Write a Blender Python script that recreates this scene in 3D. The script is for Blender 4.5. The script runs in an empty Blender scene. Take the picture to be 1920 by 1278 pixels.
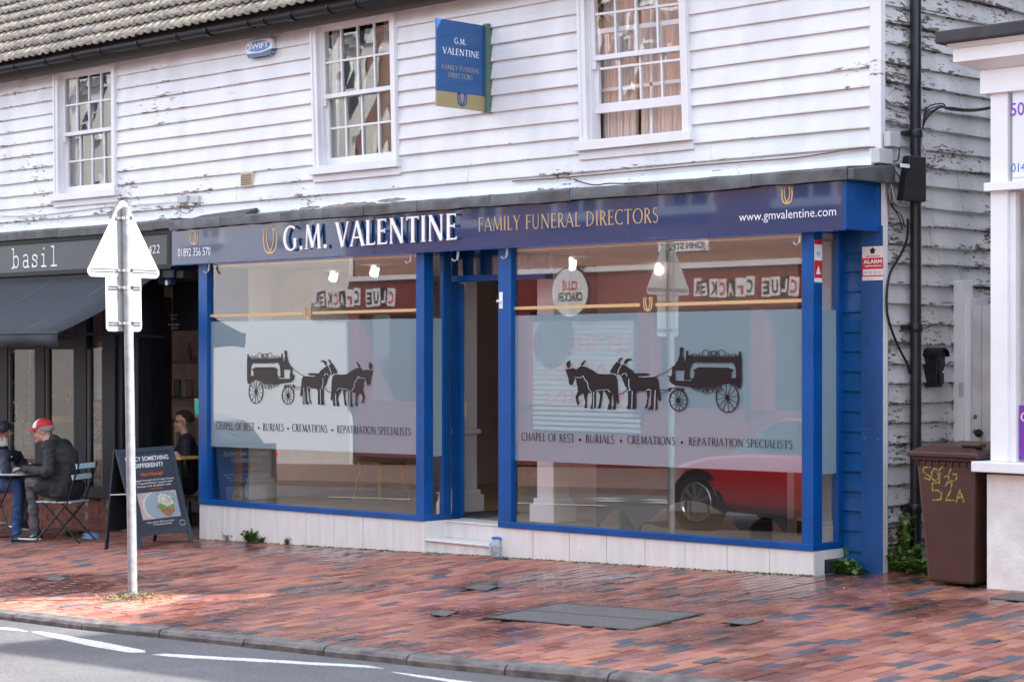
import bpy, bmesh, math, random
from mathutils import Vector, Matrix
R = math.radians
random.seed(7)
C = bpy.context.scene.collection
SC = bpy.context.scene

# ------------------------------------------------------------------ camera
CAMP = Vector((0.0, -13.3, 1.765))
FPX, HX, HY = 3733.0, 960.0, 663.0
FW = Vector((-.7046, .7096, 0)).normalized()
RT = Vector((FW.y, -FW.x, 0))
cam_d = bpy.data.cameras.new('camera')
cam = bpy.data.objects.new('camera', cam_d); C.objects.link(cam)
cam.location = CAMP
cam.rotation_euler = (R(90), 0, math.atan2(-FW.x, FW.y))
cam_d.sensor_width = 36; cam_d.lens = FPX / 1920 * 36
cam_d.shift_y = (HY - 639) / 1920
cam_d.clip_start = .1; cam_d.clip_end = 2000
cam_d.dof.use_dof = True; cam_d.dof.focus_distance = 17.5; cam_d.dof.aperture_fstop = 4.5
SC.camera = cam
SC.render.resolution_x = 1024; SC.render.resolution_y = 681

# ------------------------------------------------------------------ light
SUN_DIR = Vector((.868, .496, 0)).normalized()
SUN_EL = R(38)
w = bpy.data.worlds.new('World'); SC.world = w; w.use_nodes = True
nt = w.node_tree; nt.nodes.clear()
o_ = nt.nodes.new('ShaderNodeOutputWorld'); bg = nt.nodes.new('ShaderNodeBackground')
sky = nt.nodes.new('ShaderNodeTexSky'); sky.sky_type = 'NISHITA'; sky.sun_disc = False
sky.sun_elevation = SUN_EL; sky.sun_rotation = math.atan2(SUN_DIR.x, SUN_DIR.y)
sky.air_density = 1.0; sky.dust_density = .7; sky.ozone_density = 1.0
tc = nt.nodes.new('ShaderNodeTexCoord'); mp = nt.nodes.new('ShaderNodeMapping'); mp.inputs['Scale'].default_value = (1, 1, 2.6)
nz = nt.nodes.new('ShaderNodeTexNoise'); nz.inputs['Scale'].default_value = 2.3; nz.inputs['Detail'].default_value = 7
cr = nt.nodes.new('ShaderNodeValToRGB'); cr.color_ramp.elements[0].position = .38; cr.color_ramp.elements[1].position = .62
mx = nt.nodes.new('ShaderNodeMixRGB'); mx.inputs[2].default_value = (8.7, 9.3, 10.3, 1)
nt.links.new(tc.outputs['Generated'], mp.inputs[0]); nt.links.new(mp.outputs[0], nz.inputs[0])
nt.links.new(nz.outputs['Fac'], cr.inputs[0]); nt.links.new(cr.outputs[0], mx.inputs[0])
nt.links.new(sky.outputs[0], mx.inputs[1]); nt.links.new(mx.outputs[0], bg.inputs[0])
bg.inputs[1].default_value = .12
nt.links.new(bg.outputs[0], o_.inputs[0])
sd = bpy.data.lights.new('sun', 'SUN'); sun = bpy.data.objects.new('sun', sd); C.objects.link(sun)
sd.energy = 4.5; sd.angle = R(.55); sd.color = (1, .95, .88)
sv = Vector((SUN_DIR.x * math.cos(SUN_EL), SUN_DIR.y * math.cos(SUN_EL), math.sin(SUN_EL)))
sun.rotation_euler = sv.to_track_quat('Z', 'Y').to_euler(); sun.location = (10, 10, 20)
SC.view_settings.view_transform = 'Standard'; SC.view_settings.look = 'None'
SC.view_settings.exposure = 1.76; SC.view_settings.gamma = 1
SC.cycles.max_bounces = 8; SC.cycles.transparent_max_bounces = 16; SC.cycles.glossy_bounces = 4
SC.cycles.sample_clamp_indirect = 6
SC.cycles.caustics_reflective = False; SC.cycles.caustics_refractive = False

# ------------------------------------------------------------------ geometry helpers
def ray(px, py):
    return FW * FPX + RT * (px - HX) + Vector((0, 0, HY - py))
def P(px, py, Y=0.0):
    """the point of the plane y = Y that the photograph shows at px, py"""
    d = ray(px, py); return CAMP + d * ((Y - CAMP.y) / d.y)
def X(px, Y=0.0): return P(px, HY, Y).x
def Z(px, py, Y=0.0): return P(px, py, Y).z
def PX(px, py, xx):
    d = ray(px, py); return CAMP + d * ((xx - CAMP.x) / d.x)
def ground(x, y): return .011 + .03 * (x + 9.32) + .04 * (y + .43)
def PG(px, py, f=None):
    f = f or ground; d = ray(px, py); lo, hi = .001, .012
    for _ in range(50):
        m = (lo + hi) / 2; p = CAMP + d * m
        if p.z > f(p.x, p.y): lo = m
        else: hi = m
    return CAMP + d * lo
def road(x, y): return ground(x, -4.5) - .07 + .02 * min(-4.5 - y, 4.0)

class MB:
    def __init__(s): s.v = []; s.f = []; s.m = []; s.mi = 0
    def add(s, vs, fs):
        n = len(s.v); s.v += [tuple(v) for v in vs]
        s.f += [tuple(i + n for i in f) for f in fs]; s.m += [s.mi] * len(fs); return s
    def box(s, x0, x1, y0, y1, z0, z1):
        return s.hexa([(x0, y0, z0), (x1, y0, z0), (x1, y1, z0), (x0, y1, z0), (x0, y0, z1), (x1, y0, z1), (x1, y1, z1), (x0, y1, z1)])
    def hexa(s, p):
        return s.add(p, [(0, 3, 2, 1), (4, 5, 6, 7), (0, 1, 5, 4), (1, 2, 6, 5), (2, 3, 7, 6), (3, 0, 4, 7)])
    def prism(s, poly, n):
        """polygon (3d points) extruded by vector n"""
        k = len(poly); a = [Vector(p) for p in poly]; n = Vector(n)
        s.add(a + [p + n for p in a], [tuple(range(k))[::-1], tuple(range(k, 2 * k))] + [(i, (i + 1) % k, (i + 1) % k + k, i + k) for i in range(k)])
        return s
    def tube(s, path, r, n=8, caps=True):
        path = [Vector(p) for p in path]; rs = r if isinstance(r, (list, tuple)) else [r] * len(path)
        vs = []; up = None
        for i, p in enumerate(path):
            d = (path[min(i + 1, len(path) - 1)] - path[max(i - 1, 0)])
            if d.length < 1e-9: d = Vector((0, 0, 1))
            d.normalize()
            if up is None:
                up = d.orthogonal().normalized()
            else:
                up = (up - d * up.dot(d))
                up = up.normalized() if up.length > 1e-6 else d.orthogonal().normalized()
            b = d.cross(up)
            for k in range(n):
                a = 2 * math.pi * k / n; vs.append(p + (up * math.cos(a) + b * math.sin(a)) * rs[i])
        fs = []
        for i in range(len(path) - 1):
            for k in range(n):
                a, b = i * n + k, i * n + (k + 1) % n; fs.append((a, b, b + n, a + n))
        if caps: fs.append(tuple(range(n))[::-1]); fs.append(tuple(range((len(path) - 1) * n, len(path) * n)))
        return s.add(vs, fs)
    def lathe(s, c, prof, n=16, sx=1, sy=1):
        vs = []; fs = []; c = Vector(c)
        for r, z in prof:
            for k in range(n):
                a = 2 * math.pi * k / n; vs.append(c + Vector((r * sx * math.cos(a), r * sy * math.sin(a), z)))
        for i in range(len(prof) - 1):
            for k in range(n):
                a, b = i * n + k, i * n + (k + 1) % n; fs.append((a, b, b + n, a + n))
        fs.append(tuple(range(n))[::-1]); fs.append(tuple(range((len(prof) - 1) * n, len(prof) * n)))
        return s.add(vs, fs)
    def ball(s, c, r, n=10, m=7, rot=None):
        r = r if isinstance(r, (tuple, list)) else (r, r, r); vs = []; fs = []; c = Vector(c)
        for j in range(m + 1):
            t = math.pi * j / m
            for k in range(n):
                a = 2 * math.pi * k / n
                q = Vector((r[0] * math.sin(t) * math.cos(a), r[1] * math.sin(t) * math.sin(a), -r[2] * math.cos(t)))
                vs.append(c + (rot @ q if rot else q))
        for j in range(m):
            for k in range(n):
                a, b = j * n + k, j * n + (k + 1) % n; fs.append((a, b, b + n, a + n))
        return s.add(vs, fs)
    def build(s, name, mat, parent=None, smooth=False, bevel=0, **kw):
        me = bpy.data.meshes.new(name)
        base = Vector(parent['_b']) if parent is not None and '_b' in parent else Vector((0, 0, 0))
        me.from_pydata([tuple(Vector(v) - base) for v in s.v], [], s.f)
        for m_ in (mat if isinstance(mat, (list, tuple)) else [mat]): me.materials.append(m_)
        if any(s.m): me.polygons.foreach_set('material_index', s.m)
        if smooth:
            me.polygons.foreach_set('use_smooth', [True] * len(me.polygons))
        me.validate(); me.update()
        o = bpy.data.objects.new(name, me); C.objects.link(o)
        if smooth == 'auto':
            mm = o.modifiers.new('n', 'EDGE_SPLIT'); mm.split_angle = R(40)
        if bevel:
            bm_ = o.modifiers.new('b', 'BEVEL'); bm_.width = bevel; bm_.segments = 2; bm_.limit_method = 'ANGLE'
        if parent is not None: o.parent = parent; o['_b'] = tuple(base)
        for k, v in kw.items(): o[k] = v
        return o
def thing(name, label, cat, loc=(0, 0, 0), group=None):
    o = bpy.data.objects.new(name, None); C.objects.link(o); o.location = loc; o['_b'] = tuple(loc)
    o.empty_display_size = .1
    o['label'] = label; o['category'] = cat
    if group: o['group'] = group
    return o
def tag(o, label, cat, group=None):
    o['label'] = label; o['category'] = cat
    if group: o['group'] = group
    return o

# ------------------------------------------------------------------ materials
def mat(name, col, rough=.6, metal=0, var=.0, vscale=6, bump=0, bscale=40, coat=0, emit=0, spec=.5, col2=None, stretch=(1, 1, 1), alpha=1):
    m = bpy.data.materials.new(name); m.use_nodes = True; t = m.node_tree; b = t.nodes['Principled BSDF']
    b.inputs['Base Color'].default_value = (*col, 1); b.inputs['Roughness'].default_value = rough
    b.inputs['Metallic'].default_value = metal; b.inputs['Coat Weight'].default_value = coat
    b.inputs['Specular IOR Level'].default_value = spec
    if emit: b.inputs['Emission Color'].default_value = (*col, 1); b.inputs['Emission Strength'].default_value = emit
    if var or bump or col2:
        g = t.nodes.new('ShaderNodeNewGeometry'); mp = t.nodes.new('ShaderNodeMapping'); mp.inputs['Scale'].default_value = stretch
        t.links.new(g.outputs['Position'], mp.inputs[0])
    if var or col2:
        n = t.nodes.new('ShaderNodeTexNoise'); n.inputs['Scale'].default_value = vscale; n.inputs['Detail'].default_value = 6
        t.links.new(mp.outputs[0], n.inputs[0])
        r = t.nodes.new('ShaderNodeValToRGB'); e = r.color_ramp.elements
        c2 = col2 or [c * (1 - var) for c in col]; c1 = col if col2 else [min(1, c * (1 + var * .6)) for c in col]
        e[0].position = .35; e[1].position = .65; e[0].color = (*c2, 1); e[1].color = (*c1, 1)
        t.links.new(n.outputs['Fac'], r.inputs[0]); t.links.new(r.outputs[0], b.inputs['Base Color'])
    if bump:
        n = t.nodes.new('ShaderNodeTexNoise'); n.inputs['Scale'].default_value = bscale; n.inputs['Detail'].default_value = 5
        t.links.new(mp.outputs[0], n.inputs[0]); bn = t.nodes.new('ShaderNodeBump'); bn.inputs['Strength'].default_value = bump
        bn.inputs['Distance'].default_value = .01
        t.links.new(n.outputs['Fac'], bn.inputs['Height']); t.links.new(bn.outputs[0], b.inputs['Normal'])
    return m
def N(t, kind, **kw):
    n = t.nodes.new(kind)
    for k, v in kw.items():
        if k in n.inputs: n.inputs[k].default_value = v
        else: setattr(n, k, v)
    return n
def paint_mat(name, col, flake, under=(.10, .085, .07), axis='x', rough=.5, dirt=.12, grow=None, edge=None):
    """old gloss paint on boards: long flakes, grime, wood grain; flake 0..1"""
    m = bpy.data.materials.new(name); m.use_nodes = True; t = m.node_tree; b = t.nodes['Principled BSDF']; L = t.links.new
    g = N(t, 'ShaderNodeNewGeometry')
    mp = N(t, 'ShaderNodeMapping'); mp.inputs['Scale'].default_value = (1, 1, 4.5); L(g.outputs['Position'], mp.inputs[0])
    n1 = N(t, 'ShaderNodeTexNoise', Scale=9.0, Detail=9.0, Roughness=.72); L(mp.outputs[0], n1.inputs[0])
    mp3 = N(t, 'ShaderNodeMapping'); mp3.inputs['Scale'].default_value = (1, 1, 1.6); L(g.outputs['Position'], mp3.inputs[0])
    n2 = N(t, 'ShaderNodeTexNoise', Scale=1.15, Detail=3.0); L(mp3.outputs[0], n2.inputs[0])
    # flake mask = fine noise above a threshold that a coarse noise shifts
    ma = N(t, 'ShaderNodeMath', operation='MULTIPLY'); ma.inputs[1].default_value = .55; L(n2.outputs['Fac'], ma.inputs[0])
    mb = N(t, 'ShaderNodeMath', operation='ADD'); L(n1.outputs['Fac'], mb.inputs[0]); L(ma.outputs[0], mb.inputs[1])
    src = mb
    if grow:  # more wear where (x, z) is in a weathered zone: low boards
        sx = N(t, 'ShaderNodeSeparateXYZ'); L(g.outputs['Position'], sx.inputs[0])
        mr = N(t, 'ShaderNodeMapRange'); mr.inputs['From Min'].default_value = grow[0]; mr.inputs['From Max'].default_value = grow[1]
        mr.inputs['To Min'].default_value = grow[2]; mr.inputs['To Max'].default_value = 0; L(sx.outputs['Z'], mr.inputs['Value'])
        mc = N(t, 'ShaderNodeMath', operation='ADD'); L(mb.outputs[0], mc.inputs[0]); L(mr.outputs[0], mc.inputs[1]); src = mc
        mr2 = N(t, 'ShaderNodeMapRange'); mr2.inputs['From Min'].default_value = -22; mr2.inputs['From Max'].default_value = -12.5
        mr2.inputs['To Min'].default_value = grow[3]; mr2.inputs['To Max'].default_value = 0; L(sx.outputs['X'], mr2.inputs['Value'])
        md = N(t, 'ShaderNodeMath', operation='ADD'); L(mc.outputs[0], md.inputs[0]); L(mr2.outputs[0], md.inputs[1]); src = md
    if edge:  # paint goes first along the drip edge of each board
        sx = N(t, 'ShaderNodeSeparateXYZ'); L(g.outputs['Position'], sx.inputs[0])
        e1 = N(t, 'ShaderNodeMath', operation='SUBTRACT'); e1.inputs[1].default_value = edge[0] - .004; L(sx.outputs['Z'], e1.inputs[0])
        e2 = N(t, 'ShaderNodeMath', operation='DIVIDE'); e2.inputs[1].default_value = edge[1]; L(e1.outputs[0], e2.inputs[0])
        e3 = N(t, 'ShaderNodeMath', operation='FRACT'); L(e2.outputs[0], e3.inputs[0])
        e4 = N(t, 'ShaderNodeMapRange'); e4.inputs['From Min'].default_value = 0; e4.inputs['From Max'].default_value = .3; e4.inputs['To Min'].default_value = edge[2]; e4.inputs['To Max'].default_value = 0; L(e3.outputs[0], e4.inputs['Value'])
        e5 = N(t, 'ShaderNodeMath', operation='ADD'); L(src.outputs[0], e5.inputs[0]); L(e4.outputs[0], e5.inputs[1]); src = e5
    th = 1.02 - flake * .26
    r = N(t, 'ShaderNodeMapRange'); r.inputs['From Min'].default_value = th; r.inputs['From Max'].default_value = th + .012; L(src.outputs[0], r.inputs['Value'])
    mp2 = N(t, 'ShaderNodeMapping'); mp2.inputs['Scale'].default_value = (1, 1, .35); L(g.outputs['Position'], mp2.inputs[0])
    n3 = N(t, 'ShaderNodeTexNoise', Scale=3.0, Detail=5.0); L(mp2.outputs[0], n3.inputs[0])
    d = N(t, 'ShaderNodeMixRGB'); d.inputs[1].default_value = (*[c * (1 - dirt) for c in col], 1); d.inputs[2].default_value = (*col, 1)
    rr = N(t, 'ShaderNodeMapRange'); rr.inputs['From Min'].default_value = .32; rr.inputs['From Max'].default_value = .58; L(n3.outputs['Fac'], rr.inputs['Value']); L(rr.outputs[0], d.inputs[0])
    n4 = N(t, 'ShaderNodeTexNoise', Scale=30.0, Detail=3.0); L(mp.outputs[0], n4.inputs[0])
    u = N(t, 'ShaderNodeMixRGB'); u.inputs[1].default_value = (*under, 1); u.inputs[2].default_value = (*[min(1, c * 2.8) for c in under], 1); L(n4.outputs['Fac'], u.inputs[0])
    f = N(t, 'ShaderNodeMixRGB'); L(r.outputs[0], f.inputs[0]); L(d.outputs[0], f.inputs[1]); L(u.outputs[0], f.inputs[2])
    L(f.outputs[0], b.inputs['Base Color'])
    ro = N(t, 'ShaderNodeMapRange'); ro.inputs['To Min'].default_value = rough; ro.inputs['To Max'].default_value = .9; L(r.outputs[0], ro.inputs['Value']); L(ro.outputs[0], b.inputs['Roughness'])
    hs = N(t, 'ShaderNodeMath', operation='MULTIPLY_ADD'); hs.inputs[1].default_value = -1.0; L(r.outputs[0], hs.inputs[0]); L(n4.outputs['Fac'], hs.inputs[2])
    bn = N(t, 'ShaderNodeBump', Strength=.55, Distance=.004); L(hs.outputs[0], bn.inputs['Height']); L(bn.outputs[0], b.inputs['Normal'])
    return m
def glass_mat(name, tint=(1, 1, 1), wave=0, wscale=3, refl=1.0, ior=1.5):
    m = bpy.data.materials.new(name); m.use_nodes = True; t = m.node_tree; t.nodes.clear(); L = t.links.new
    o = N(t, 'ShaderNodeOutputMaterial'); tr = N(t, 'ShaderNodeBsdfTransparent'); tr.inputs[0].default_value = (*tint, 1)
    gl = N(t, 'ShaderNodeBsdfGlossy'); gl.inputs['Roughness'].default_value = .0; gl.inputs['Color'].default_value = (refl, refl, refl, 1)
    fr = N(t, 'ShaderNodeFresnel'); fr.inputs[0].default_value = ior; mi = N(t, 'ShaderNodeMixShader')
    gb = N(t, 'ShaderNodeNewGeometry'); bf = N(t, 'ShaderNodeMath', operation='SUBTRACT'); bf.inputs[0].default_value = 1; L(gb.outputs['Backfacing'], bf.inputs[1])
    mf_ = N(t, 'ShaderNodeMath', operation='MULTIPLY'); L(fr.outputs[0], mf_.inputs[0]); L(bf.outputs[0], mf_.inputs[1]); L(mf_.outputs[0], mi.inputs[0]); L(tr.outputs[0], mi.inputs[1]); L(gl.outputs[0], mi.inputs[2]); L(mi.outputs[0], o.inputs[0])
    if wave:
        g = N(t, 'ShaderNodeNewGeometry'); n = N(t, 'ShaderNodeTexNoise', Scale=wscale, Detail=1.5); L(g.outputs['Position'], n.inputs[0])
        bn = N(t, 'ShaderNodeBump', Strength=wave, Distance=.01); L(n.outputs['Fac'], bn.inputs['Height']); L(bn.outputs[0], gl.inputs['Normal'])
    return m

M = {}
M['cover'] = mat('cover asphalt', (.135, .122, .118), .85, var=.4, vscale=70, bump=.8, bscale=150)
M['board'] = paint_mat('old white board paint', (.73, .74, .765), .04, grow=(3.3, 3.75, .085, .07), edge=(3.252, .16, .10))
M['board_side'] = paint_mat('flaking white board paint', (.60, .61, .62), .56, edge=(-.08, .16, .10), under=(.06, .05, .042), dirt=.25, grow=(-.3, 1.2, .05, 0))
M['trim'] = paint_mat('white joinery paint', (.76, .76, .79), .14, dirt=.06)
M['white'] = mat('smooth white paint', (.80, .80, .83), .45, var=.04, vscale=3)
M['blue_board'] = paint_mat('blue board paint', (.002, .075, .26), .22, under=(.10, .13, .2), dirt=.35, rough=.35)
M['blue'] = mat('blue gloss paint', (.0, .072, .29), .36, var=.2, vscale=3, bump=.12, bscale=18, spec=.35)
M['fascia'] = mat('glossy blue sign panel', (.0, .032, .125), .10, bump=.2, bscale=.8, coat=.8)
M['gold'] = mat('gold vinyl', (.58, .40, .18), .5)
M['letter'] = mat('white acrylic letter', (.86, .86, .88), .35)
M['navy_edge'] = mat('letter side', (.01, .04, .16), .4)
M['lead'] = mat('weathered lead', (.085, .088, .092), .6, var=.35, vscale=8, bump=.3, bscale=25)
M['black_plastic'] = mat('black plastic', (.010, .011, .015), .42, var=.2, spec=.3)
M['black_metal'] = mat('black painted metal', (.012, .015, .022), .34, coat=.1, spec=.35, var=.15, bump=.15, bscale=60)
M['dark_frame'] = mat('charcoal joinery paint', (.010, .013, .019), .5, var=.15, spec=.22)
M['dark_panel'] = mat('charcoal sign panel', (.036, .042, .055), .4, var=.08)
M['glass'] = glass_mat('shop glass', refl=.95, wave=.02, wscale=.9, ior=2.15)
M['old_glass'] = glass_mat('old wavy glass', refl=1, wave=.055, wscale=3.2, ior=2.5)
M['cafe_glass'] = glass_mat('cafe glass', tint=(.80, .83, .84), ior=1.45)
M['galv'] = mat('galvanised steel', (.30, .325, .35), .45, metal=.3, var=.2, vscale=14)
M['alu'] = mat('bare aluminium', (.52, .54, .56), .45, metal=.35, var=.05)
M['chrome'] = mat('bright metal', (.7, .7, .72), .2, metal=1)
def asphalt():
    m = bpy.data.materials.new('asphalt'); m.use_nodes = True; t = m.node_tree; b = t.nodes['Principled BSDF']; L = t.links.new
    g = N(t, 'ShaderNodeNewGeometry'); n = N(t, 'ShaderNodeTexNoise', Scale=42.0, Detail=9.0, Roughness=.85); L(g.outputs['Position'], n.inputs[0])
    r = N(t, 'ShaderNodeValToRGB'); e = r.color_ramp.elements; e[0].position = .36; e[0].color = (.045, .043, .046, 1); e[1].position = .66; e[1].color = (.19, .185, .19, 1); L(n.outputs['Fac'], r.inputs[0])
    n2 = N(t, 'ShaderNodeTexNoise', Scale=.8, Detail=5.0); L(g.outputs['Position'], n2.inputs[0])
    r2 = N(t, 'ShaderNodeMapRange'); r2.inputs['From Min'].default_value = .35; r2.inputs['From Max'].default_value = .65; r2.inputs['To Min'].default_value = .72; r2.inputs['To Max'].default_value = 1.12; L(n2.outputs['Fac'], r2.inputs['Value'])
    v = N(t, 'ShaderNodeVectorMath', operation='SCALE'); L(r.outputs[0], v.inputs[0]); L(r2.outputs[0], v.inputs['Scale']); L(v.outputs[0], b.inputs['Base Color'])
    b.inputs['Roughness'].default_value = .7; bn = N(t, 'ShaderNodeBump', Strength=.9, Distance=.006); L(n.outputs['Fac'], bn.inputs['Height']); L(bn.outputs[0], b.inputs['Normal'])
    return m
M['asphalt'] = asphalt()
M['roadpaint'] = mat('road marking paint', (.74, .74, .72), .6, vscale=38, col2=(.42, .41, .41), bump=.5, bscale=150)
M['kerb'] = mat('kerb stone', (.14, .125, .12), .6, var=.45, vscale=9, bump=.8, bscale=22)
M['joint'] = mat('sand joint', (.022, .018, .015), .9, var=.3, vscale=20)
def brick_mat(name, col, v=.25):
    m = bpy.data.materials.new(name); m.use_nodes = True; t = m.node_tree; b = t.nodes['Principled BSDF']; L = t.links.new
    g = N(t, 'ShaderNodeNewGeometry'); n = N(t, 'ShaderNodeTexNoise', Scale=22.0, Detail=7.0, Roughness=.65); L(g.outputs['Position'], n.inputs[0])
    wn = N(t, 'ShaderNodeTexNoise', Scale=.75, Detail=5.0, Roughness=.6); L(g.outputs['Position'], wn.inputs[0])
    wr = N(t, 'ShaderNodeMapRange'); wr.inputs['From Min'].default_value = .46; wr.inputs['From Max'].default_value = .62; ds = N(t, 'ShaderNodeVectorMath', operation='DISTANCE'); ds.inputs[1].default_value = (-9.2, -1.0, 0); L(g.outputs['Position'], ds.inputs[0])
    dr = N(t, 'ShaderNodeMapRange'); dr.inputs['From Min'].default_value = .6; dr.inputs['From Max'].default_value = 3.0; dr.inputs['To Min'].default_value = .13; dr.inputs['To Max'].default_value = 0; L(ds.outputs['Value'], dr.inputs['Value'])
    ad = N(t, 'ShaderNodeMath', operation='ADD'); L(wn.outputs['Fac'], ad.inputs[0]); L(dr.outputs[0], ad.inputs[1]); L(ad.outputs[0], wr.inputs['Value'])
    m1 = N(t, 'ShaderNodeMixRGB'); m1.inputs[1].default_value = (*[c * (1 - v) for c in col], 1); m1.inputs[2].default_value = (*[min(1, c * (1 + v)) for c in col], 1); L(n.outputs['Fac'], m1.inputs[0])
    m2 = N(t, 'ShaderNodeMixRGB', blend_type='MULTIPLY'); m2.inputs[2].default_value = (.50, .46, .46, 1); L(wr.outputs[0], m2.inputs[0]); L(m1.outputs[0], m2.inputs[1])
    L(m2.outputs[0], b.inputs['Base Color'])
    r2 = N(t, 'ShaderNodeMapRange'); r2.inputs['To Min'].default_value = .62; r2.inputs['To Max'].default_value = .16; L(wr.outputs[0], r2.inputs['Value']); L(r2.outputs[0], b.inputs['Roughness'])
    bn = N(t, 'ShaderNodeBump', Strength=.45, Distance=.004); L(n.outputs['Fac'], bn.inputs['Height']); L(bn.outputs[0], b.inputs['Normal'])
    return m
M['bricks'] = [brick_mat('red paver', (.315, .115, .082)), brick_mat('pale red paver', (.385, .165, .122)), brick_mat('orange paver', (.40, .165, .10)),
               brick_mat('plum paver', (.25, .115, .105)), brick_mat('blue grey paver', (.085, .088, .105)), brick_mat('deep red paver', (.22, .072, .05))]
M['house_brick'] = mat('house brick', (.22, .075, .05), .8, var=.35, vscale=8, bump=.3)
M['mortar'] = mat('mortar', (.34, .30, .25), .9, var=.2)
def traver():
    m = bpy.data.materials.new('travertine'); m.use_nodes = True; t = m.node_tree; b = t.nodes['Principled BSDF']; L = t.links.new
    g = N(t, 'ShaderNodeNewGeometry'); mp = N(t, 'ShaderNodeMapping'); mp.inputs['Scale'].default_value = (6, 6, .9); L(g.outputs['Position'], mp.inputs[0])
    n = N(t, 'ShaderNodeTexNoise', Scale=2.0, Detail=8.0); L(mp.outputs[0], n.inputs[0])
    r = N(t, 'ShaderNodeValToRGB'); e = r.color_ramp.elements; e[0].position = .3; e[0].color = (.66, .64, .62, 1); e[1].position = .7; e[1].color = (.78, .765, .75, 1)
    L(n.outputs['Fac'], r.inputs[0])
    mp2 = N(t, 'ShaderNodeMapping'); mp2.inputs['Scale'].default_value = (3, 3, 1.2); L(g.outputs['Position'], mp2.inputs[0])
    n2 = N(t, 'ShaderNodeTexNoise', Scale=11.0, Detail=8.0, Roughness=.75); L(mp2.outputs[0], n2.inputs[0])
    r2 = N(t, 'ShaderNodeMapRange'); r2.inputs['From Min'].default_value = .645; r2.inputs['From Max'].default_value = .68; L(n2.outputs['Fac'], r2.inputs['Value'])
    mi = N(t, 'ShaderNodeMixRGB'); mi.inputs[2].default_value = (.16, .13, .12, 1); L(r2.outputs[0], mi.inputs[0]); L(r.outputs[0], mi.inputs[1])
    L(mi.outputs[0], b.inputs['Base Color']); b.inputs['Roughness'].default_value = .55
    return m
M['traver'] = traver()
def frost():
    m = bpy.data.materials.new('frosted vinyl'); m.use_nodes = True; t = m.node_tree; t.nodes.clear(); L = t.links.new
    o = N(t, 'ShaderNodeOutputMaterial'); d = N(t, 'ShaderNodeBsdfDiffuse'); d.inputs[0].default_value = (.34, .46, .525, 1)
    tl = N(t, 'ShaderNodeBsdfTranslucent'); tl.inputs[0].default_value = (.5, .6, .62, 1); a = N(t, 'ShaderNodeMixShader'); a.inputs[0].default_value = .25
    L(d.outputs[0], a.inputs[1]); L(tl.outputs[0], a.inputs[2]); L(a.outputs[0], o.inputs[0])
    return m
M['frost'] = frost()
M['art'] = mat('black vinyl print', (.008, .008, .012), .3, spec=.35)
M['tile'] = mat('lichened concrete tile', (.38, .325, .27), .9, vscale=16, bump=.6, bscale=50, col2=(.15, .135, .12))
M['tile_b'] = mat('mossy concrete tile', (.42, .365, .28), .9, bump=.6, bscale=50, vscale=22, col2=(.17, .155, .125))
M['soffit'] = mat('soffit', (.05, .045, .04), .8)
M['green_metal'] = mat('verdigris bracket', (.03, .19, .18), .5, vscale=30, col2=(.16, .12, .08))
M['sign_blue'] = mat('printed blue sign', (.006, .075, .235), .3, coat=.4)
M['sign_gold'] = mat('printed gold sign', (.33, .26, .12), .35, coat=.4)
M['sign_gold_text'] = mat('printed beige lettering', (.42, .36, .26), .5)
M['bin'] = mat('brown bin plastic', (.062, .024, .018), .42, vscale=3, bump=.15, bscale=90, col2=(.048, .019, .015))
M['yellow_paint'] = mat('yellow painted lettering', (.38, .35, .05), .6, vscale=60, col2=(.09, .05, .03))
M['awning'] = mat('charcoal awning canvas', (.022, .027, .036), .85, var=.12, vscale=30, bump=.2, bscale=120)
M['awning_seam'] = mat('awning seam', (.10, .11, .13), .85)
M['leaf'] = mat('weed leaf', (.085, .17, .035), .55, var=.4, vscale=30)
M['leaf2'] = mat('pale weed leaf', (.14, .19, .06), .6, var=.3, vscale=30)
M['straw'] = mat('dry grass', (.22, .18, .10), .9, var=.5, vscale=40)
M['moss'] = mat('moss', (.10, .15, .03), .9, var=.5, vscale=30)
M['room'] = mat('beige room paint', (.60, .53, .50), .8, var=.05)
M['room_white'] = mat('room white paint', (.72, .70, .70), .7)
M['ceiling'] = mat('ceiling paint', (.75, .70, .68), .8)
M['carpet'] = mat('wood floor', (.46, .33, .17), .5, var=.2, vscale=6, stretch=(8, 1, 1))
M['dark'] = mat('dark interior', (.02, .02, .022), .8)
M['wood'] = mat('light wood', (.50, .30, .11), .5, var=.2, vscale=8)
M['brown_wood'] = mat('brown wood', (.19, .10, .05), .5, var=.25, vscale=8)
M['pale_blue'] = mat('pale blue metal', (.45, .62, .66), .4, var=.06)
M['red_vinyl'] = mat('red print', (.55, .02, .03), .4)
M['grey_plastic'] = mat('grey plastic', (.50, .52, .54), .5, var=.1)
M['white_cable'] = mat('white cable', (.6, .6, .58), .6)
M['bowl'] = mat('blue enamel', (.20, .35, .66), .3)
M['purple'] = mat('purple panel', (.17, .035, .36), .4)
M['render'] = mat('cream masonry paint', (.74, .72, .71), .85, var=.15, vscale=4, bump=.4, bscale=70)
M['felt'] = mat('roofing felt', (.055, .052, .06), .9, bump=.5, bscale=120, var=.2)
M['skin'] = mat('skin', (.46, .27, .20), .5, var=.08, vscale=30)
M['ruddy'] = mat('ruddy skin', (.50, .24, .18), .5, var=.1, vscale=30)
M['hair_dark'] = mat('dark hair', (.025, .018, .014), .6, bump=.8, bscale=90)
M['hair_grey'] = mat('grey hair', (.30, .28, .27), .7, bump=.8, bscale=90)
M['beard'] = mat('white beard', (.62, .60, .58), .8, bump=.9, bscale=80)
M['navy'] = mat('navy jacket cloth', (.014, .018, .032), .7, var=.2, vscale=12, bump=.4, bscale=14)
M['blackcloth'] = mat('black coat cloth', (.014, .015, .015), .8, var=.2, vscale=12, bump=.4, bscale=14)
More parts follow.
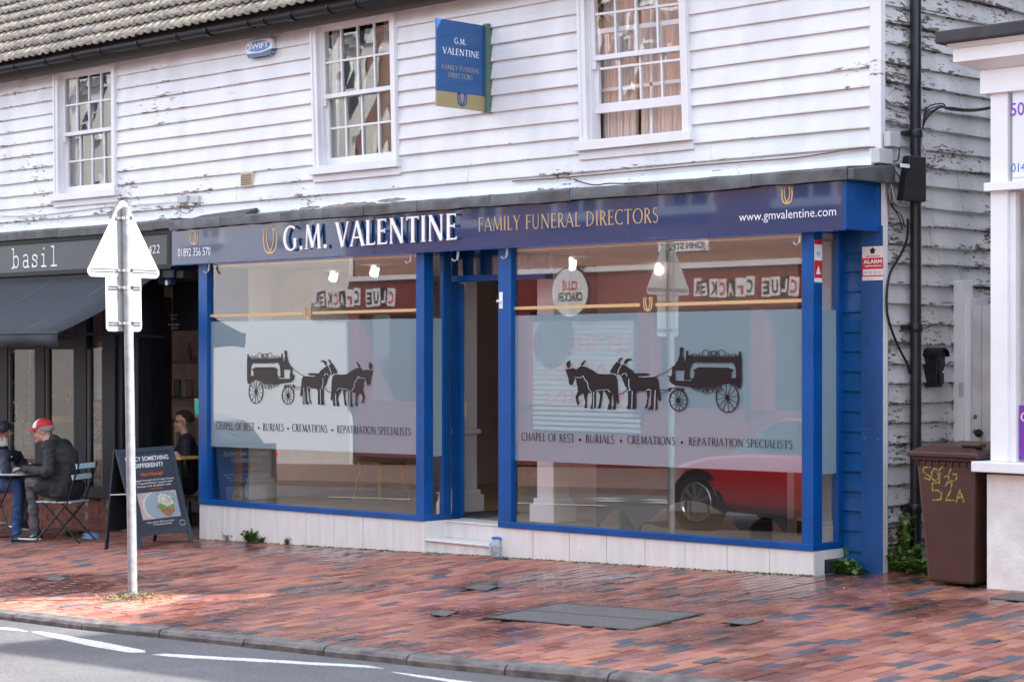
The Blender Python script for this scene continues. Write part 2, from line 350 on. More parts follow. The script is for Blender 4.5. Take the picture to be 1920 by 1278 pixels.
M['jeans_blue'] = mat('blue jeans', (.03, .09, .24), .8, var=.25, vscale=14)
M['jeans_grey'] = mat('grey jeans', (.10, .105, .12), .8, var=.25, vscale=14)
M['green_sock'] = mat('green knit', (.01, .26, .12), .8)
M['red_cap'] = mat('red cap cloth', (.55, .02, .035), .6)
M['white_cloth'] = mat('white cloth', (.78, .76, .76), .7)
M['lightblue_cloth'] = mat('light blue cloth', (.35, .45, .65), .7)
M['warm_led'] = mat('warm fairy light', (1, .62, .25), .5, emit=1.5)
# ------------------------------------------------------------------ lettering
def text_mesh(s, bold=0.0):
    cu = bpy.data.curves.new('t', 'FONT'); cu.body = s; cu.size = 1; cu.offset = bold; cu.resolution_u = 3
    o = bpy.data.objects.new('t', cu); dg = bpy.context.evaluated_depsgraph_get()
    C.objects.link(o); dg.update(); me = bpy.data.meshes.new_from_object(o.evaluated_get(bpy.context.evaluated_depsgraph_get()))
    vs = [(v.co.x, v.co.y) for v in me.vertices]; fs = [tuple(p.vertices) for p in me.polygons]
    C.objects.unlink(o); bpy.data.objects.remove(o); bpy.data.curves.remove(cu); bpy.data.meshes.remove(me)
    return vs, fs
CAPH = .729 - .01
def ell(cx, cy, rx, ry, a0, a1, n=14):
    return [(cx + rx * math.cos(R(a0 + (a1 - a0) * i / n)), cy + ry * math.sin(R(a0 + (a1 - a0) * i / n))) for i in range(n + 1)]
TK, TN = .135, .062
def V_(x, w=TK): return ([(x, 0), (x, 1)], w, w, 3)
GL = {
 'A': (.76, [([(.05, 0), (.37, 1)], TN, TN, 1), ([(.36, 1), (.70, 0)], TK, TK, 2), ([(.17, .34), (.56, .34)], TN, TN, 0)]),
 'B': (.60, [V_(.12), (ell(.14, .75, .30, .24, 90, -90), TN, TN, 8), (ell(.14, .26, .37, .26, 90, -90), TN, TN, 8)]),
 'C': (.72, [(ell(.42, .5, .37, .49, 48, 312, 18), TN, TN, 8)]),
 'D': (.78, [V_(.12), (ell(.16, .5, .52, .49, 90, -90, 16), TN, TN, 8)]),
 'E': (.56, [V_(.12), ([(.12, .965), (.48, .965)], TN, TN, 4), ([(.12, .53), (.42, .53)], TN, TN, 4), ([(.12, .035), (.52, .035)], TN, TN, 4)]),
 'F': (.52, [V_(.12), ([(.12, .965), (.48, .965)], TN, TN, 4), ([(.12, .52), (.42, .52)], TN, TN, 4)]),
 'G': (.80, [(ell(.42, .5, .37, .49, 50, 318, 18), TN, TN, 8), ([(.67, .12), (.67, .44)], TK, TK, 2)]),
 'H': (.80, [V_(.13), V_(.67), ([(.13, .5), (.67, .5)], TN, TN, 0)]),
 'I': (.27, [V_(.13)]),
 'J': (.36, [([(.22, 1), (.22, .1), (.16, -.1), (.02, -.2)], TK, TN, 1)]),
 'K': (.66, [V_(.12), ([(.15, .45), (.52, 1)], TN, TN, 2), ([(.24, .55), (.60, 0)], TK, TK, 2)]),
 'L': (.52, [V_(.12), ([(.12, .035), (.49, .035)], TN, TN, 4)]),
 'M': (.96, [([(.10, 0), (.16, 1)], TN, TN, 1), ([(.17, 1), (.47, .06)], TK, TK, 0), ([(.47, .06), (.78, 1)], TN, TN, 0), ([(.79, 1), (.85, 0)], TK, TK, 2)]),
 'N': (.84, [([(.12, 0), (.12, 1)], TN, TN, 3), ([(.13, .98), (.70, .02)], TK, TK, 0), ([(.70, 0), (.70, 1)], TN, TN, 2)]),
 'O': (.86, [(ell(.43, .5, .38, .49, 90, 450, 26), TN, TN, 8)]),
 'P': (.56, [V_(.12), (ell(.14, .72, .34, .27, 90, -90), TN, TN, 8)]),
 'R': (.64, [V_(.12), (ell(.14, .74, .32, .25, 90, -90), TN, TN, 8), ([(.28, .5), (.58, 0)], TK, TK, 2)]),
 'S': (.52, [(ell(.26, .74, .18, .24, 40, 200, 8) + ell(.25, .26, .20, .25, 70, -145, 10), TN * 1.5, TN * 1.5, 0)]),
 'T': (.66, [V_(.33), ([(.03, .965), (.63, .965)], TN, TN, 5)]),
 'U': (.76, [([(.12, 1), (.12, .35)] + ell(.37, .30, .25, .29, 180, 360, 10) + [(.62, 1)], TK * .8, TN, 1)]),
 'V': (.72, [([(.05, 1), (.37, 0)], TK, TK, 1), ([(.37, .02), (.67, 1)], TN, TN, 2)]),
 'Y': (.68, [([(.05, 1), (.34, .46)], TK, TK, 1), ([(.34, .46), (.62, 1)], TN, TN, 2), ([(.34, 0), (.34, .48)], TK, TK, 1)]),
 '.': (.26, [([(.07, .075), (.21, .075)], .15, .15, 0)]), '*': (.42, [([(.13, .40), (.25, .40)], .13, .13, 0)]), ' ': (.32, []),
}
def glyph2d(ch, wf=1.0):
    """list of 2d quads strips of one capital (cap height 1)"""
    adv, strokes = GL[ch]; polys = []
    for pts, w0, w1, fl in strokes:
        n = len(pts); L_ = []; Rr = []
        for i, (x, y) in enumerate(pts):
            a = pts[max(i - 1, 0)]; b = pts[min(i + 1, n - 1)]; dx, dy = b[0] - a[0], b[1] - a[1]; l = math.hypot(dx, dy) or 1
            nx, ny = -dy / l, dx / l
            wd = (w0 + (w1 - w0) * i / (n - 1)) * wf
            if fl == 8: wd = wf * (TN + (TK - TN) * abs(nx) ** 1.5)   # bowls swell where they run upright
            L_.append((x + nx * wd / 2, y + ny * wd / 2)); Rr.append((x - nx * wd / 2, y - ny * wd / 2))
        for i in range(n - 1): polys.append([L_[i], L_[i + 1], Rr[i + 1], Rr[i]])
        def serif(x, y, up, k): polys.append([(x - k, y), (x + k, y), (x + k * .55, y + up * .045), (x - k * .55, y + up * .045)])
        k = (w0 * wf / 2 + .055)
        if fl in (1, 3): serif(pts[0][0], pts[0][1], 1 if pts[0][1] < .5 else -1, k)
        if fl in (2, 3): serif(pts[-1][0], pts[-1][1], 1 if pts[-1][1] < .5 else -1, k)
        if fl in (4, 5):
            x, y = pts[-1]; s = -1 if y > .5 else 1
            if abs(y - .53) < .05: s = 0
            polys.append([(x - .02, y - TN / 2 - (.06 if s <= 0 else 0)), (x + .015, y - TN / 2 - (.06 if s <= 0 else 0)), (x + .015, y + TN / 2 + (.06 if s >= 0 else 0)), (x - .02, y + TN / 2 + (.06 if s >= 0 else 0))])
        if fl == 5:
            x, y = pts[0]; polys.append([(x - .015, y - .1), (x + .02, y - .1), (x + .02, y + .03), (x - .015, y + .03)])
    return adv, polys
def serif_text(s, o, ex, ez, out, name, m, parent, depth=.002, wf=1.0, each=None, small=None, gap=.09):
    """serif capitals from o, along ex (whole width), ez = cap height; out = outward vector; each = name of one object per letter"""
    o, ex, ez, out = Vector(o), Vector(ex), Vector(ez), Vector(out)
    tot = sum(GL[c][0] + gap for c in s) - gap; x = 0; mb = MB()
    for c in s:
        if c == ' ' and not each: mb.build(name, m, parent); mb = MB()
        adv, polys = glyph2d(c, wf)
        cur = MB() if each else mb
        for i, q in enumerate(polys):
            lift = out * (.00025 * (i % 7))
            cur.prism([o + ex * ((x + a) / tot) + ez * b + lift for a, b in q], out * depth)
        if each and polys: cur.build(each, m, parent)
        x += adv + gap
    if not each: return mb.build(name, m, parent)
def put_text(s, o, ex, ez, out, mb, bold=0.0, lift=.002):
    """sans text: whole width ex, cap height ez; flat print added to mb"""
    o, ex, ez, out = Vector(o), Vector(ex), Vector(ez), Vector(out)
    vs, fs = text_mesh(s, bold)
    if not vs: return
    x0 = min(v[0] for v in vs); x1 = max(v[0] for v in vs)
    mb.add([o + ex * ((v[0] - x0) / (x1 - x0)) + ez * (v[1] / CAPH) + out * lift for v in vs], fs)
def span(pl, pr, hpx, Y):
    """o, ex, ez from two baseline pixels and a cap height in pixels (at the left end) on plane y=Y"""
    a, b = P(*pl, Y), P(*pr, Y); h = P(pl[0], pl[1] - hpx, Y) - a
    return a, b - a, Vector((0, 0, h.length))
def stroke2(mb, pts, wd, f, out, depth):
    """polyline of width wd in 2d units mapped by f(x, y) -> point"""
    for i in range(len(pts) - 1):
        (x0, y0), (x1, y1) = pts[i], pts[i + 1]; l = math.hypot(x1 - x0, y1 - y0) or 1
        nx, ny = -(y1 - y0) / l * wd / 2, (x1 - x0) / l * wd / 2; ex, ey = (x1 - x0) / l * wd * .3, (y1 - y0) / l * wd * .3
        mb.prism([f(x0 + nx - ex, y0 + ny - ey), f(x1 + nx + ex, y1 + ny + ey), f(x1 - nx + ex, y1 - ny + ey), f(x0 - nx - ex, y0 - ny - ey)], Vector(out) * (depth + .0002 * (i % 3)))
def horseshoe(o, wx, hz, out, name, m, parent, lw=.07, depth=.002):
    o, wx, hz, out = Vector(o), Vector(wx), Vector(hz), Vector(out); mb = MB()
    f = lambda x, y: o + wx * x + hz * y
    outer = [(.06, 1), (.0, .62), (.06, .34)] + ell(.5, .33, .44, .33, 190, 350, 10) + [(.94, .34), (1, .62), (.94, 1)]
    inner = [(.26, 1), (.24, .62), (.30, .38), (.40, .18), (.5, .09), (.60, .18), (.70, .38), (.76, .62), (.74, 1)]
    stroke2(mb, outer, lw, f, out, depth); stroke2(mb, inner, lw * .8, f, out, depth)
    stroke2(mb, [(-.05, 1), (.34, 1)], lw, f, out, depth); stroke2(mb, [(.66, 1), (1.05, 1)], lw, f, out, depth)
    return mb.build(name, m, parent)

# ------------------------------------------------------------------ ground
YK = []                                                    # kerb front edge
for p_ in [(25, 1152), (153, 1168), (298, 1182), (457, 1198), (607, 1214), (763, 1230), (947, 1248), (1140, 1265)]:
    YK.append(PG(*p_))
d0 = (YK[0] - YK[1]); d1 = (YK[-1] - YK[-2])
KP = [YK[0] + d0.normalized() * (.9 * k) for k in range(30, 0, -1)] + YK + [YK[-1] + d1.normalized() * (.9 * k) for k in range(1, 22)]
def kerb_y(x):
    for a, b in zip(KP, KP[1:]):
        if min(a.x, b.x) <= x <= max(a.x, b.x): return a.y + (b.y - a.y) * (x - a.x) / (b.x - a.x)
    return KP[0].y if x < KP[0].x else KP[-1].y

mb = MB(); mb.add([(-900, -900, -1.2), (900, -900, -1.2), (900, 900, -1.2), (-900, 900, -1.2)], [(0, 1, 2, 3)])
mb.build('ground', M['asphalt'], kind='structure')
mb = MB(); xs = [-60 + i * 1.0 for i in range(91)]; vs = []
for x in xs:
    for y in (kerb_y(x) + .02, -6, -8, -11.6): vs.append((x, y, road(x, y)))
fs = []
for i in range(len(xs) - 1):
    for j in range(3): a = i * 4 + j; fs.append((a, a + 1, a + 5, a + 4))
mb.add(vs, fs); road_o = mb.build('road', M['asphalt'], kind='structure')
# far pavement where the camera stands
def fard(x, y): return road(x, -11) + .10 + .02 * (-11.6 - y)
mb = MB(); vs = []
for x in xs:
    for y in (-11.6, -16.2): vs.append((x, y, fard(x, y)))
    vs.append((x, -11.6, fard(x, -11.6) - .3))
fs = []
for i in range(len(xs) - 1): a = i * 3; fs += [(a, a + 3, a + 4, a + 1), (a + 2, a + 5, a + 3, a)]
mb.add(vs, fs); mb.build('far_pavement', mat('far paving', (.20, .12, .10), .8, var=.2, vscale=3), kind='structure')

pav = MB(); xs2 = [-45 + .5 * i for i in range(120)]; vs = []
for x in xs2:
    yk = kerb_y(x) + .12
    vs.append((x, yk, ground(x, yk) - .013)); vs.append((x, 1.6, ground(x, 1.6) - .013))
pav.add(vs, [(2 * i, 2 * i + 2, 2 * i + 3, 2 * i + 1) for i in range(len(xs2) - 1)])
pavement = pav.build('pavement', M['joint'], kind='structure')
# kerb stones
kerb = bpy.data.objects.new('kerb', None); C.objects.link(kerb); kerb['kind'] = 'structure'
for a, b in zip(KP, KP[1:]):
    if a.x > b.x: a, b = b, a
    g = .008; dx = (b - a).normalized(); a2, b2 = a + dx * g, b - dx * g
    nb = Vector((-dx.y, dx.x, 0))
    if nb.y < 0: nb = -nb
    mb = MB(); jit = random.uniform(-.004, .004)
    prof = [(0, -.2), (-.004, -.02), (.012, .004), (.03, .010), (.115, .012), (.12, -.2)]
    k = 6; rows = []
    for i in range(k + 1):
        c = a2.lerp(b2, i / k); e = .006 if i in (0, k) else 0
        rows.append([c + nb * (q[0] + random.uniform(-.003, .003)) + Vector((0, 0, q[1] + jit - (e if j > 0 else 0) + random.uniform(-.002, .002))) for j, q in enumerate(prof)])
    for r_ in rows:
        for q in r_: q.z += ground(q.x, q.y) - (a2.z if False else ground(q.x, q.y)) * 0 - 0
    vs = [q for r_ in rows for q in r_]
    # heights follow the ground plane
    vs2 = []
    for i, r_ in enumerate(rows):
        c = a2.lerp(b2, i / k)
        for j, q in enumerate(r_): vs2.append((q.x, q.y, ground(q.x, q.y) + prof[j][1] + jit + random.uniform(-.002, .002)))
    n = len(prof)
    fs = [(i * n + j, (i + 1) * n + j, (i + 1) * n + j + 1, i * n + j + 1) for i in range(k) for j in range(n - 1)]
    fs += [tuple(range(n)), tuple(range(k * n, k * n + n))[::-1]]
    mb.add(vs2, fs); mb.build('kerb_stone', M['kerb'], kerb)
# road markings
def flat_poly(pts, f, lift, name, m, parent=None, depth=None):
    q = [PG(px, py, f) for px, py in pts]; mb = MB()
    up = Vector((0, 0, lift)); mb.prism([Vector((p.x, p.y, f(p.x, p.y) + .0005)) for p in q][::-1], up); return mb.build(name, m, parent)
marks = bpy.data.objects.new('road_marking', None); C.objects.link(marks); marks['kind'] = 'structure'
rough = lambda a, b, k, s: [(a[0] + (b[0] - a[0]) * i / k + random.uniform(-s, s), a[1] + (b[1] - a[1]) * i / k + random.uniform(-s * .12, s * .12)) for i in range(k)]
flat_poly(rough((-90, 1168), (56, 1180), 6, 3) + rough((56, 1184), (-90, 1173), 6, 3), road, .003, 'painted_line', M['roadpaint'], marks)
flat_poly([(58, 1184.5), (76, 1184), (110, 1189), (190, 1203), (273, 1219.5), (272, 1223), (240, 1223), (170, 1211), (90, 1193)], road, .003, 'painted_line', M['roadpaint'], marks)
flat_poly(rough((284, 1227), (306, 1225.5), 3, 1) + rough((310, 1225), (715, 1249), 14, 3) + rough((717, 1253), (300, 1230), 14, 3), road, .003, 'painted_line', M['roadpaint'], marks)
flat_poly(rough((735, 1259), (1050, 1300), 12, 3) + rough((1000, 1306), (745, 1262), 10, 3), road, .003, 'painted_line', M['roadpaint'], marks)
for k in range(9):
    x0 = -34 + k * 4.2
    mb = MB(); mb.prism([(x0, -9.0, road(x0, -9) + .004), (x0 + 2, -9.0, road(x0 + 2, -9) + .004), (x0 + 2, -8.85, road(x0 + 2, -8.85) + .004), (x0, -8.85, road(x0, -8.85) + .004)], (0, 0, .003))
    mb.build('painted_line', M['roadpaint'], marks)
for k in range(7):
    x0 = -21 + k * 1.05
    mb = MB()
    for y0 in (-10.6, -10.1):
        xx = x0 + (.5 if y0 > -10.3 else 0)
        mb.prism([(xx, y0, road(xx, y0) + .004), (xx + .5, y0, road(xx + .5, y0) + .004), (xx + .5, y0 + .3, road(xx + .5, y0 + .3) + .004), (xx, y0 + .3, road(xx, y0 + .3) + .004)], (0, 0, .003))
    mb.build('painted_line', M['roadpaint'], marks)

# covers in the pavement
covers = []
def cover(pts, lab, split=False, m=None, group=None):
    q = [PG(*p) for p in pts]; covers.append(q); c = sum(q, Vector()) / len(q)
    t = thing('manhole_cover', lab, 'manhole cover', c, group)
    up = Vector((0, 0, .002)); base = [Vector((p.x, p.y, ground(p.x, p.y) - .012)) for p in q]
    fr = MB(); inn = lambda k, z: [c + (b - c) * k + Vector((0, 0, z)) for b in base]
    o_ = [b + Vector((0, 0, .015)) for b in base]; i_ = inn(.94, .015)
    for i in range(4):
        j = (i + 1) % 4; fr.prism([o_[i], o_[j], i_[j], i_[i]], (0, 0, .004))
    fr.build('frame', M['galv_dark'], t)
    i2 = inn(.93, .0135)
    if split:
        for s0, s1 in ((0, .485), (.515, 1)):
            a, b = i2[0].lerp(i2[3], s0) if False else i2[1].lerp(i2[2], s0), i2[1].lerp(i2[2], s1)
            d_, e = i2[0].lerp(i2[3], s0), i2[0].lerp(i2[3], s1)
            pm = MB(); pm.prism([d_, e, b, a], (0, 0, .004)); pm.build('panel', m or M['cover'], t)
        dv = MB(); dv.prism([i2[0].lerp(i2[3], .487), i2[0].lerp(i2[3], .513), i2[1].lerp(i2[2], .513), i2[1].lerp(i2[2], .487)], (0, 0, .0055)); dv.build('divider', M['galv_dark'], t)
    else:
        pm = MB(); pm.prism(i2, (0, 0, .004)); pm.build('panel', m or M['cover'], t)
    return t
M['galv_dark'] = mat('worn iron', (.10, .10, .11), .45, metal=.6, var=.3, vscale=20, bump=.4, bscale=90)
cover([(905, 1158), (1190, 1182), (1322, 1150), (1045, 1130)], 'large double access cover filled with grey asphalt in the brick pavement', True)
cover([(870, 1103), (912, 1108), (935, 1099), (893, 1095)], 'small square metal cover nearest the shop doorstep, edged in moss')
cover([(806, 1152), (835, 1156), (860, 1147), (826, 1143)], 'little round-worn iron stopcock cover left of the double access cover')
cover([(1358, 1168), (1402, 1172), (1433, 1163), (1388, 1158)], 'small asphalt-filled square cover right of the double access cover')
cover([(80, 1087), (112, 1090), (128, 1083), (96, 1080)], 'small black iron cover in front of the cafe table')
cover([(1855, 1122), (1945, 1130), (1985, 1118), (1895, 1112)], 'grey slotted cover in front of the white shop at right')
def pip(x, y, q):
    s = 0
    for i in range(4):
        a, b = q[i], q[(i + 1) % 4]; s += 1 if (b.x - a.x) * (y - a.y) - (b.y - a.y) * (x - a.x) > 0 else -1
    return abs(s) == 4
def covered(x, y): return any(pip(x, y, q) for q in covers)

# brick pavers, long side across the pavement
bricks = []
LX, LY = .108, .222
nx = int(21 / LX)
for i in range(nx):
    x = -24.5 + i * LX
    off = (i % 2) * LY * .5 + random.uniform(-.012, .012)
    j = 0; yk = kerb_y(x) + .125
    y = -5.4 + off
    while y < 1.4:
        y0, y1 = max(y, yk), y + LY - .006
        cx, cy = x + LX / 2, (y0 + y1) / 2
        if y1 - y0 > .05 and not covered(cx, cy) and not (cy > -.40 and -17.7 < cx < -9.05) and not (cy > -.02 and cx < -17.6) and not (cy > -.5 and cx > -7.7):
            bricks.append((x + .0042 + random.uniform(-.001, .001), x + LX - .0042 + random.uniform(-.001, .001), y0 + .002, y1 - .004))
        y += LY
rnd = random.Random(3)
def pick():
    r = rnd.random()
    return 0 if r < .33 else 1 if r < .60 else 2 if r < .71 else 3 if r < .83 else 4 if r < .925 else 5
def inframe(x, y):
    d = Vector((x, y, ground(x, y))) - CAMP; dep = d.dot(FW); px = HX + FPX * d.dot(RT) / dep; py = HY - FPX * d.z / dep
    return (0 < px < 1920 and py < 1278), dep
info = []
for k, b in enumerate(bricks):
    ok, dep = inframe((b[0] + b[1]) / 2, (b[2] + b[3]) / 2); info.append((0 if ok else 1, dep, k))
near = set(k for a, d, k in sorted(info)[:300])
stuff = MB(); shared = {}
for k, (x0, x1, y0, y1) in enumerate(bricks):
    c = pick(); cx, cy = (x0 + x1) / 2, (y0 + y1) / 2; z = ground(cx, cy)
    dz = rnd.gauss(0, .0018); tx, ty = .03 + rnd.gauss(0, .006), .04 + rnd.gauss(0, .006)
    hx, hy = (x1 - x0) / 2, (y1 - y0) / 2; e = .003
    loc = [(-hx, -hy, -.02), (hx, -hy, -.02), (hx, hy, -.02), (-hx, hy, -.02), (-hx, -hy, -e), (hx, -hy, -e), (hx, hy, -e), (-hx, hy, -e),
           (-hx + e, -hy + e, 0), (hx - e, -hy + e, 0), (hx - e, hy - e, 0), (-hx + e, hy - e, 0)]
    faces = [(0, 1, 5, 4), (1, 2, 6, 5), (2, 3, 7, 6), (3, 0, 4, 7), (4, 5, 9, 8), (5, 6, 10, 9), (6, 7, 11, 10), (7, 4, 8, 11), (8, 9, 10, 11)]
    if k in near:
        hx, hy = round(hx, 3), round(hy, 3); key = (c, hx, hy)
        if key not in shared:
            me = bpy.data.meshes.new('brick'); me.from_pydata(loc, [], faces); me.materials.append(M['bricks'][c]); shared[key] = me
        o = bpy.data.objects.new('brick', shared[key]); C.objects.link(o); o.parent = pavement
        o.location = (cx, cy, z + dz); o.rotation_euler = (math.atan(ty), -math.atan(tx), rnd.gauss(0, .006))
    else:
        stuff.mi = c; stuff.add([(cx + a, cy + b_, z + dz + a * tx + b_ * ty + cz) for a, b_, cz in loc], faces)
so = stuff.build('brick', M['bricks'], pavement); so['kind'] = 'stuff'
# ------------------------------------------------------------------ weatherboarded building
XC = X(1657)                     # street corner of the building
ZE = 5.30                        # eaves
bld = thing('weatherboarded_building', 'long white weatherboarded house with sash windows and flaking paint above the shops', 'house', (-17, 3, -.3))
# windows: outer corners (px) TL TR BR BL on the wall plane
WIN = [dict(o=[(106, 127), (223, 106), (225, 366), (108, 377)], g=[(130, 152), (217, 139), (218, 346), (134, 355)], mr=.50, kind=0),
       dict(o=[(587, 35), (748, 5), (754, 312), (595, 328)], g=[(614, 62), (740, 43), (743, 286), (622, 300)], mr=.50, kind=1),
       dict(o=[(1086, -78), (1292, -108), (1303, 262), (1094, 283)], g=[(1120, -40), (1276, -62), (1284, 240), (1128, 258)], mr=.50, kind=2)]
for w_ in WIN:
    w_['O'] = [P(*p) for p in w_['o']]; w_['G'] = [P(*p) for p in w_['g']]
    w_['x0'] = min(p.x for p in w_['O']) + .05; w_['x1'] = max(p.x for p in w_['O']) - .05
    w_['z0'] = min(p.z for p in w_['O']) + .03; w_['z1'] = max(p.z for p in w_['O']) - .03
holes = [(w_['x0'] + .04, w_['x1'] - .04, w_['z0'] + .04, w_['z1'] - .04) for w_ in WIN]
def wall_holes(x0, x1, z0, z1, hs, y0, y1, mb):
    xs = sorted({x0, x1, *[h[0] for h in hs], *[h[1] for h in hs]}); zs = sorted({z0, z1, *[h[2] for h in hs], *[h[3] for h in hs]})
    for a, b in zip(xs, xs[1:]):
        for c, d in zip(zs, zs[1:]):
            cx, cz = (a + b) / 2, (c + d) / 2
            if not any(h[0] < cx < h[1] and h[2] < cz < h[3] for h in hs): mb.box(a, b, y0, y1, c, d)
XL = -27.0
mb = MB(); wall_holes(XL, XC - .02, 3.0, ZE + .3, holes, .004, .14, mb); mb.build('front_wall', M['trim'], bld)
mb = MB(); mb.box(XC - .16, XC - .03, .145, 6.8, -.5, ZE); mb.build('side_wall', M['soffit'], bld)
mb = MB(); mb.prism([(XC - .16, 0.02, ZE), (XC - .16, 6.8, ZE), (XC - .16, 3.4, ZE + 3.0)], (.13, 0, 0)); mb.build('gable_wall', M['soffit'], bld)
mb = MB(); mb.box(XL, XC, 6.8, 6.95, -.5, ZE); mb.build('back_wall', M['soffit'], bld)
mb = MB(); mb.box(XL, XL + .15, .15, 6.8, -.5, ZE); mb.build('party_wall', M['soffit'], bld)
mb = MB(); mb.box(XL + .16, XC - .17, .15, 6.75, 2.92, 3.05); mb.build('upper_floor', M['dark'], bld)
mb = MB(); mb.box(XL + .16, XC - .17, 1.6, 1.7, 3.06, ZE); mb.build('upper_room_wall', M['room'], bld)

bseed = random.Random(11)
def board(u0, u1, z0, h, fn, m, name, parent, ct=.041, sag=.005, taper=True):
    """one board: fn(u, out, z) -> point; thick lower edge, thin top"""
    k = max(2, int((u1 - u0) / .22)); vs = []; j0 = bseed.uniform(-.004, .004); ph = bseed.uniform(0, 6); tl = bseed.uniform(-.0035, .0035)
    tk = bseed.uniform(-.003, .003)
    for i in range(k + 1):
        u = u0 + (u1 - u0) * i / k
        wv = j0 + tl * (i / k - .5) * 2 + math.sin(u * 1.3 + ph) * sag * .5 + bseed.uniform(-.0013, .0013)
        t = ct + tk + math.sin(u * 2.1 + ph) * .0025
        vs += [fn(u, .004, z0 + wv + .003), fn(u, t, z0 + wv), fn(u, t + .001, z0 + wv + .008), fn(u, .010, z0 + h), fn(u, .004, z0 + h)]
    n = 5; fs = [(i * n + j, (i + 1) * n + j, (i + 1) * n + (j + 1) % n, i * n + (j + 1) % n) for i in range(k) for j in range(n)]
    fs += [tuple(range(n)), tuple(range(k * n, k * n + n))[::-1]]
    mb = MB(); mb.add(vs, fs); return mb.build(name, m, parent)
fnF = lambda u, o, z: (u, -o, z)
fnS = lambda u, o, z: (XC + o - .03, u, z)
GA = .160
z = 3.412 - GA
row = 0
while z < ZE + .05:
    segs = [(XL, XC - .10)]; z0, z1 = z, z + GA + .018
    out = []
    cuts = sorted([(w_['x0'], w_['x1'], w_['z0'], w_['z1']) for w_ in WIN if w_['z1'] > z0 and w_['z0'] < z1 - .018])
    x = XL
    for c in cuts:
        out.append((x, c[0], z0, z1)); x = c[1]
        if z0 < c[2] - .02: out.append((c[0], c[1], z0, c[2]))
        if c[3] + .02 < z1: out.append((c[0], c[1], max(z0, c[3]), z1))
    out.append((x, XC - .10, z0, z1))
    for a, b, c, d in out:
        # random butt joints
        pts = [a]
        while b - pts[-1] > 4.2: pts.append(pts[-1] + bseed.uniform(1.6, 3.9))
        if b - pts[-1] < .5 and len(pts) > 1: pts.pop()
        pts.append(b)
        for p_, q_ in zip(pts, pts[1:]): board(p_ + .0015, q_ - .0015, c, d - c, fnF, M['board'], 'weatherboard', bld)
    z += GA; row += 1
# flared boards that throw water over the lead roof of the shopfront
XF0, XF1 = X(322, -.5), X(1587, -.5)
mb = MB(); vs = []
k = 40
for i in range(k + 1):
    x = XL + (XC - .07 - XL) * i / k; j = bseed.uniform(-.004, .004)
    vs += [(x, -.004, 3.29), (x, -.085 + j, 3.215 + j), (x, -.10 + j, 3.222 + j), (x, -.034, 3.33 + j), (x, -.004, 3.33)]
n = 5; fs = [(i * n + j, (i + 1) * n + j, (i + 1) * n + (j + 1) % n, i * n + (j + 1) % n) for i in range(k) for j in range(n)] + [tuple(range(n)), tuple(range(k * n, k * n + n))[::-1]]
mb.add(vs, fs); mb.build('tilting_board', M['board'], bld)
bare = mat('bare weathered timber', (.30, .235, .22), .9, var=.35, vscale=12, stretch=(1, 1, 4), bump=.4)
for x0p, x1p, yA_, yB2, sd_ in ((606, 706, 379, 391, 1), (705, 760, 371, 379, 2), (560, 600, 386, 393, 3), (1330, 1350, 316, 320, 5)):
    rr = random.Random(sd_); n_ = 12; up_, dn_ = [], []
    for i in range(n_ + 1):
        px = x0p + (x1p - x0p) * i / n_; ed = math.sin(math.pi * i / n_) ** .5; cy = (yA_ + yB2) / 2 - (px - (x0p + x1p) / 2) * .085
        for s_, L_ in ((-1, up_), (1, dn_)):
            p = P(px, cy + s_ * ((yB2 - yA_) / 2 * ed * rr.uniform(.55, 1.1) + .3), -.07); z_ = min(max(p.z, 3.224), 3.328); L_.append((p.x, -.034 - (3.33 - z_) / .108 * .066 - .003, z_))
    mb = MB(); mb.add(up_ + dn_, [(i, i + 1, n_ + 2 + i, n_ + 1 + i) for i in range(n_)]); mb.build('bare_patch', bare, bld)
# corner board
mb = MB(); mb.box(XC - .105, XC + .004, -.045, .02, 3.27, 8.5); mb.build('corner_board', M['trim'], bld, bevel=.004)
# side wall boards (thing still the same house)
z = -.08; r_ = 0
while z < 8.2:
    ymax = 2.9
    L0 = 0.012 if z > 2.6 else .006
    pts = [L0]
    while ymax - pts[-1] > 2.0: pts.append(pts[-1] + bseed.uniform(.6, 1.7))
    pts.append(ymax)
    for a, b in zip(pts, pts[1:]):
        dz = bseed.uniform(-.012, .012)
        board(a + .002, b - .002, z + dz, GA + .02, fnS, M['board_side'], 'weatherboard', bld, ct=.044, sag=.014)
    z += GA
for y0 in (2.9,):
    mb = MB(); mb.box(XC - .03, XC - .005, y0, 6.8, -.3, ZE); mb.build('side_cladding', M['board_side'], bld)

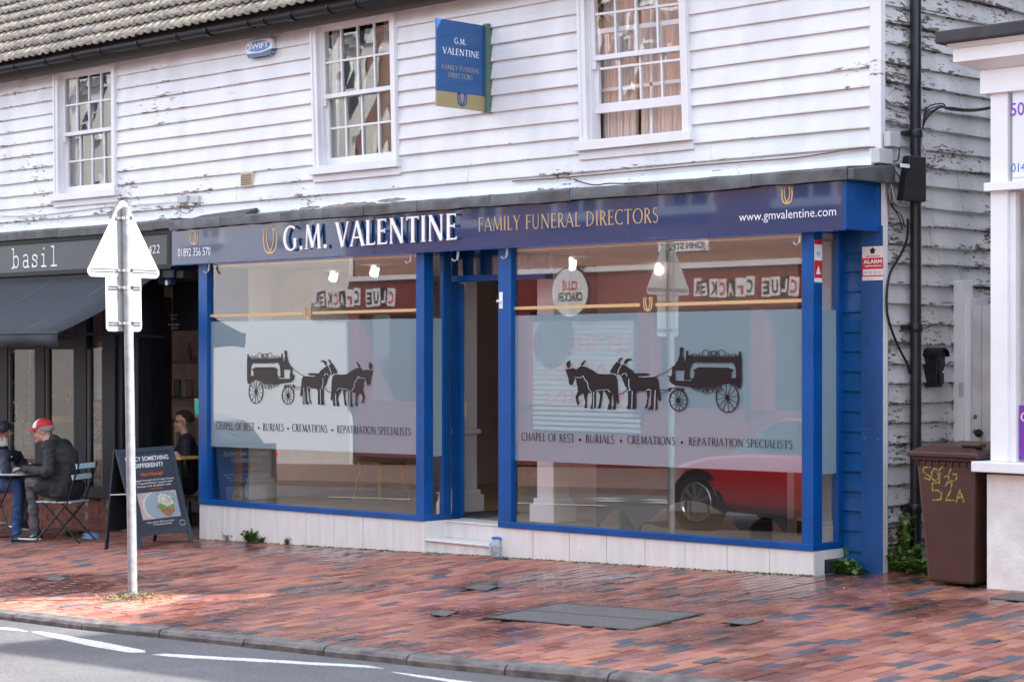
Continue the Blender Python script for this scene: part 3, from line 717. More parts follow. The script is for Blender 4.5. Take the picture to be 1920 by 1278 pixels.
# sash windows
def quadmap(q):
    tl, tr, br, bl = q
    def f(s, t, y):   # s 0..1 left-right, t 0..1 bottom-top
        a = bl.lerp(br, s); b = tl.lerp(tr, s); p = a.lerp(b, t); return Vector((p.x, y, p.z))
    return f
def bar(mb, f, s0, s1, t0, t1, y0, y1):
    mb.hexa([f(s0, t0, y0), f(s1, t0, y0), f(s1, t0, y1), f(s0, t0, y1), f(s0, t1, y0), f(s1, t1, y0), f(s1, t1, y1), f(s0, t1, y1)])
for w_ in WIN:
    f = quadmap(w_['O']); W = (w_['O'][1] - w_['O'][0]).length; H = (w_['O'][0] - w_['O'][3]).length
    a, b = .095 / W, .10 / H
    mb = MB()
    bar(mb, f, 0, a, .01, 1, -.055, .0); bar(mb, f, 1 - a, 1, .01, 1, -.055, .0); bar(mb, f, a, 1 - a, 1 - b, 1, -.0555, .0)
    bar(mb, f, .1 * a, .45 * a, .01, 1, -.068, -.055); bar(mb, f, 1 - .45 * a, 1 - .1 * a, .01, 1, -.068, -.055); bar(mb, f, .45 * a, 1 - .45 * a, 1 - .45 * b, 1 - .1 * b, -.068, -.0555)
    # reveal lining
    bar(mb, f, a * .8, a * 1.15, .02, 1 - b, 0, .12); bar(mb, f, 1 - a * 1.15, 1 - a * .8, .02, 1 - b, 0, .12); bar(mb, f, a, 1 - a, 1 - b * 1.1, 1 - b * .9, .001, .12)
    win = mb.build('window', M['trim'], bld, bevel=.003)
    mb = MB(); bar(mb, f, -.02, 1.02, -.005, .045, -.10, .11); bar(mb, f, -.01, 1.01, -.05, -.006, -.05, 0); mb.build('sill', M['trim'], win, bevel=.004)
    # sashes: inner quad; upper sash stands proud of the lower
    s0, s1 = a * 1.15, 1 - a * 1.15; t0, t1 = .05, 1 - b * 1.1
    lift = .14 if w_['kind'] == 2 else 0
    tm = (t0 + t1) / 2 + (.0 if w_['kind'] != 2 else -.02)
    st = .045 / W; rl = .045 / H; mw = .021 / W; mh = .021 / H
    for up in (1, 0):
        ya, yb = (.015, .05) if up else (.055, .09)
        u0, u1 = (tm - rl / 2, t1) if up else (t0 + lift, min(tm + rl / 2 + lift, t1))
        inset = 0 if up else .0
        mb = MB(); botr = rl if up else rl * 1.9
        bar(mb, f, s0, s0 + st, u0, u1, ya, yb); bar(mb, f, s1 - st, s1, u0, u1, ya, yb)
        bar(mb, f, s0 + st, s1 - st, u0, u0 + botr, ya, yb); bar(mb, f, s0 + st, s1 - st, u1 - rl, u1, ya, yb)
        if up: bar(mb, f, s0 - .0, s0 + st * .9, u0 - .045, u0, ya + .004, yb - .004)
        sash = mb.build('sash', M['trim'], win, bevel=.002)
        g0, g1, h0, h1 = s0 + st, s1 - st, u0 + botr, u1 - rl
        mb = MB()
        for i in range(1, 4): s_ = g0 + (g1 - g0) * i / 4; bar(mb, f, s_ - mw / 2, s_ + mw / 2, h0, h1, ya + .003, yb - .006)
        hm = (h0 + h1) / 2
        for i in range(4): bar(mb, f, g0 + (g1 - g0) * i / 4 + mw / 2, g0 + (g1 - g0) * (i + 1) / 4 - mw / 2, hm - mh / 2, hm + mh / 2, ya + .004, yb - .007)
        mb.build('glazing_bar', M['trim'], win)
        for i in range(4):
            for j in range(2):
                a0, a1 = g0 + (g1 - g0) * i / 4, g0 + (g1 - g0) * (i + 1) / 4; b0, b1 = (h0, hm) if j == 0 else (hm, h1)
                y = (ya + yb) / 2; q = lambda s_, t_: f(s_, t_, y + bseed.uniform(-.003, .003))
                pts = [q(a0, b0), q(a1, b0), q(a1, b1), q(a0, b1)]
                mb = MB(); mb.prism(pts, (0, .003, 0)); mb.build('pane', M['old_glass'], win)
    # room behind the glass
    p0, p1 = f(.02, 0, .2), f(.98, 1, .2)
    if w_['kind'] == 2:
        mb = MB(); n = 90
        path = lambda x0, x1, y: [(x0 + (x1 - x0) * i / n, y + .025 * math.sin(i * 1.1) + .008 * math.sin(i * .37)) for i in range(n + 1)]
        cm = mat('peach curtain', (.80, .64, .57), .8, var=.15, vscale=5, stretch=(6, 1, .4))
        for x0, x1 in ((p0.x, p0.x + .42), (p0.x + .46, p1.x)):
            pp = path(x0, x1, .24); mb = MB(); vs = []
            for x, y in pp: vs += [(x, y, p0.z - .1), (x, y, p1.z + .1)]
            mb.add(vs, [(2 * i, 2 * i + 2, 2 * i + 3, 2 * i + 1) for i in range(n)]); mb.build('curtain', cm, win, smooth=True)
        mb = MB(); xm = (p0.x + p1.x) / 2 + .05; mb.box(xm - .015, xm + .015, .16, .18, p0.z, p1.z); mb.box(p0.x, p1.x, .16, .178, 4.15, 4.18); mb.build('inner_frame', M['trim'], win)
    else:
        mb = MB(); mb.box(p0.x, p1.x, .9, .93, p0.z - .1, p1.z + .2); mb.build('blind', mat('grey blind', (.5, .47, .42), .8), win)
        mb = MB(); mb.box(p0.x + .02, p0.x + .10, .16, .19, p0.z, p1.z); mb.build('curtain', M['room_white'], win)

# roof
pitch = R(41); ye, ze = -.27, ZE + .02
mb = MB()
def roofp(x, s, n): return (x, ye + s * math.cos(pitch) - n * math.sin(pitch), ze + s * math.sin(pitch) + n * math.cos(pitch))
SL = (3.4 - ye) / math.cos(pitch)
mb.prism([roofp(XL - .3, 0.03, -.02), roofp(XC + .15, 0.03, -.02), roofp(XC + .15, SL, -.02), roofp(XL - .3, SL, -.02)], (0, .06 * math.sin(pitch), -.06 * math.cos(pitch)))
mb.prism([(XL - .3, 7.1, ze), (XC + .15, 7.1, ze), (XC + .15, 3.45, ze + SL * math.sin(pitch)), (XL - .3, 3.45, ze + SL * math.sin(pitch))], (0, 0, -.1))
roof = mb.build('roof', M['felt'], bld)
TWd, TG = .30, .285
prof = []
for i in range(13):
    u = i / 12; prof.append((u * TWd, .004 + .030 * max(0, math.sin(u * 2 * math.pi * 2 - .6)) ** 1))
def tile_geo():
    vs = []; n = len(prof)
    for (x, h) in prof:
        for s, e in ((0, .052), (TG + .06, .004)): vs.append((x, s, h + e))
    for (x, h) in prof:
        vs.append((x, 0.004, h + .040)); vs.append((x, TG + .06, h - .012))
    fs = []
    for i in range(n - 1):
        a = 2 * i; b = 2 * n + 2 * i
        fs += [(a, a + 2, a + 3, a + 1), (b, b + 1, b + 3, b + 2), (a, b, b + 2, a + 2)]
    fs += [(0, 1, 2 * n + 1, 2 * n), (2 * n - 2, 4 * n - 2, 4 * n - 1, 2 * n - 1)]
    return vs, fs
tv, tf = tile_geo(); tms = []
for m_ in (M['tile'], M['tile_b']):
    me = bpy.data.meshes.new('tile'); me.from_pydata(tv, [], tf); me.materials.append(m_); tms.append(me)
    me.polygons.foreach_set('use_smooth', [True] * len(me.polygons))
stuffT = MB(); rowsN = 13
for r_ in range(rowsN):
    s = r_ * TG - .02
    for i in range(46):
        x = XL + i * TWd; keep = x < X(700, -.25) + .3
        if not keep and r_ > 1: continue
        if x > XC: continue
        jx, jn = bseed.uniform(-.006, .006), bseed.uniform(-.003, .006)
        if r_ < 7 and keep and len([0]) and x > -25.6:
            o = bpy.data.objects.new('tile', tms[0 if bseed.random() < .75 else 1]); C.objects.link(o)
            p = Vector(roofp(x + jx, s, .01 + jn)); o.parent = bld
            o.location = p - Vector(bld['_b']); o.rotation_euler = (pitch, bseed.uniform(-.008, .008), bseed.uniform(-.008, .008))
        else:
            stuffT.mi = 0 if bseed.random() < .75 else 1
            stuffT.add([roofp(x + jx + a, s + b, .01 + c) for a, b, c in tv], tf)
stuffT.build('tile', [M['tile'], M['tile_b']], bld)['kind'] = 'stuff'
mb = MB(); mb.box(XL, XC, -.22, -.19, ZE - .17, ZE + .02); mb.box(XL, XC, -.19, 0, ZE - .02, ZE); mb.build('eaves_board', M['soffit'], bld)

# gutter
gut = thing('gutter', 'black half-round gutter running under the tiled roof edge', 'gutter', (-18, -.33, ZE - .03))
def gz(x): return ZE - .03 - .006 * (x + 18) * .3
mb = MB(); vs = []; fs = []; n = 9; x = XL
xs_ = []
while x < XC + .1: xs_.append(x); x += .6
for x in xs_:
    zc = gz(x) + bseed.uniform(-.004, .004)
    for k in range(n): a = math.pi * k / (n - 1); vs.append((x, -.335 - .062 * math.cos(a), zc - .062 * math.sin(a)))
    for k in range(n): a = math.pi * (n - 1 - k) / (n - 1); vs.append((x, -.335 - .056 * math.cos(a), zc - .056 * math.sin(a) + .001))
q = 2 * n
for i in range(len(xs_) - 1):
    for k in range(q): a, b = i * q + k, i * q + (k + 1) % q; fs.append((a, a + q, b + q, b))
mb.add(vs, fs); mb.build('channel', M['black_plastic'], gut, smooth='auto')
for px in (32, 90, 141, 193, 263, 336, 388, 470, 500, 545, 620, 672):
    x = X(px, -.335); mb = MB(); wd = .02 if px not in (545, 388) else .07
    path = [(x, -.335 - .069 * math.cos(math.pi * k / 10), gz(x) - .069 * math.sin(math.pi * k / 10)) for k in range(11)]
    for s in (0, wd):
        pass
    vs = []
    for p_ in path: vs += [(p_[0], p_[1], p_[2]), (p_[0] + wd, p_[1], p_[2])]
    mb.add(vs, [(2 * i, 2 * i + 1, 2 * i + 3, 2 * i + 2) for i in range(10)])
    o = mb.build('bracket', M['black_plastic'], gut); o.modifiers.new('s', 'SOLIDIFY').thickness = .008

# ------------------------------------------------------------------ blue shopfront
YF, YB, YG = -.50, -.43, -.385          # sign face, box front, glass plane
sf = thing('shopfront', 'royal blue funeral director shopfront with two bay windows and travertine base', 'shopfront', (-13.4, -.3, -.1))
ZF0, ZF1 = 2.735, 3.11
# sign box
mb = MB(); mb.box(XF0, XF1, YF, -.02, ZF0, ZF1 + .02)
fas = mb.build('fascia', M['fascia'], sf)
mb = MB(); mb.box(XF1 - .03, XF1 + .0025, YF - .004, -.02, ZF0 - .003, ZF1 + .01); mb.build('fascia_end', M['blue'], fas)
mb = MB()
k = 30
for i in range(k):
    x0, x1 = XF0 + (XF1 - XF0) * i / k, XF0 + (XF1 - XF0) * (i + 1) / k
    mb.box(x0, x1 - (.0008 if i % 10 == 9 else 0), YF - .022, YF - .001, ZF0 - .012, ZF0 - .004)
mb.build('drip_edge', M['blue'], fas)
mb = MB()
for px in (393, 466, 636, 700, 760, 955, 1010, 1065, 1190, 1330, 1440):
    for zz in (ZF0 + .02, ZF1 - .02): x = X(px, YF); mb.ball((x, YF - .001, zz), .006, 6, 4)
mb.build('screw', M['blue'], fas)
for px in (702, 1182):
    x = X(px, YF); mb = MB(); mb.box(x - .003, x + .003, YF - .0018, YF, ZF0, ZF1); mb.build('panel_joint', M['navy_edge'], fas)
# lead roof with welts, front apron
lead = MB(); LS = [X(px, -.55) for px in (318, 343, 414, 528, 683, 783, 920, 1070, 1235, 1410, 1590)]
for a, b in zip(LS, LS[1:]):
    lead = MB(); j = bseed.uniform(-.004, .004); kk = 5; vs = []
    for i in range(kk + 1):
        x = a + (b - a - .006) * i / kk; w1, w2 = bseed.uniform(-.004, .004), bseed.uniform(-.005, .005)
        vs += [(x, -.535 + w1, ZF1 - .004 + w2 + j), (x, -.558 + w1, ZF1 + w2 + j), (x, -.562 + w2, ZF1 + .085 + w1), (x, -.545, ZF1 + .106 + w1), (x, -.03, ZF1 + .15), (x, -.03, ZF1 + .12), (x, -.53, ZF1 + .03)]
    n = 7; lead.add(vs, [(i * n + q, (i + 1) * n + q, (i + 1) * n + (q + 1) % n, i * n + (q + 1) % n) for i in range(kk) for q in range(n)] + [tuple(range(n)), tuple(range(kk * n, kk * n + n))[::-1]])
    lead.build('lead_sheet', M['lead'], sf, smooth='auto')
lead = MB(); xe = LS[-1]
lead.prism([(xe, -.56, ZF1), (xe, -.56, ZF1 + .09), (xe, -.03, ZF1 + .15), (xe, .02, ZF1 + .15), (xe, .02, ZF1)], (.055, 0, -.004)); lead.build('lead_sheet', M['lead'], sf, bevel=.01)
lead = MB(); a, b = P(372, 405, -.1), P(482, 405, -.1); lead.prism([(a.x, -.3, 3.19), (b.x, -.25, 3.22), (b.x - .02, -.05, 3.30), (a.x + .06, -.05, 3.27)], (0, -.03, .03)); lead.build('lead_patch', M['lead'], sf, bevel=.006)
# lettering on the fascia
OUT = (0, -1, 0)
o, ex, ez = span((533, 470), (858, 449), 49, YF - .03)
# big raised letters, each a part of its own, on short stand-offs
serif_text('G.M. VALENTINE', o, ex, Vector((0, 0, P(858, 402, YF).z - P(858, 449, YF).z + .012)), OUT, 'letter', M['letter'], sf, depth=.010, wf=1.0, each='letter')
o, ex, ez = span((897, 434), (1235, 417), 30, YF - .002)
ez = Vector((0, 0, P(1200, 388, YF).z - P(1200, 416, YF).z))
serif_text('FAMILY FUNERAL DIRECTORS', o, ex, ez, OUT, 'gold_lettering', M['gold'], fas, wf=.72)
for (pl, ph, ptop) in ((357, 458, 437), (1466, 382, 354)):
    a = P(pl, ph, YF - .002); wd = X(pl + (14 if pl < 400 else 20), YF) - a.x
    horseshoe(a, (wd, 0, 0), (0, 0, P(pl, ptop, YF).z - a.z), OUT, 'horseshoe_emblem', M['gold'], fas, lw=.13)
a = P(494, 475, YF - .002); horseshoe(a, (X(520, YF) - a.x, 0, 0), (0, 0, P(494, 431, YF).z - a.z), OUT, 'horseshoe_emblem', M['gold'], fas, lw=.085)
mb = MB(); o, ex, ez = span((334, 481), (395, 478), 14, YF - .002); put_text('01892 356 570', o, ex, ez * 1.1, OUT, mb, bold=.0)
mb.build('phone_number', M['letter'], fas)
mb = MB(); o, ex, ez = span((1386, 415), (1568, 404), 17, YF - .002); put_text('www.gmvalentine.com', o, ex, ez, OUT, mb, bold=-.004)
mb.build('web_address', M['letter'], fas)

def sill_z(x): return .141 + (x + 17.6) / 8.3 * .058 + .006
def bay(pl0, pl1, pg0, pg1, pret, prear, zt=ZF0 + .03, name='bay_window'):
    """front frame from px pl0 to pl1 (front face), glass pg0..pg1, return glass to pret, rear post to prear"""
    x0, x1 = X(pl0, YB), X(pl1, YB); g0, g1 = X(pg0, YG), X(pg1, YG); zb = lambda x: sill_z(x)
    xs1 = x1                        # side plane of the box
    yr = PX(pret, 1000, xs1).y; yq = PX(prear, 1000, xs1).y
    yc = PX((pl1 + 2 * 9.0), 1000, xs1).y
    mb = MB()
    def postbox(xa, xb, ya, yb): mb.hexa([(xa, ya, zb(xa)), (xb, ya, zb(xb)), (xb, yb, zb(xb)), (xa, yb, zb(xa)), (xa, ya, zt), (xb, ya, zt), (xb, yb, zt), (xa, yb, zt)])
    gf0 = X(pg0, YB); gf1 = X(pg1, YB)
    postbox(x0, gf0, YB, YB + .07); f = mb.build('bay_window', M['blue'], sf, bevel=.004)
    mb = MB(); postbox(gf1, x1, YB, YB + .12); mb.build('corner_post', M['blue'], f, bevel=.004)
    mb = MB(); postbox(x1 - .06, x1 - .001, yr, yq); mb.build('rear_post', M['blue'], f, bevel=.004)
    mb = MB()
    def rail(xa, xb, ya, yb, h0, h1): mb.hexa([(xa, ya, zb(xa) + h0), (xb, ya, zb(xb) + h0), (xb, yb, zb(xb) + h0), (xa, yb, zb(xa) + h0), (xa, ya, zb(xa) + h1), (xb, ya, zb(xb) + h1), (xb, yb, zb(xb) + h1), (xa, yb, zb(xa) + h1)])
    rail(x0 - .002, x1 + .002, YB - .004, YB + .10, -.002, .052)
    rail(x1 - .07, x1 + .0015, YB + .10, yq + .002, -.002, .05)
    mb.build('bottom_rail', M['blue'], f, bevel=.003)
    mb = MB(); mb.box(gf0, gf1, YB + .005, YB + .05, zt - .035, zt + .02); mb.box(x1 - .05, x1 - .003, YB + .12, yr, zt - .034, zt + .02); mb.build('top_rail', M['navy_edge'], f)
    # glass
    mb = MB(); mb.box(gf0 - .01, gf1 + .01, YG, YG + .006, .15, zt - .01); mb.build('glass', M['glass'], f)
    mb = MB(); mb.box(x1 - .034, x1 - .028, YB + .12, yr + .005, .15, zt - .01); mb.build('glass', M['glass'], f)
    return dict(f=f, x0=x0, x1=x1, g0=g0, g1=g1, yr=yr, yq=yq, yc=YB + .12, zb=zb, gf0=gf0, gf1=gf1)
B1 = bay(372, 795, 388, 780, 832, 846)
B2 = bay(934, 1525, 958, 1503, 1573, 1587)
# frosted bands, gold lines, hearses
def band(B, pts, name='frosted_film'):
    # pts: px of the band's 4 corners
    q = [P(px, py, YG + .009) for px, py in pts]; mb = MB(); mb.prism(q, (0, .0008, 0)); mb.build(name, M['frost'], B['f'])
    zt_, zb_ = (q[0].z + q[1].z) / 2, (q[2].z + q[3].z) / 2
    mb = MB(); mb.box(B['x1'] - .027, B['x1'] - .0262, B['yc'], B['yr'], zb_, zt_); mb.build(name, M['frost'], B['f'])
band(B1, [(386, 603), (782, 597), (782, 852), (386, 836)])
band(B2, [(954, 592), (1506, 579), (1506, 886), (954, 862)])
def goldline(B, a, b, c, d):
    for (p, q) in ((a, b), (c, d)):
        pa, pb = P(*p, YG - .001), P(*q, YG - .001); mb = MB()
        mb.prism([(pa.x, YG - .001, pa.z - .014), (pb.x, YG - .001, pb.z - .014), (pb.x, YG - .001, pb.z + .014), (pa.x, YG - .001, pa.z + .014)], (0, -.0008, 0)); mb.build('gold_line', M['gold'], B['f'])
goldline(B1, (388, 592), (568, 587), (586, 586.5), (781, 581))
goldline(B2, (957, 578), (1200, 571.5), (1229, 571), (1504, 563))
for (px, py, ww, hh) in ((571, 597, 12, 19), (1207, 582, 16, 23)):
    a = P(px, py, YG - .002); horseshoe(a, (X(px + ww, YG) - a.x, 0, 0), (0, 0, P(px, py - hh, YG).z - a.z), OUT, 'horseshoe_emblem', M['gold'], (B1 if px < 800 else B2)['f'], lw=.13)
# window texts
for B, wl, hp in ((B1, [((405, 804), (477, 807), 'CHAPEL OF REST'), ((493, 807), (532, 808), 'BURIALS'), ((548, 808), (614, 811), 'CREMATIONS'), ((632, 811), (770, 816), 'REPATRIATION SPECIALISTS')], 14),
                  (B2, [((978, 825), (1077, 829), 'CHAPEL OF REST'), ((1098, 829), (1152, 831), 'BURIALS'), ((1176, 831), (1266, 834), 'CREMATIONS'), ((1291, 834), (1486, 841), 'REPATRIATION SPECIALISTS')], 15)):
    for a, b, s in wl:
        o, ex, ez = span(a, b, hp, YG - .0015); serif_text(s, o, ex, ez, OUT, 'window_lettering', M['art'], B['f'], depth=.001, wf=.8, gap=.07)
    for (a, b, s), (a2, b2, s2) in zip(wl, wl[1:]):
        m_ = P((b[0] + a2[0]) / 2, (b[1] + a2[1]) / 2 - 5, YG - .0015); mb = MB(); mb.prism([m_ + Vector((.013 * math.cos(k), 0, .013 * math.sin(k))) for k in [i * .785 for i in range(8)]], (0, -.001, 0)); mb.build('dot', M['art'], B['f'])

# hearse print, traced in the plane of the left pane (units: 1/7.385 px)
ART = {
 'carriage': [[(98, 200), (592, 195), (600, 262), (500, 250), (340, 262), (190, 255), (160, 275), (98, 280)], [(98, 268), (172, 262), (150, 320), (145, 430), (185, 440), (180, 485), (98, 485)],
   [(520, 250), (600, 262), (612, 470), (520, 455), (562, 440), (556, 340), (545, 290)],
   [(98, 478), (740, 478), (745, 495), (705, 530), (570, 545), (530, 560), (330, 555), (290, 510), (230, 485), (160, 510), (120, 555), (105, 540)],
   [(162, 347), (212, 318), (478, 318), (528, 350), (512, 372), (520, 430), (545, 485), (170, 485), (187, 435), (187, 375)],
   [(102, 200), (104, 140), (122, 140), (124, 200)], [(570, 200), (572, 130), (588, 130), (592, 200)]],
 'driver': [[(612, 90), (652, 90), (649, 130), (656, 140), (616, 140), (620, 130)], [(622, 138), (652, 140), (648, 175), (628, 175)],
   [(622, 168), (650, 168), (668, 240), (702, 305), (725, 318), (722, 400), (698, 400), (698, 355), (612, 352), (604, 260)], [(692, 398), (722, 398), (735, 432), (768, 422), (745, 452), (752, 482), (690, 482)]],
 'horses': [[(880, 440), (855, 480), (845, 600), (830, 715), (850, 722), (868, 660), (866, 830), (890, 836), (885, 690), (900, 640), (908, 830), (960, 836), (930, 780), (925, 625), (937, 605), (952, 700), (962, 800), (988, 832), (990, 815), (972, 760), (965, 690), (972, 608), (1060, 618), (1078, 650), (1078, 830), (1110, 840), (1175, 840), (1160, 780), (1160, 600), (1190, 560), (1225, 455), (1250, 415), (1280, 425), (1300, 405), (1347, 402), (1345, 370), (1310, 310), (1278, 262), (1240, 290), (1200, 300), (1160, 330), (1110, 370), (1095, 400), (1040, 440), (960, 446)],
   [(930, 413), (980, 398), (1090, 402), (1060, 437), (960, 430)],
   [(1320, 415), (1285, 440), (1270, 500), (1265, 640), (1255, 770), (1275, 782), (1285, 700), (1290, 850), (1322, 860), (1310, 790), (1315, 650), (1332, 700), (1335, 855), (1378, 860), (1365, 800), (1352, 760), (1380, 680), (1425, 610), (1430, 690), (1450, 845), (1480, 857), (1462, 770), (1455, 680), (1475, 640), (1500, 640), (1505, 850), (1562, 864), (1545, 790), (1540, 660), (1590, 665), (1600, 700), (1600, 850), (1628, 856), (1615, 780), (1640, 665), (1690, 700), (1700, 740), (1685, 800), (1705, 824), (1727, 720), (1697, 640), (1710, 560), (1722, 480), (1738, 460), (1730, 400), (1700, 350), (1665, 322), (1600, 335), (1540, 370), (1480, 415), (1400, 420)],
   [(1700, 372), (1750, 350), (1838, 365), (1830, 400), (1808, 480), (1796, 560), (1760, 565), (1745, 500), (1715, 440)]],
 'plume': [[(1118, 250), (1125, 225), (1160, 220), (1195, 245), (1202, 290), (1185, 297), (1168, 265), (1140, 240)], [(1212, 222), (1230, 210), (1260, 235), (1262, 275), (1246, 278), (1238, 240)],
   [(1605, 252), (1625, 250), (1660, 285), (1665, 320), (1646, 318), (1630, 282)], [(1788, 252), (1815, 260), (1832, 300), (1815, 352), (1793, 347), (1785, 300)]],
}
wh = []
for (cx, cy, rx, ry, ns) in ((222, 655, 97, 165, 12), (665, 710, 82, 122, 12)): wh.append((cx, cy, rx, ry, ns))
LINES = [([(720, 330), (800, 390), (880, 440)], 7), ([(730, 340), (830, 410), (900, 445)], 5), ([(735, 585), (845, 598)], 9), ([(740, 560), (765, 590), (740, 600)], 10), ([(735, 600), (840, 635)], 7), ([(1165, 590), (1210, 650), (1260, 667)], 9),
         ([(618, 590), (620, 570), (730, 570), (745, 592)], 22), ([(590, 655), (620, 590), (665, 580), (715, 600), (748, 655)], 10)]
def ringl(cx, cy, rx, ry, n=16, a0=0, a1=360): return [(cx + rx * math.cos(R(a0 + (a1 - a0) * k / n)), cy + ry * math.sin(R(a0 + (a1 - a0) * k / n))) for k in range(n + 1)]
SCR = [ringl(272, 150, 30, 30, 12, 180, 420), ringl(412, 150, 30, 30, 12, 120, 360), ringl(340, 160, 26, 22), ringl(310, 170, 16, 16), ringl(375, 170, 16, 16), ringl(225, 175, 20, 16), ringl(455, 175, 20, 16),
       ringl(165, 180, 22, 16, 10, 180, 400), ringl(515, 180, 22, 16, 10, 140, 360), ringl(140, 188, 12, 10), ringl(545, 188, 12, 10), [(300, 136), (380, 136)], [(124, 192), (570, 190)],
       ringl(330, 580, 22, 18), ringl(372, 590, 26, 20), ringl(415, 600, 22, 18), ringl(460, 580, 24, 16), ringl(505, 570, 22, 14), ringl(405, 575, 16, 14), ringl(290, 570, 18, 16)]
HL = [[(1150, 470), (1150, 560), (1135, 610), (1160, 610)], [(1170, 440), (1180, 405), (1210, 410), (1225, 430)], [(1225, 300), (1250, 350), (1270, 410)], [(1345, 640), (1370, 610), (1440, 618), (1500, 630)],
      [(1545, 655), (1580, 600), (1590, 530), (1620, 490)], [(1620, 490), (1640, 445), (1665, 470), (1735, 468)], [(925, 610), (950, 590), (975, 605)], [(1720, 545), (1750, 550)], [(900, 430), (1000, 445), (1050, 440)], [(1115, 620), (1120, 830)], [(1520, 640), (1525, 850)], [(885, 600), (890, 830)]]
def art_left(x, y): return P(450 + x / 7.385, 645 + y / 7.385, YG - .002)
xL0, xL1 = art_left(98, 0).x, art_left(1838, 0).x
xR0, xR1 = X(1061, YG), X(1391, YG)
zl = art_left(98, 860).z, art_left(98, 90).z
za, zb2 = Z(1391, 775, YG), Z(1275, 652, YG)
def art_right(x, y):
    p = art_left(x, y); s = (p.x - xL0) / (xL1 - xL0)
    zz0 = Z(460, 757, YG); zz1 = Z(533, 658, YG)
    return Vector((xR1 + (xR0 - xR1) * s, p.y, za + (p.z - zz0) * (zb2 - za) / (zz1 - zz0)))
for f, B in ((art_left, B1), (art_right, B2)):
    outv = Vector((0, -.001, 0)); body = MB()
    for i, poly in enumerate(ART['carriage']): body.prism([f(*p) + Vector((0, -.0002 * i, 0)) for p in poly], outv)
    drv = MB()
    for i, poly in enumerate(ART['driver']): drv.prism([f(*p) + Vector((0, -.0016 - .0002 * i, 0)) for p in poly], outv)
    drv.build('driver_print', M['art'], B['f'])
    for i, l in enumerate(SCR): stroke2(body, l, 7, f, (0, -1, 0), .001)
    for l, wd in LINES[:6]: stroke2(body, l, wd, f, (0, -1, 0), .001)
    stroke2(body, LINES[6][0], 14, f, (0, -1, 0), .0013); stroke2(body, LINES[7][0], 8, f, (0, -1, 0), .0013)
    for k in range(26):
        x = 200 + k * 12; body.prism([f(x, 248), f(x + 6, 248), f(x + 6, 266), f(x, 266)], outv * 1.1)
    car = body.build('hearse_print', M['art'], B['f'])
    for cx, cy, rx, ry, ns in wh:
        wb = MB()
        stroke2(wb, ringl(cx, cy, rx, ry, 30), 11, f, (0, -1, 0), .0016); stroke2(wb, ringl(cx, cy, 12, 18, 10), 14, f, (0, -1, 0), .0016)
        for k in range(ns):
            a = R(k * 360 / ns + 8); stroke2(wb, [(cx, cy), (cx + rx * math.cos(a), cy + ry * math.sin(a))], 6, f, (0, -1, 0), .0015)
        wb.build('hearse_wheel_print', M['art'], B['f'])
    hb = MB()
    for i, poly in enumerate(ART['horses'] + ART['plume']): hb.prism([f(*p) + Vector((0, -.0002 * i, 0)) for p in poly], outv)
    hb.build('horse_print', M['art'], B['f'])
    lp = mat('pale line print', (.45, .52, .58), .5)
    for l in HL: lb = MB(); stroke2(lb, l, 5, f, (0, -1, 0), .0042); lb.build('harness_print', lp, B['f'])

# stall riser in travertine tiles
def riser(x0, x1, y, joints, parent=sf):
    xs = [x0] + [j for j in joints if x0 + .05 < j < x1 - .05] + [x1]
    for a, b in zip(xs, xs[1:]):
        jy = bseed.uniform(-.0015, .0015); mb = MB(); g = .003
        mb.hexa([(a + g, y + jy, ground(a, y) - .03), (b - g, y + jy, ground(b, y) - .03), (b - g, y + .05, ground(b, y) - .03), (a + g, y + .05, ground(a, y) - .03),
                 (a + g, y + jy, sill_z(a) - .003), (b - g, y + jy, sill_z(b) - .003), (b - g, y + .05, sill_z(b) - .003), (a + g, y + .05, sill_z(a) - .003)])
        mb.build('stone_tile', M['traver'], parent, bevel=.002)
    mb = MB(); mb.box(x0 + .01, x1 - .01, y + .052, y + .2, -.5, .13); mb.build('riser_core', M['dark'], parent)
YRi = YB + .012
riser(B1['x0'], B1['x1'] - .006, YRi, [X(p, YRi) for p in (417, 470, 521, 573, 626, 680, 737)])
riser(B2['x0'], B2['x1'] - .006, YRi, [X(p, YRi) for p in (999, 1067, 1137, 1209, 1284, 1363, 1443)])
# returns of the riser
for B, yend in ((B1, -.02), (B2, .0)):
    x = B['x1'] - .006; mb = MB(); ys = [YRi + .002, (YRi + yend) / 2, yend] if B is B2 else [YRi + .002, yend]
    for a, b in zip(ys, ys[1:]):
        mb = MB(); mb.box(x, x + .004 + bseed.uniform(0, .001), a + .002, b - .002, ground(x, a) - .06, sill_z(x) - .004); mb.build('stone_tile', M['traver'], sf)
x = B2['x1'] - .002; va = thing('air_vent', 'grey louvred air brick low on the end of the shopfront base', 'vent', (x + .004, -.2, .05))
ya, yb = PX(1543, 1040, x).y + .02, PX(1577, 1040, x).y; z0, z1 = .012, .125
mb = MB(); mb.box(x, x + .006, ya, yb, z0, z1); mb.build('backing', M['dark'], va)
for k in range(6):
    zz = z0 + .008 + k * (z1 - z0 - .01) / 6; mb = MB(); mb.prism([(x + .006, ya + .008, zz + .012), (x + .016, ya + .008, zz), (x + .017, ya + .008, zz + .003), (x + .007, ya + .008, zz + .015)], (0, yb - ya - .016, 0)); mb.build('slat', M['galv_dark'], va)
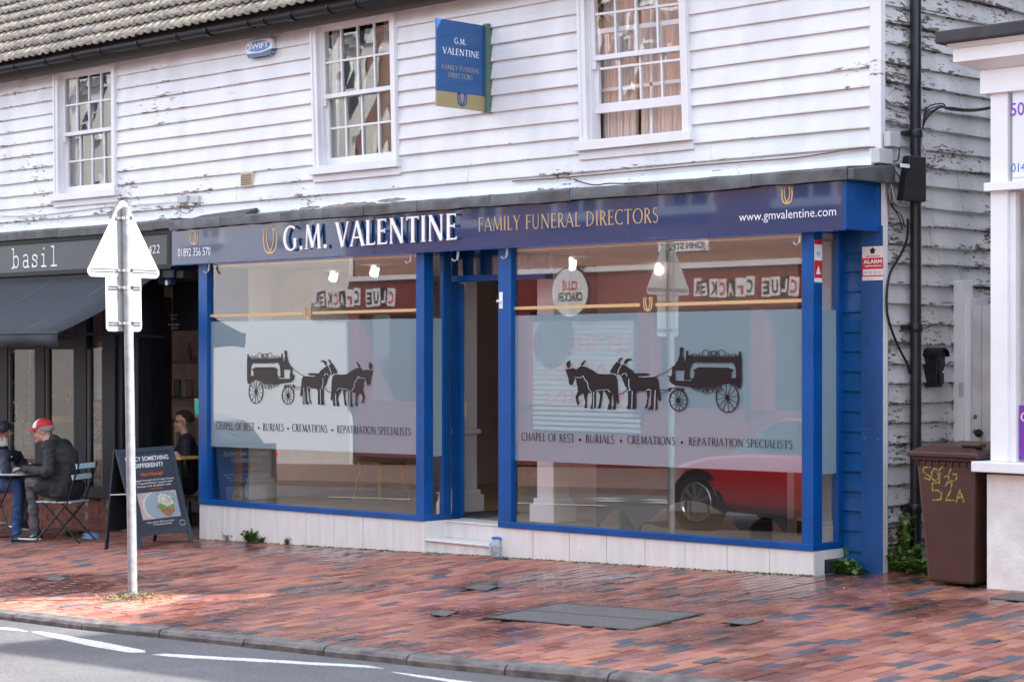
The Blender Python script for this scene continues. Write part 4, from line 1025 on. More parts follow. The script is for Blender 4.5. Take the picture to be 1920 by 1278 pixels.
# doorway between the bays
xd0, xd1 = B1['x1'] - .001, B2['x0'] + .002
YD = .03
mb = MB(); mb.box(xd0 - .05, X(853, YD), YD - .04, YD + .06, .16, ZF0 + .03); dfr = mb.build('door_frame', M['blue'], sf, bevel=.004)
mb = MB(); zt0, zt1 = Z(900, 527, YD - .04), Z(900, 515, YD - .04); mb.box(X(853, YD), xd1 + .2, YD - .045, YD + .06, zt0, zt1); mb.build('transom', M['blue'], dfr, bevel=.003)
mb = MB(); mb.box(X(853, YD), xd1 + .2, YD + .0, YD + .006, zt1, ZF0 + .03); mb.build('transom_panel', M['fascia'], dfr)
hx, hy = X(853, YD), YD + .065; mb = MB(); mb.prism([(hx, hy, .19), (hx + .045, hy + .02, .19), (hx + .045 - .56, hy + .02 + .52, .19), (hx - .56, hy + .52, .19)], (0, 0, zt0 - .2)); dl = mb.build('door', M['blue'], sf, bevel=.003)
mb = MB(); mb.box(hx + .046, hx + .05, hy + .022, hy + .05, 1.15, 1.3); mb.build('latch', M['gold'], dl)
mb = MB(); a = X(850, YD) ; mb.ball((a, YD - .045, 1.05), .012, 8, 5); mb.build('lock', M['dark'], dfr)
# steps
mb = MB(); x0, x1 = B1['x1'] - .004, B2['x0'] + .0
zs = .003
mb.box(x0, x1, YRi + .03, -.12, -.25, zs - .022); st1 = mb.build('step_riser', M['traver'], sf)
mb = MB(); mb.box(x0 + .001, x1, YRi + .005, -.1, zs - .02, zs); mb.build('step_tread', M['traver'], sf, bevel=.005)
xs0 = PX(834, 980, x0).x; 
mb = MB(); mb.box(x0 + .001, x1, -.14, .06, zs + .002, .148); mb.build('step_riser', M['traver'], sf)
mb = MB(); mb.box(x0 + .002, x1, -.155, .1, .15, .168); mb.build('step_tread', M['traver'], sf, bevel=.004)
mb = MB(); mb.box(x0 + .05, x1, .02, .10, .1685, .178); mb.build('threshold', M['alu'], sf)

# hooks under the fascia and the small holder on the post
for px in (392, 771, 859, 951, 1500):
    x = X(px, YB - .01); a = tag(MB().tube([(x, YB - .012, ZF0 - .03), (x, YB - .02, ZF0 - .09), (x - .012, YB - .05, ZF0 - .105), (x - .03, YB - .06, ZF0 - .085)], .009, 6).box(x - .012, x + .012, YB - .014, YB - .004 , ZF0 - .07, ZF0 - .012).build('hook', M['alu']),
        {392: 'white awning hook at the end of the blue sign nearest the cafe', 771: 'white awning hook on the blue post between cafe-side window and doorway', 859: 'white awning hook above the open shop doorway', 951: 'white awning hook atop the blue post that carries the flag socket', 1500: 'white awning hook beside the narrow red security sticker'}[px], 'hook', 'awning hooks along the underside of the sign')
x = X(940, YB); h = thing('flag_holder', 'white metal flag socket screwed to the blue post beside the doorway', 'bracket', (x, YB, Z(940, 565, YB)))
zc = Z(940, 563, YB); mb = MB(); mb.box(x - .022, x + .022, YB - .008, YB - .0005, zc - .075, zc + .075); mb.build('plate', M['white'], h, bevel=.003)
mb = MB(); mb.tube([(x, YB - .008, zc - .01), (x - .015, YB - .03, zc - .008), (x - .022, YB - .04, zc - .005)], [.014, .013, .013], 10); mb.build('socket', M['white'], h, smooth='auto')

# wall between bay 2 and the corner: blue boards and pilaster
pil0, pil1 = X(1614, -.05), X(1655, -.05)
xb0 = B2['x1'] - .05
z = .02
for k in range(18):
    board(xb0, pil0 + .02, z, GA + .018, fnF, M['blue_board'], 'weatherboard', bld, ct=.030)
    z += GA
mb = MB(); mb.box(xb0, pil0, -.0, .1, -.3, 2.75); mb.build('lower_wall', M['blue_board'], bld)
mb = MB(); mb.box(pil0, pil1, -.052, .03, ground(pil0, 0) - .05, 2.78); mb.build('pilaster', M['blue_board'], bld, bevel=.006)
mb = MB(); mb.box(pil1 + .001, XC + .006, -.045, .02, ground(pil1, 0) - .02, 3.26); mb.build('corner_strip', M['trim'], bld)
# ------------------------------------------------------------------ inside the shop
shop_in = thing('shop_interior', 'beige funeral shop room with pale ceiling and wooden floor seen through the glass', 'room', (-13, 3, .17))
xi0, xi1 = B1['x0'] + .03, XC - .17
mb = MB(); mb.box(xi0, xi1, .11, 5.6, .10, .163); mb.box(xi0, B1['x1'] - .08, -.36, .109, .10, .163); mb.box(B2['x0'] + .05, B2['x1'] - .08, -.36, .109, .10, .163); mb.build('floor', M['carpet'], shop_in)
mb = MB(); mb.box(xi0, xi1, .11, 5.6, 2.70, 2.9); mb.box(xi0, B1['x1'] - .08, -.34, .109, 2.70, 2.9); mb.box(B2['x0'] + .05, B2['x1'] - .08, -.34, .109, 2.70, 2.9); mb.build('ceiling', M['ceiling'], shop_in)
mb = MB(); mb.box(xi0, xi1, 5.6, 5.7, .16, 2.7); mb.build('back_wall', M['room'], shop_in)
mb = MB(); mb.box(xi0 - .06, xi0, -.36, 5.6, .16, 2.7); mb.build('side_wall', M['room'], shop_in)
mb = MB(); mb.box(xi1 - .02, xi1 + .04, .16, 5.6, .16, 2.7); mb.build('side_wall', M['room'], shop_in)
mb = MB(); mb.box(xi0 + .002, xi0 + .03, -.36, .5, .16, 2.7); mb.build('blue_panel', M['blue'], shop_in)
xw = X(880, .9)
mb = MB(); mb.box(xw + .42, xw + .50, 1.6, 4.5, .165, 2.7); mb.build('panelled_wall', mat('panelled wall paint', (.62, .54, .52), .6), shop_in)
mb = MB(); mb.box(xw + .40, xw + .42, 1.6, 4.5, .78, .86); mb.box(xw + .405, xw + .42, 1.6, 4.5, .165, .35)
for k in range(5): mb.box(xw + .408, xw + .42, 1.7 + k * .56, 1.72 + k * .56, .86, 2.6)
mb.build('moulding', M['room'], shop_in)
# far wall behind door
mb = MB(); mb.box(-14.6, -11.6, 2.3, 2.36, .165, 2.7); mb.build('partition', mat('taupe partition', (.80, .74, .72), .7), shop_in)
mb = MB(); mb.box(-14.6, -11.6, 2.28, 2.3, .95, 1.0); mb.build('dado_rail', M['room'], shop_in)
M['lamp_glow'] = mat('glowing lamp', (1, .95, .90), .5, emit=.6)
def column(x, y, lab, wdt=.15):
    t = thing('column', lab, 'column', (x, y, .165))
    mb = MB(); mb.box(x - wdt, x + wdt, y - wdt, y + wdt, .165, 2.7); mb.build('shaft', M['room_white'], t, bevel=.01)
    mb = MB(); mb.box(x - wdt - .05, x + wdt + .05, y - wdt - .05, y + wdt + .05, .166, .34); mb.box(x - wdt - .025, x + wdt + .025, y - wdt - .025, y + wdt + .025, .34, .39); mb.build('plinth', M['room_white'], t, bevel=.008)
    mb = MB(); mb.box(x - wdt - .03, x + wdt + .03, y - wdt - .03, y + wdt + .03, .95, 1.0); mb.build('collar', M['room_white'], t, bevel=.012)
    return t
column(X(474, .35), .35, 'white square column with stepped plinth behind the bay window beside the cafe')
column(X(1037, .45), .45, 'white square column standing just inside the bay window beside the corner', .11)
xcol = X(873, .75)
column(xcol, .75, 'white moulded pilaster just inside the open shop door', .085)
column(X(1556, .35), .35, 'thin white post seen through the narrow end glass under the security sticker', .06)
# ceiling spotlights
for px, py in ((540, 516), (627, 514), (704, 504), (1016, 487), (1073, 490), (1237, 500)):
    d = ray(px, py); t_ = (2.66 - CAMP.z) / d.z if d.z > 0 else .006; p = CAMP + d * t_
    t = thing('ceiling_spotlight', {540: 'white ceiling spotlight nearest the cafe', 627: 'white ceiling spotlight between two others above the cafe-side horse print', 704: 'white ceiling spotlight of the cafe-side window closest to the doorway',
        1016: 'white ceiling spotlight just past the flag socket post', 1073: 'white ceiling spotlight above the round reflected sign', 1237: 'white ceiling spotlight next to the reflected triangular sign'}[px], 'spotlight', p, 'ceiling spotlights inside the funeral shop')
    mb = MB(); mb.box(p.x - .06, p.x + .06, p.y - .03, p.y + .03, 2.67, 2.699); mb.build('base', M['white'], t)
    mb = MB(); mb.tube([(p.x, p.y, 2.67), (p.x + .03, p.y - .05, 2.60)], [.045, .05], 10); mb.build('lamp_head', M['lamp_glow'], t, smooth='auto')
# things standing in the windows
def obj_at(px, py, Y): return P(px, py, Y)
# scalloped dark display board
q0, q1 = X(1110, -.1), X(1498, -.1)
t = thing('display_board', 'dark board with arched cut-outs along its bottom standing in the bay window beside the corner', 'display board', (q0, -.1, .165))
top = 1.25; arch = []
prof_ = [(1118, 995)]
def arcpx(x0, x1, yb, yt, n=10): return [(x0 + (x1 - x0) * i / n, yb - (yb - yt) * math.sin(math.pi * i / n) ** .8) for i in range(n + 1)]
low = arcpx(1118, 1192, 996, 955) + arcpx(1200, 1385, 992, 938, 14)[1:] + arcpx(1395, 1474, 1010, 968)[1:]
pts = [P(a, b, -.1) for a, b in low]
for p in pts: p.z = max(p.z, .166)
xr = pts[-1].x
mb = MB()
for a, b in zip(pts, pts[1:]): mb.prism([(a.x, -.1, a.z), (b.x, -.1, b.z), (b.x, -.1, top), (a.x, -.1, top)], (0, .012, 0))
mb.build('board', M['dark'], t)
mb = MB(); mb.box(q0 + .3, q0 + .33, -.08, .2, .166, .9); mb.box(xr - .4, xr - .37, -.08, .2, .166, .9); mb.build('strut', M['dark'], t)
# tan box / cabinet at far right
t = thing('cabinet', 'tan wooden cabinet behind the bay window beside the corner corner', 'cabinet', (-9.6, 1.2, .165))
mb = MB(); mb.box(-10.6, -9.5, .9, 1.5, .30, 1.3); mb.build('carcass', mat('tan veneer', (.42, .25, .13), .5, var=.15), t, bevel=.004)
mb = MB(); mb.box(-10.58, -9.52, .92, 1.48, .166, .30); mb.build('plinth', M['dark'], t)
# chair legs in the left window: low wooden stool
def stool(px, Y, lab, s=1):
    x = X(px, Y); t = thing('stool', lab, 'stool', (x, Y, .165)); w = .19 * s
    for a, b in ((-1, -1), (1, -1), (1, 1), (-1, 1)):
        mb = MB(); mb.tube([(x + a * w * 1.15, Y + b * w * 1.15, .166), (x + a * w * .8, Y + b * w * .8, .55)], [.011, .014], 8); mb.build('leg', M['wood'], t)
    mb = MB(); mb.box(x - w, x + w, Y - w, Y + w, .55, .59); mb.build('seat', M['wood'], t, bevel=.01)
stool(715, 1.2, 'light wooden stool whose thin legs show in the bay window beside the cafe')
stool(1290, 1.4, 'light wooden stool with thin splayed legs behind the dark display board', .7)
# brochure panels at far left of bay 1
t = thing('picture_rack', 'rack of four blue picture cards at the cafe end of the window', 'rack', (X(412, -.05), -.05, .165))
mb = MB(); mb.box(X(398, .0), X(452, .0), .0, .02, .17, 1.05); mb.build('backboard', M['brown_wood'], t)
for i, (a, b, c, d_) in enumerate(((400, 432, 836, 863), (400, 432, 865, 893), (399, 414, 896, 926), (417, 433, 897, 927))):
    p0, p1 = P(a, d_, -.02), P(b, c, -.02); mb = MB(); mb.box(p0.x, p1.x, -.02, -.012, p0.z, p1.z); mb.build('card', mat('card %d' % i, [(.05, .10, .19), (.06, .12, .22), (.28, .34, .36), (.16, .24, .34)][i], .4), t)
t = thing('desk', 'dark wooden desk deep inside the funeral shop', 'desk', (-15, 3, .165))
mb = MB(); mb.box(-16.0, -14.4, 2.8, 3.5, .88, .92); mb.build('desk_top', M['brown_wood'], t)
mb = MB(); mb.box(-15.95, -14.45, 2.85, 2.88, .2, .88); mb.build('front_panel', M['brown_wood'], t)
for x in (-15.95, -14.5): mb = MB(); mb.box(x, x + .05, 2.9, 3.45, .166, .88); mb.build('leg', M['brown_wood'], t)
t = thing('door_mat', 'grey mat lying just inside the open shop doorway', 'mat', (-13.3, 1.2, .165)); 
mb = MB(); mb.box(X(866, .5), X(932, .5), .12, 1.0, .164, .175); mb.build('mat', M['jeans_grey'], t)
t = thing('pump_bottle', 'small white pump bottle standing behind the narrow glass by the doorway', 'bottle', (X(822, .1), .1, .165))
xx = X(824, .05); mb = MB(); mb.lathe((xx, .05, .166), [(.03, 0), (.032, .14), (.012, .17), (.012, .20)], 12); mb.build('bottle', M['white'], t, smooth='auto')
mb = MB(); mb.tube([(xx, .05, .36), (xx, .05, .40), (xx - .04, .05, .40)], .007, 6); mb.build('pump', M['white'], t)
mb = MB(); a = P(1487, 627, -.36); b = P(1500, 650, -.36); mb.box(a.x, b.x, -.372, -.366, b.z, a.z); tag(mb.build('thermostat', M['white']), 'small white card stuck inside the glass close to the hearse wheels', 'card')
# notice stickers on the return glass
st = thing('window_sticker', 'narrow red and white security sticker on the end glass near the corner', 'sticker', (B2['x1'], -.25, 2.6))
xS = B2['x1'] + .0015; yA, yB_ = YB + .01, YB + .115
def sidebox(name, m, z0, z1, ya, yb, lift, par): mb = MB(); mb.box(xS + lift, xS + lift + .0008, ya, yb, z0, z1); mb.build(name, m, par)
zz = [PX(1532, p, xS).z for p in (450, 458, 488, 490, 521, 529)]
sidebox('backing', M['white'], zz[5], zz[0], yA, yB_, 0, st)
sidebox('red_strip', M['red_vinyl'], zz[1], zz[0], yA, yB_, .001, st); sidebox('red_strip', M['red_vinyl'], zz[4], zz[2], yA, yB_, .001, st)
mb = MB(); mb.prism([(xS + .002, yA + .02, zz[4] + .03), (xS + .002, yB_ - .02, zz[4] + .03), (xS + .002, (yA + yB_) / 2, zz[2] - .04)], (.0008, 0, 0)); mb.build('triangle', M['white'], st)
mb = MB(); mb.prism([(xS + .001, yA + .04, zz[2] + .03), (xS + .001, yB_ - .04, zz[2] + .03), (xS + .001, yB_ - .02, zz[1] - .06), (xS + .001, yA + .02, zz[1] - .06)], (.0008, 0, 0)); mb.build('camera_icon', M['grey_plastic'], st)
al = thing('alarm_sticker', 'red and white ALARM notice stuck on the blue corner pilaster', 'sign', P(1637, 495, -.055))
a, b = P(1617, 526, -.053), P(1656, 461, -.053); H_ = b.z - a.z; W_ = b.x - a.x
def lb(name, m, s0, s1, t0, t1, l): mb = MB(); mb.box(a.x + W_ * s0, a.x + W_ * s1, -.054 - l - .001, -.053 - l, a.z + H_ * t0, a.z + H_ * t1); mb.build(name, m, al)
lb('backing', mat('sticker white', (.75, .68, .68), .35), 0, 1, 0, 1, 0); lb('red_field', M['red_vinyl'], 0, 1, .33, .66, .001); lb('red_line', M['red_vinyl'], 0, 1, .11, .15, .001)
lb('red_line', M['red_vinyl'], 0, .04, .15, .33, .001)
def tx(s, s0, s1, t0, t1, m, name, par, A, Wv, Hv, out, bold=0, lift=.0025):
    mb = MB(); A = Vector(A); put_text(s, A + Vector(Wv) * s0 + Vector(Hv) * t0, Vector(Wv) * (s1 - s0), Vector(Hv) * (t1 - t0), out, mb, bold, lift); mb.build(name, m, par)
A0 = (a.x, -.054, a.z); WV = (W_, 0, 0); HV = (0, 0, H_)
tx('ALARM', .06, .95, .50, .61, M['white'], 'lettering', al, A0, WV, HV, OUT, .03); tx('zerovision', .13, .92, .40, .47, M['white'], 'lettering', al, A0, WV, HV, OUT, .01)
tx('verisure', .15, .85, .69, .75, M['red_vinyl'], 'lettering', al, A0, WV, HV, OUT, .01); tx('24 HOUR SECURITY', .05, .55, .03, .06, M['art'], 'lettering', al, A0, WV, HV, OUT)
mb = MB(); ce = Vector((a.x + W_ * .5, -.0565, a.z + H_ * .87)); mb.prism([ce + Vector((.022 * math.cos(R(90 + 36 * i)) * (1 if i % 2 == 0 else .72) * 1.3, 0, .022 * math.sin(R(90 + 36 * i)) * (1 if i % 2 == 0 else .72) * 1.3)) for i in range(10)], (0, .001, 0)); mb.build('emblem', M['art'], al)
for k in range(4): lb('pictogram', M['grey_plastic'], .07 + k * .235, .24 + k * .235, .19, .28, .0015)

# ------------------------------------------------------------------ on the wall
# projecting sign
xs_ = X(921, 0); ps = thing('projecting_sign', 'blue and gold hanging sign sticking out from the white boards between two upstairs windows', 'sign', (xs_, 0, 4.6))
yo = PX(819, 100, xs_).y; yi = PX(909, 100, xs_).y; zt = PX(819, 34, xs_).z; zb_ = PX(823, 199, xs_).z; zg = PX(823, 170, xs_).z
mb = MB(); mb.box(xs_ - .02, xs_, yo, yi, zg, zt); mb.build('panel', M['sign_blue'], ps)
mb = MB(); mb.box(xs_ - .02, xs_, yo, yi, zb_, zg - .0005); mb.build('gold_panel', M['sign_gold'], ps)
mb = MB(); mb.box(xs_ - .03, xs_ + .035, yi, yi + .085, zb_ - .01, zt + .02); mb.build('bracket', M['green_metal'], ps, bevel=.004)
mb = MB()
for k in range(7): mb.ball((xs_ + .036, yi + .045, zb_ + .06 + (zt - zb_ - .1) * k / 6), .007, 6, 4)
mb.build('bolt', mat('rusty bolt', (.12, .05, .02), .7), ps)
OX = (1, 0, 0); yw = yi - yo
def stx(s, s0, s1, py, hp, wf, m):
    z = PX(865, py, xs_).z; h = PX(865, py - hp, xs_).z - z
    serif_text(s, (xs_ + .0008, yo + yw * s0, z), (0, yw * (s1 - s0), 0), (0, 0, h), OX, 'lettering', m, ps, depth=.001, wf=wf)
stx('G.M.', .36, .60, 84, 11, .9, M['letter']); stx('VALENTINE', .12, .88, 105, 12, .9, M['letter'])
stx('FAMILY FUNERAL', .10, .88, 134, 9, .75, M['sign_gold_text']); stx('DIRECTORS', .24, .74, 148, 9, .75, M['sign_gold_text'])
z = PX(865, 199, xs_).z; horseshoe((xs_ + .001, yo + yw * .43, z + .005), (0, yw * .18, 0), (0, 0, PX(865, 177, xs_).z - z), OX, 'horseshoe_emblem', M['blue'], ps, lw=.12)
# burglar alarm box
t = thing('alarm_box', 'blue and white burglar alarm bell box high on the white boards', 'alarm box', P(492, 90, -.03))
a, b = P(467, 112, -.04), P(517, 70, -.04); w_ = b.x - a.x; h_ = b.z - a.z
shape = [(.04, .25), (.12, .02), (.3, 0), (.86, 0), (.97, .12), (1, .5), (.98, .9), (.9, 1), (.1, 1), (.02, .85), (0, .5)]
mb = MB(); mb.prism([(a.x + s * w_, -.04, a.z + q * h_) for s, q in shape], (0, -.05, 0)); mb.build('housing', M['white'], t, bevel=.008)
mb = MB(); mb.prism([(a.x + (.5 + (s - .5) * .99) * w_, -.041, a.z + q * h_) for s, q in [(.04, .25), (.12, .0), (.86, 0), (.97, .1), (1, .36), (.6, .22), (.3, .24)]], (0, -.052, 0)); mb.build('blue_base', M['sign_blue'], t)
mb = MB(); mb.prism([(a.x + s * w_, -.0905, a.z + q * h_) for s, q in ell(.5, .6, .44, .3, 0, 340, 17)], (0, -.002, 0)); mb.build('badge', mat('badge blue', (.05, .22, .55), .3), t)
tx('SWIFT', .12, .88, .48, .78, M['white'], 'lettering', t, (a.x, -.0925, a.z), (w_, 0, 0), (0, 0, h_), OUT, .03)
# vent
t = thing('wall_vent', 'cream louvred wall vent on the boards above the blue sign', 'vent', P(464, 336, -.03))
a, b = P(453, 351, -.035), P(475, 322, -.035); mb = MB(); mb.box(a.x, b.x, -.05, -.02, a.z, b.z); mb.build('frame', mat('cream plastic', (.55, .48, .38), .5), t)
for k in range(7):
    zz_ = a.z + .02 + k * (b.z - a.z - .03) / 7; mb = MB(); mb.box(a.x + .015, b.x - .015, -.056, -.0505, zz_, zz_ + .008); mb.build('slat', M['brown_wood'], t)
# drainpipe on the side wall
yp = PX(1714, 600, XC + .06).y; dp = thing('drainpipe', 'thick black cast iron drainpipe running down the flaking side wall', 'pipe', (XC + .07, yp, 0))
mb = MB(); mb.tube([(XC + .075, yp, .0), (XC + .075, yp, 8.2)], .046, 16); mb.build('pipe', M['black_metal'], dp, smooth='auto')
for py in (258, 622, 960):
    z = PX(1714, py, XC + .07).z; mb = MB(); mb.tube([(XC + .075, yp, z), (XC + .075, yp, z + .012), (XC + .075, yp, z + .055), (XC + .075, yp, z + .07)], [.052, .058, .058, .048], 16); mb.build('socket', M['black_metal'], dp, smooth='auto')
    mb = MB(); mb.box(XC + .0, XC + .06, yp - .10, yp + .06, z + .02, z + .05); mb.build('bracket', M['black_metal'], dp)
# thinner side pipe next to it below
def cable(pts, r, m, lab, cat='cable', n=6, name='cable', group=None, sub=6):
    P_ = [Vector(p) for p in pts]; out = []
    for i in range(len(P_) - 1):
        p0, p1, p2, p3 = P_[max(i - 1, 0)], P_[i], P_[i + 1], P_[min(i + 2, len(P_) - 1)]
        for k in range(sub):
            t = k / sub; out.append(.5 * ((2 * p1) + (p2 - p0) * t + (2 * p0 - 5 * p1 + 4 * p2 - p3) * t * t + (3 * p1 - p0 - 3 * p2 + p3) * t ** 3))
    out.append(P_[-1]); mb = MB(); mb.tube(out, r, n); return tag(mb.build(name, m, smooth=True), lab, cat, group)
S_ = lambda px, py, o=.05: PX(px, py, XC + o)
# cable bundle to the neighbour
bund = thing('cable_bundle', 'bundle of black cables spraying from the drainpipe across to the white shop', 'cables', S_(1760, 200))
for k in range(6):
    pts = [S_(1727 + k * .3, 275 - k * 4, .06), S_(1729 + k * 1.5, 245 - k * 8, .07), S_(1738 + k * 5, 222 - k * 5.5, .08), S_(1757 + k * 3, 205 - k * 1.4, .09), S_(1775, 201 + k * .8, .09), S_(1815, 207 + k * .8 - 2, .1), S_(1850, 202 + k * .7, .1), S_(1872, 196 + k * .6, .12)]
    out = []
    for i in range(len(pts) - 1):
        p0, p1, p2, p3 = pts[max(i - 1, 0)], pts[i], pts[i + 1], pts[min(i + 2, len(pts) - 1)]
        for q in range(5): t = q / 5; out.append(.5 * ((2 * p1) + (p2 - p0) * t + (2 * p0 - 5 * p1 + 4 * p2 - p3) * t * t + (3 * p1 - p0 - 3 * p2 + p3) * t ** 3))
    mb = MB(); mb.tube(out, .0055, 5); mb.build('cable', M['black_plastic'], bund, smooth=True)
# boxes
def jbox(px0, px1, py0, py1, m, lab, o0=.02, o1=.08, plane='s', name='junction_box'):
    if plane == 's':
        a, b = S_(px0, py1, o1), S_(px1, py0, o1); mb = MB(); mb.box(XC + o0, XC + o1, a.y, b.y, a.z, b.z)
    else:
        a, b = P(px0, py1, -o1), P(px1, py0, -o1); mb = MB(); mb.box(a.x, b.x, -o1, -o0, a.z, b.z)
    return tag(mb.build(name, m, bevel=.006), lab, 'junction box')
jbox(1669, 1689, 249, 274, M['grey_plastic'], 'upper small grey junction box beside the drainpipe, under the flaking boards')
jbox(1649, 1674, 280, 305, M['grey_plastic'], 'lower light grey junction box at the corner just above the lead roof', o1=.10)
jbox(332, 350, 366, 381, M['grey_plastic'], 'tiny white cable box on the boards, the one closer to the triangular sign', .01, .07, 'f')
jbox(356, 371, 366, 381, M['grey_plastic'], 'tiny white cable box on the boards, the one closer to the louvred vent', .01, .07, 'f')
t = thing('cable_closure', 'black tapering cable splice case strapped in front of the drainpipe', 'junction box', S_(1700, 335, .1))
a, b, c, d_ = S_(1680, 376, .12), S_(1722, 380, .12), S_(1722, 296, .12), S_(1692, 293, .12)
mb = MB(); mb.prism([a, b, c, d_], (.09, -.02, 0)); mb.build('case', M['black_plastic'], t, bevel=.012)
a, b = S_(1698, 314, .215), S_(1713, 309, .215); mb = MB(); mb.box(XC + .2, XC + .2125, a.y - .05, b.y - .05, a.z, b.z); mb.build('label', M['white'], t)
cable([S_(1702, 410), S_(1701, 445), S_(1690, 475), S_(1670, 510), S_(1663, 545), S_(1664, 590), S_(1680, 640), S_(1700, 680), S_(1706, 700)], .010, M['black_plastic'], 'black cable bowing out across the side boards between pilaster and drainpipe')
cable([S_(1722, 330, .03), S_(1728, 350, .06), S_(1726, 385, .06), S_(1720, 400, .03)], .006, M['black_plastic'], 'short black cable loop behind the splice case and drainpipe')
rc = random.Random(5)
cols = ['white', 'white', 'white', 'black', 'black', 'black', 'brown']
paths = [[(1675, 300), (1680, 318), (1678, 340), (1672, 342), (1670, 328), (1676, 300)], [(1690, 285), (1705, 291), (1728, 290), (1734, 280), (1726, 272)], [(1648, 311), (1658, 312), (1664, 330), (1672, 350), (1676, 370), (1684, 384), (1700, 386), (1706, 380)],
         [(1662, 312), (1664, 350), (1668, 380), (1685, 405), (1692, 430)], [(1668, 318), (1672, 360), (1674, 388), (1690, 404), (1696, 425)], [(1686, 275), (1684, 300), (1670, 306), (1690, 340), (1688, 380)], [(1663, 330), (1664, 370), (1668, 410), (1676, 430), (1686, 436)]]
for i, (cn, pt) in enumerate(zip(cols, paths)):
    m_ = {'white': M['white_cable'], 'black': M['black_plastic'], 'brown': M['brown_wood']}[cn]
    cable([S_(x, y, .045 + .01 * (i % 3)) for x, y in pt], .005, m_, {0: 'small white cable loop hanging below the corner junction box', 1: 'white cable looping over the top of the black splice case', 2: 'long white cable curling down beside the blue sign end', 3: 'black wire hanging closest to the blue sign end',
        4: 'black wire dropping between white cable and splice case', 5: 'black wire leaving the upper grey junction box', 6: 'thin brown wire dangling below the end of the blue sign'}[i], group=None)
cable([P(1076, 336, -.05), P(1095, 343, -.10), P(1117, 347, -.14), P(1140, 344, -.16), P(1170, 344, -.2), P(1200, 342, -.2)], .006, M['black_plastic'], 'black cable lying on the lead roof under the third upstairs window')
cable([P(961, 340, -.045), P(1080, 331, -.045), P(1190, 321, -.045), P(1300, 311, -.045), P(1400, 303, -.045), P(1500, 295, -.045), P(1600, 279, -.045), P(1640, 276, -.05)], .006, mat('brown cable', (.16, .10, .08), .7), 'brown cable run along the lowest boards above the lead roof')
cable([P(1640, 279, -.055), P(1647, 284, -.06), P(1655, 292, -.06)], .005, mat('orange cable', (.5, .25, .15), .7), 'short orange wire at the foot of the corner board')
cable([P(0, 405, -.045), P(60, 404, -.05), P(120, 398, -.045), P(200, 388, -.05), P(260, 384, -.05), P(340, 378, -.06)], .006, M['white_cable'], 'pale cable tacked along the peeling boards above the cafe')
cable([P(340, 380, -.07), P(338, 395, -.09), P(350, 400, -.09), P(362, 392, -.08), P(366, 380, -.07)], .004, M['black_plastic'], 'tangled thin wire below the two tiny cable boxes')
# letterbox
t = thing('letterbox', 'black metal post box on the side wall with a curled lid and small round lock', 'post box', S_(1750, 690, 0))
a, b = S_(1729, 728, 0), S_(1729, 662, 0); y0 = PX(1729, 700, XC).y + .02; xo = XC + .13; y1 = PX(1773, 700, xo).y
z0, z1 = S_(1750, 726, .1).z, S_(1750, 668, .1).z
mb = MB(); mb.hexa([(XC, y0 + .015, z0), (xo - .02, y0 + .015, z0), (xo - .02, y1 - .015, z0), (XC, y1 - .015, z0), (XC, y0, z1), (xo, y0, z1), (xo, y1, z1), (XC, y1, z1)]); mb.build('box', M['black_metal'], t, bevel=.005)
ym = (y0 + y1) / 2; k = 10; vs = []
for i in range(k + 1):
    a_ = math.pi * i / k; y = ym - (y1 - y0) * .62 * math.cos(a_); z = z1 + .075 * math.sin(a_) + (.01 if i in (0, k) else 0)
    vs += [(XC, y, z), (xo + .03, y, z), (XC, y, z - .012), (xo + .03, y, z - .012)]
fs = []
for i in range(k): q = 4 * i; fs += [(q, q + 4, q + 5, q + 1), (q + 2, q + 3, q + 7, q + 6), (q + 1, q + 5, q + 7, q + 3), (q, q + 2, q + 6, q + 4)]
mb = MB(); mb.add(vs, fs); mb.build('lid', M['black_metal'], t)
mb = MB(); mb.prism([(xo - .004, ym - (y1 - y0) * .5 * math.cos(math.pi * i / 8), z1 + .065 * math.sin(math.pi * i / 8)) for i in range(9)], (.003, 0, 0)); mb.build('lid_front', M['black_metal'], t)
mb = MB(); mb.box(xo, xo + .008, y0 + .02, y1 - .02, z1 - .085, z1 - .03); mb.box(xo - .004, xo + .004, y0 + .03, y1 - .03, z0 + .03, z1 - .11); mb.build('flap', M['black_metal'], t)
mb = MB(); mb.ball((xo + .008, ym + .02, z1 - .125), .011, 8, 6); mb.build('lock', M['chrome'], t)
tx('Post', .3, .75, .18, .30, M['grey_plastic'], 'lettering', t, (xo - .002, y0, z0), (0, y1 - y0, 0), (0, 0, z1 - z0), (1, 0, 0), 0, .006)

# gate across the passage
yg = 1.05; gt = thing('passage_gate', 'grey-white boarded passage door with black knob behind the brown bin', 'gate', (XC + .7, yg, 0))
x0 = XC + .02; zt = PX(1800, 527, XC).z
mb = MB(); xg = X(1812, yg); mb.box(XC + .005, xg, yg - .05, yg + .1, 0, zt); mb.build('post', M['white'], gt, bevel=.004)
mb = MB(); mb.box(xg, xg + .05, yg - .02, yg + .08, 0, zt - .15); mb.build('frame', M['white'], gt)
zg_ = Z(1840, 572, yg); xx = xg + .052
while xx < -7.8:
    mb = MB(); mb.box(xx, xx + .088, yg, yg + .03, .05, zg_ + bseed.uniform(-.003, .003)); mb.build('plank', mat('grey white plank', (.60, .58, .60), .6, var=.1, vscale=5) if xx < xg + .06 else bpy.data.materials['grey white plank'], gt, bevel=.003); xx += .0925
p = P(1842, 811, yg); mb = MB(); mb.tube([(p.x, yg, p.z), (p.x, yg - .04, p.z)], .012, 8); mb.ball((p.x, yg - .06, p.z), .034, 12, 8); mb.build('knob', M['black_plastic'], gt, smooth=True)
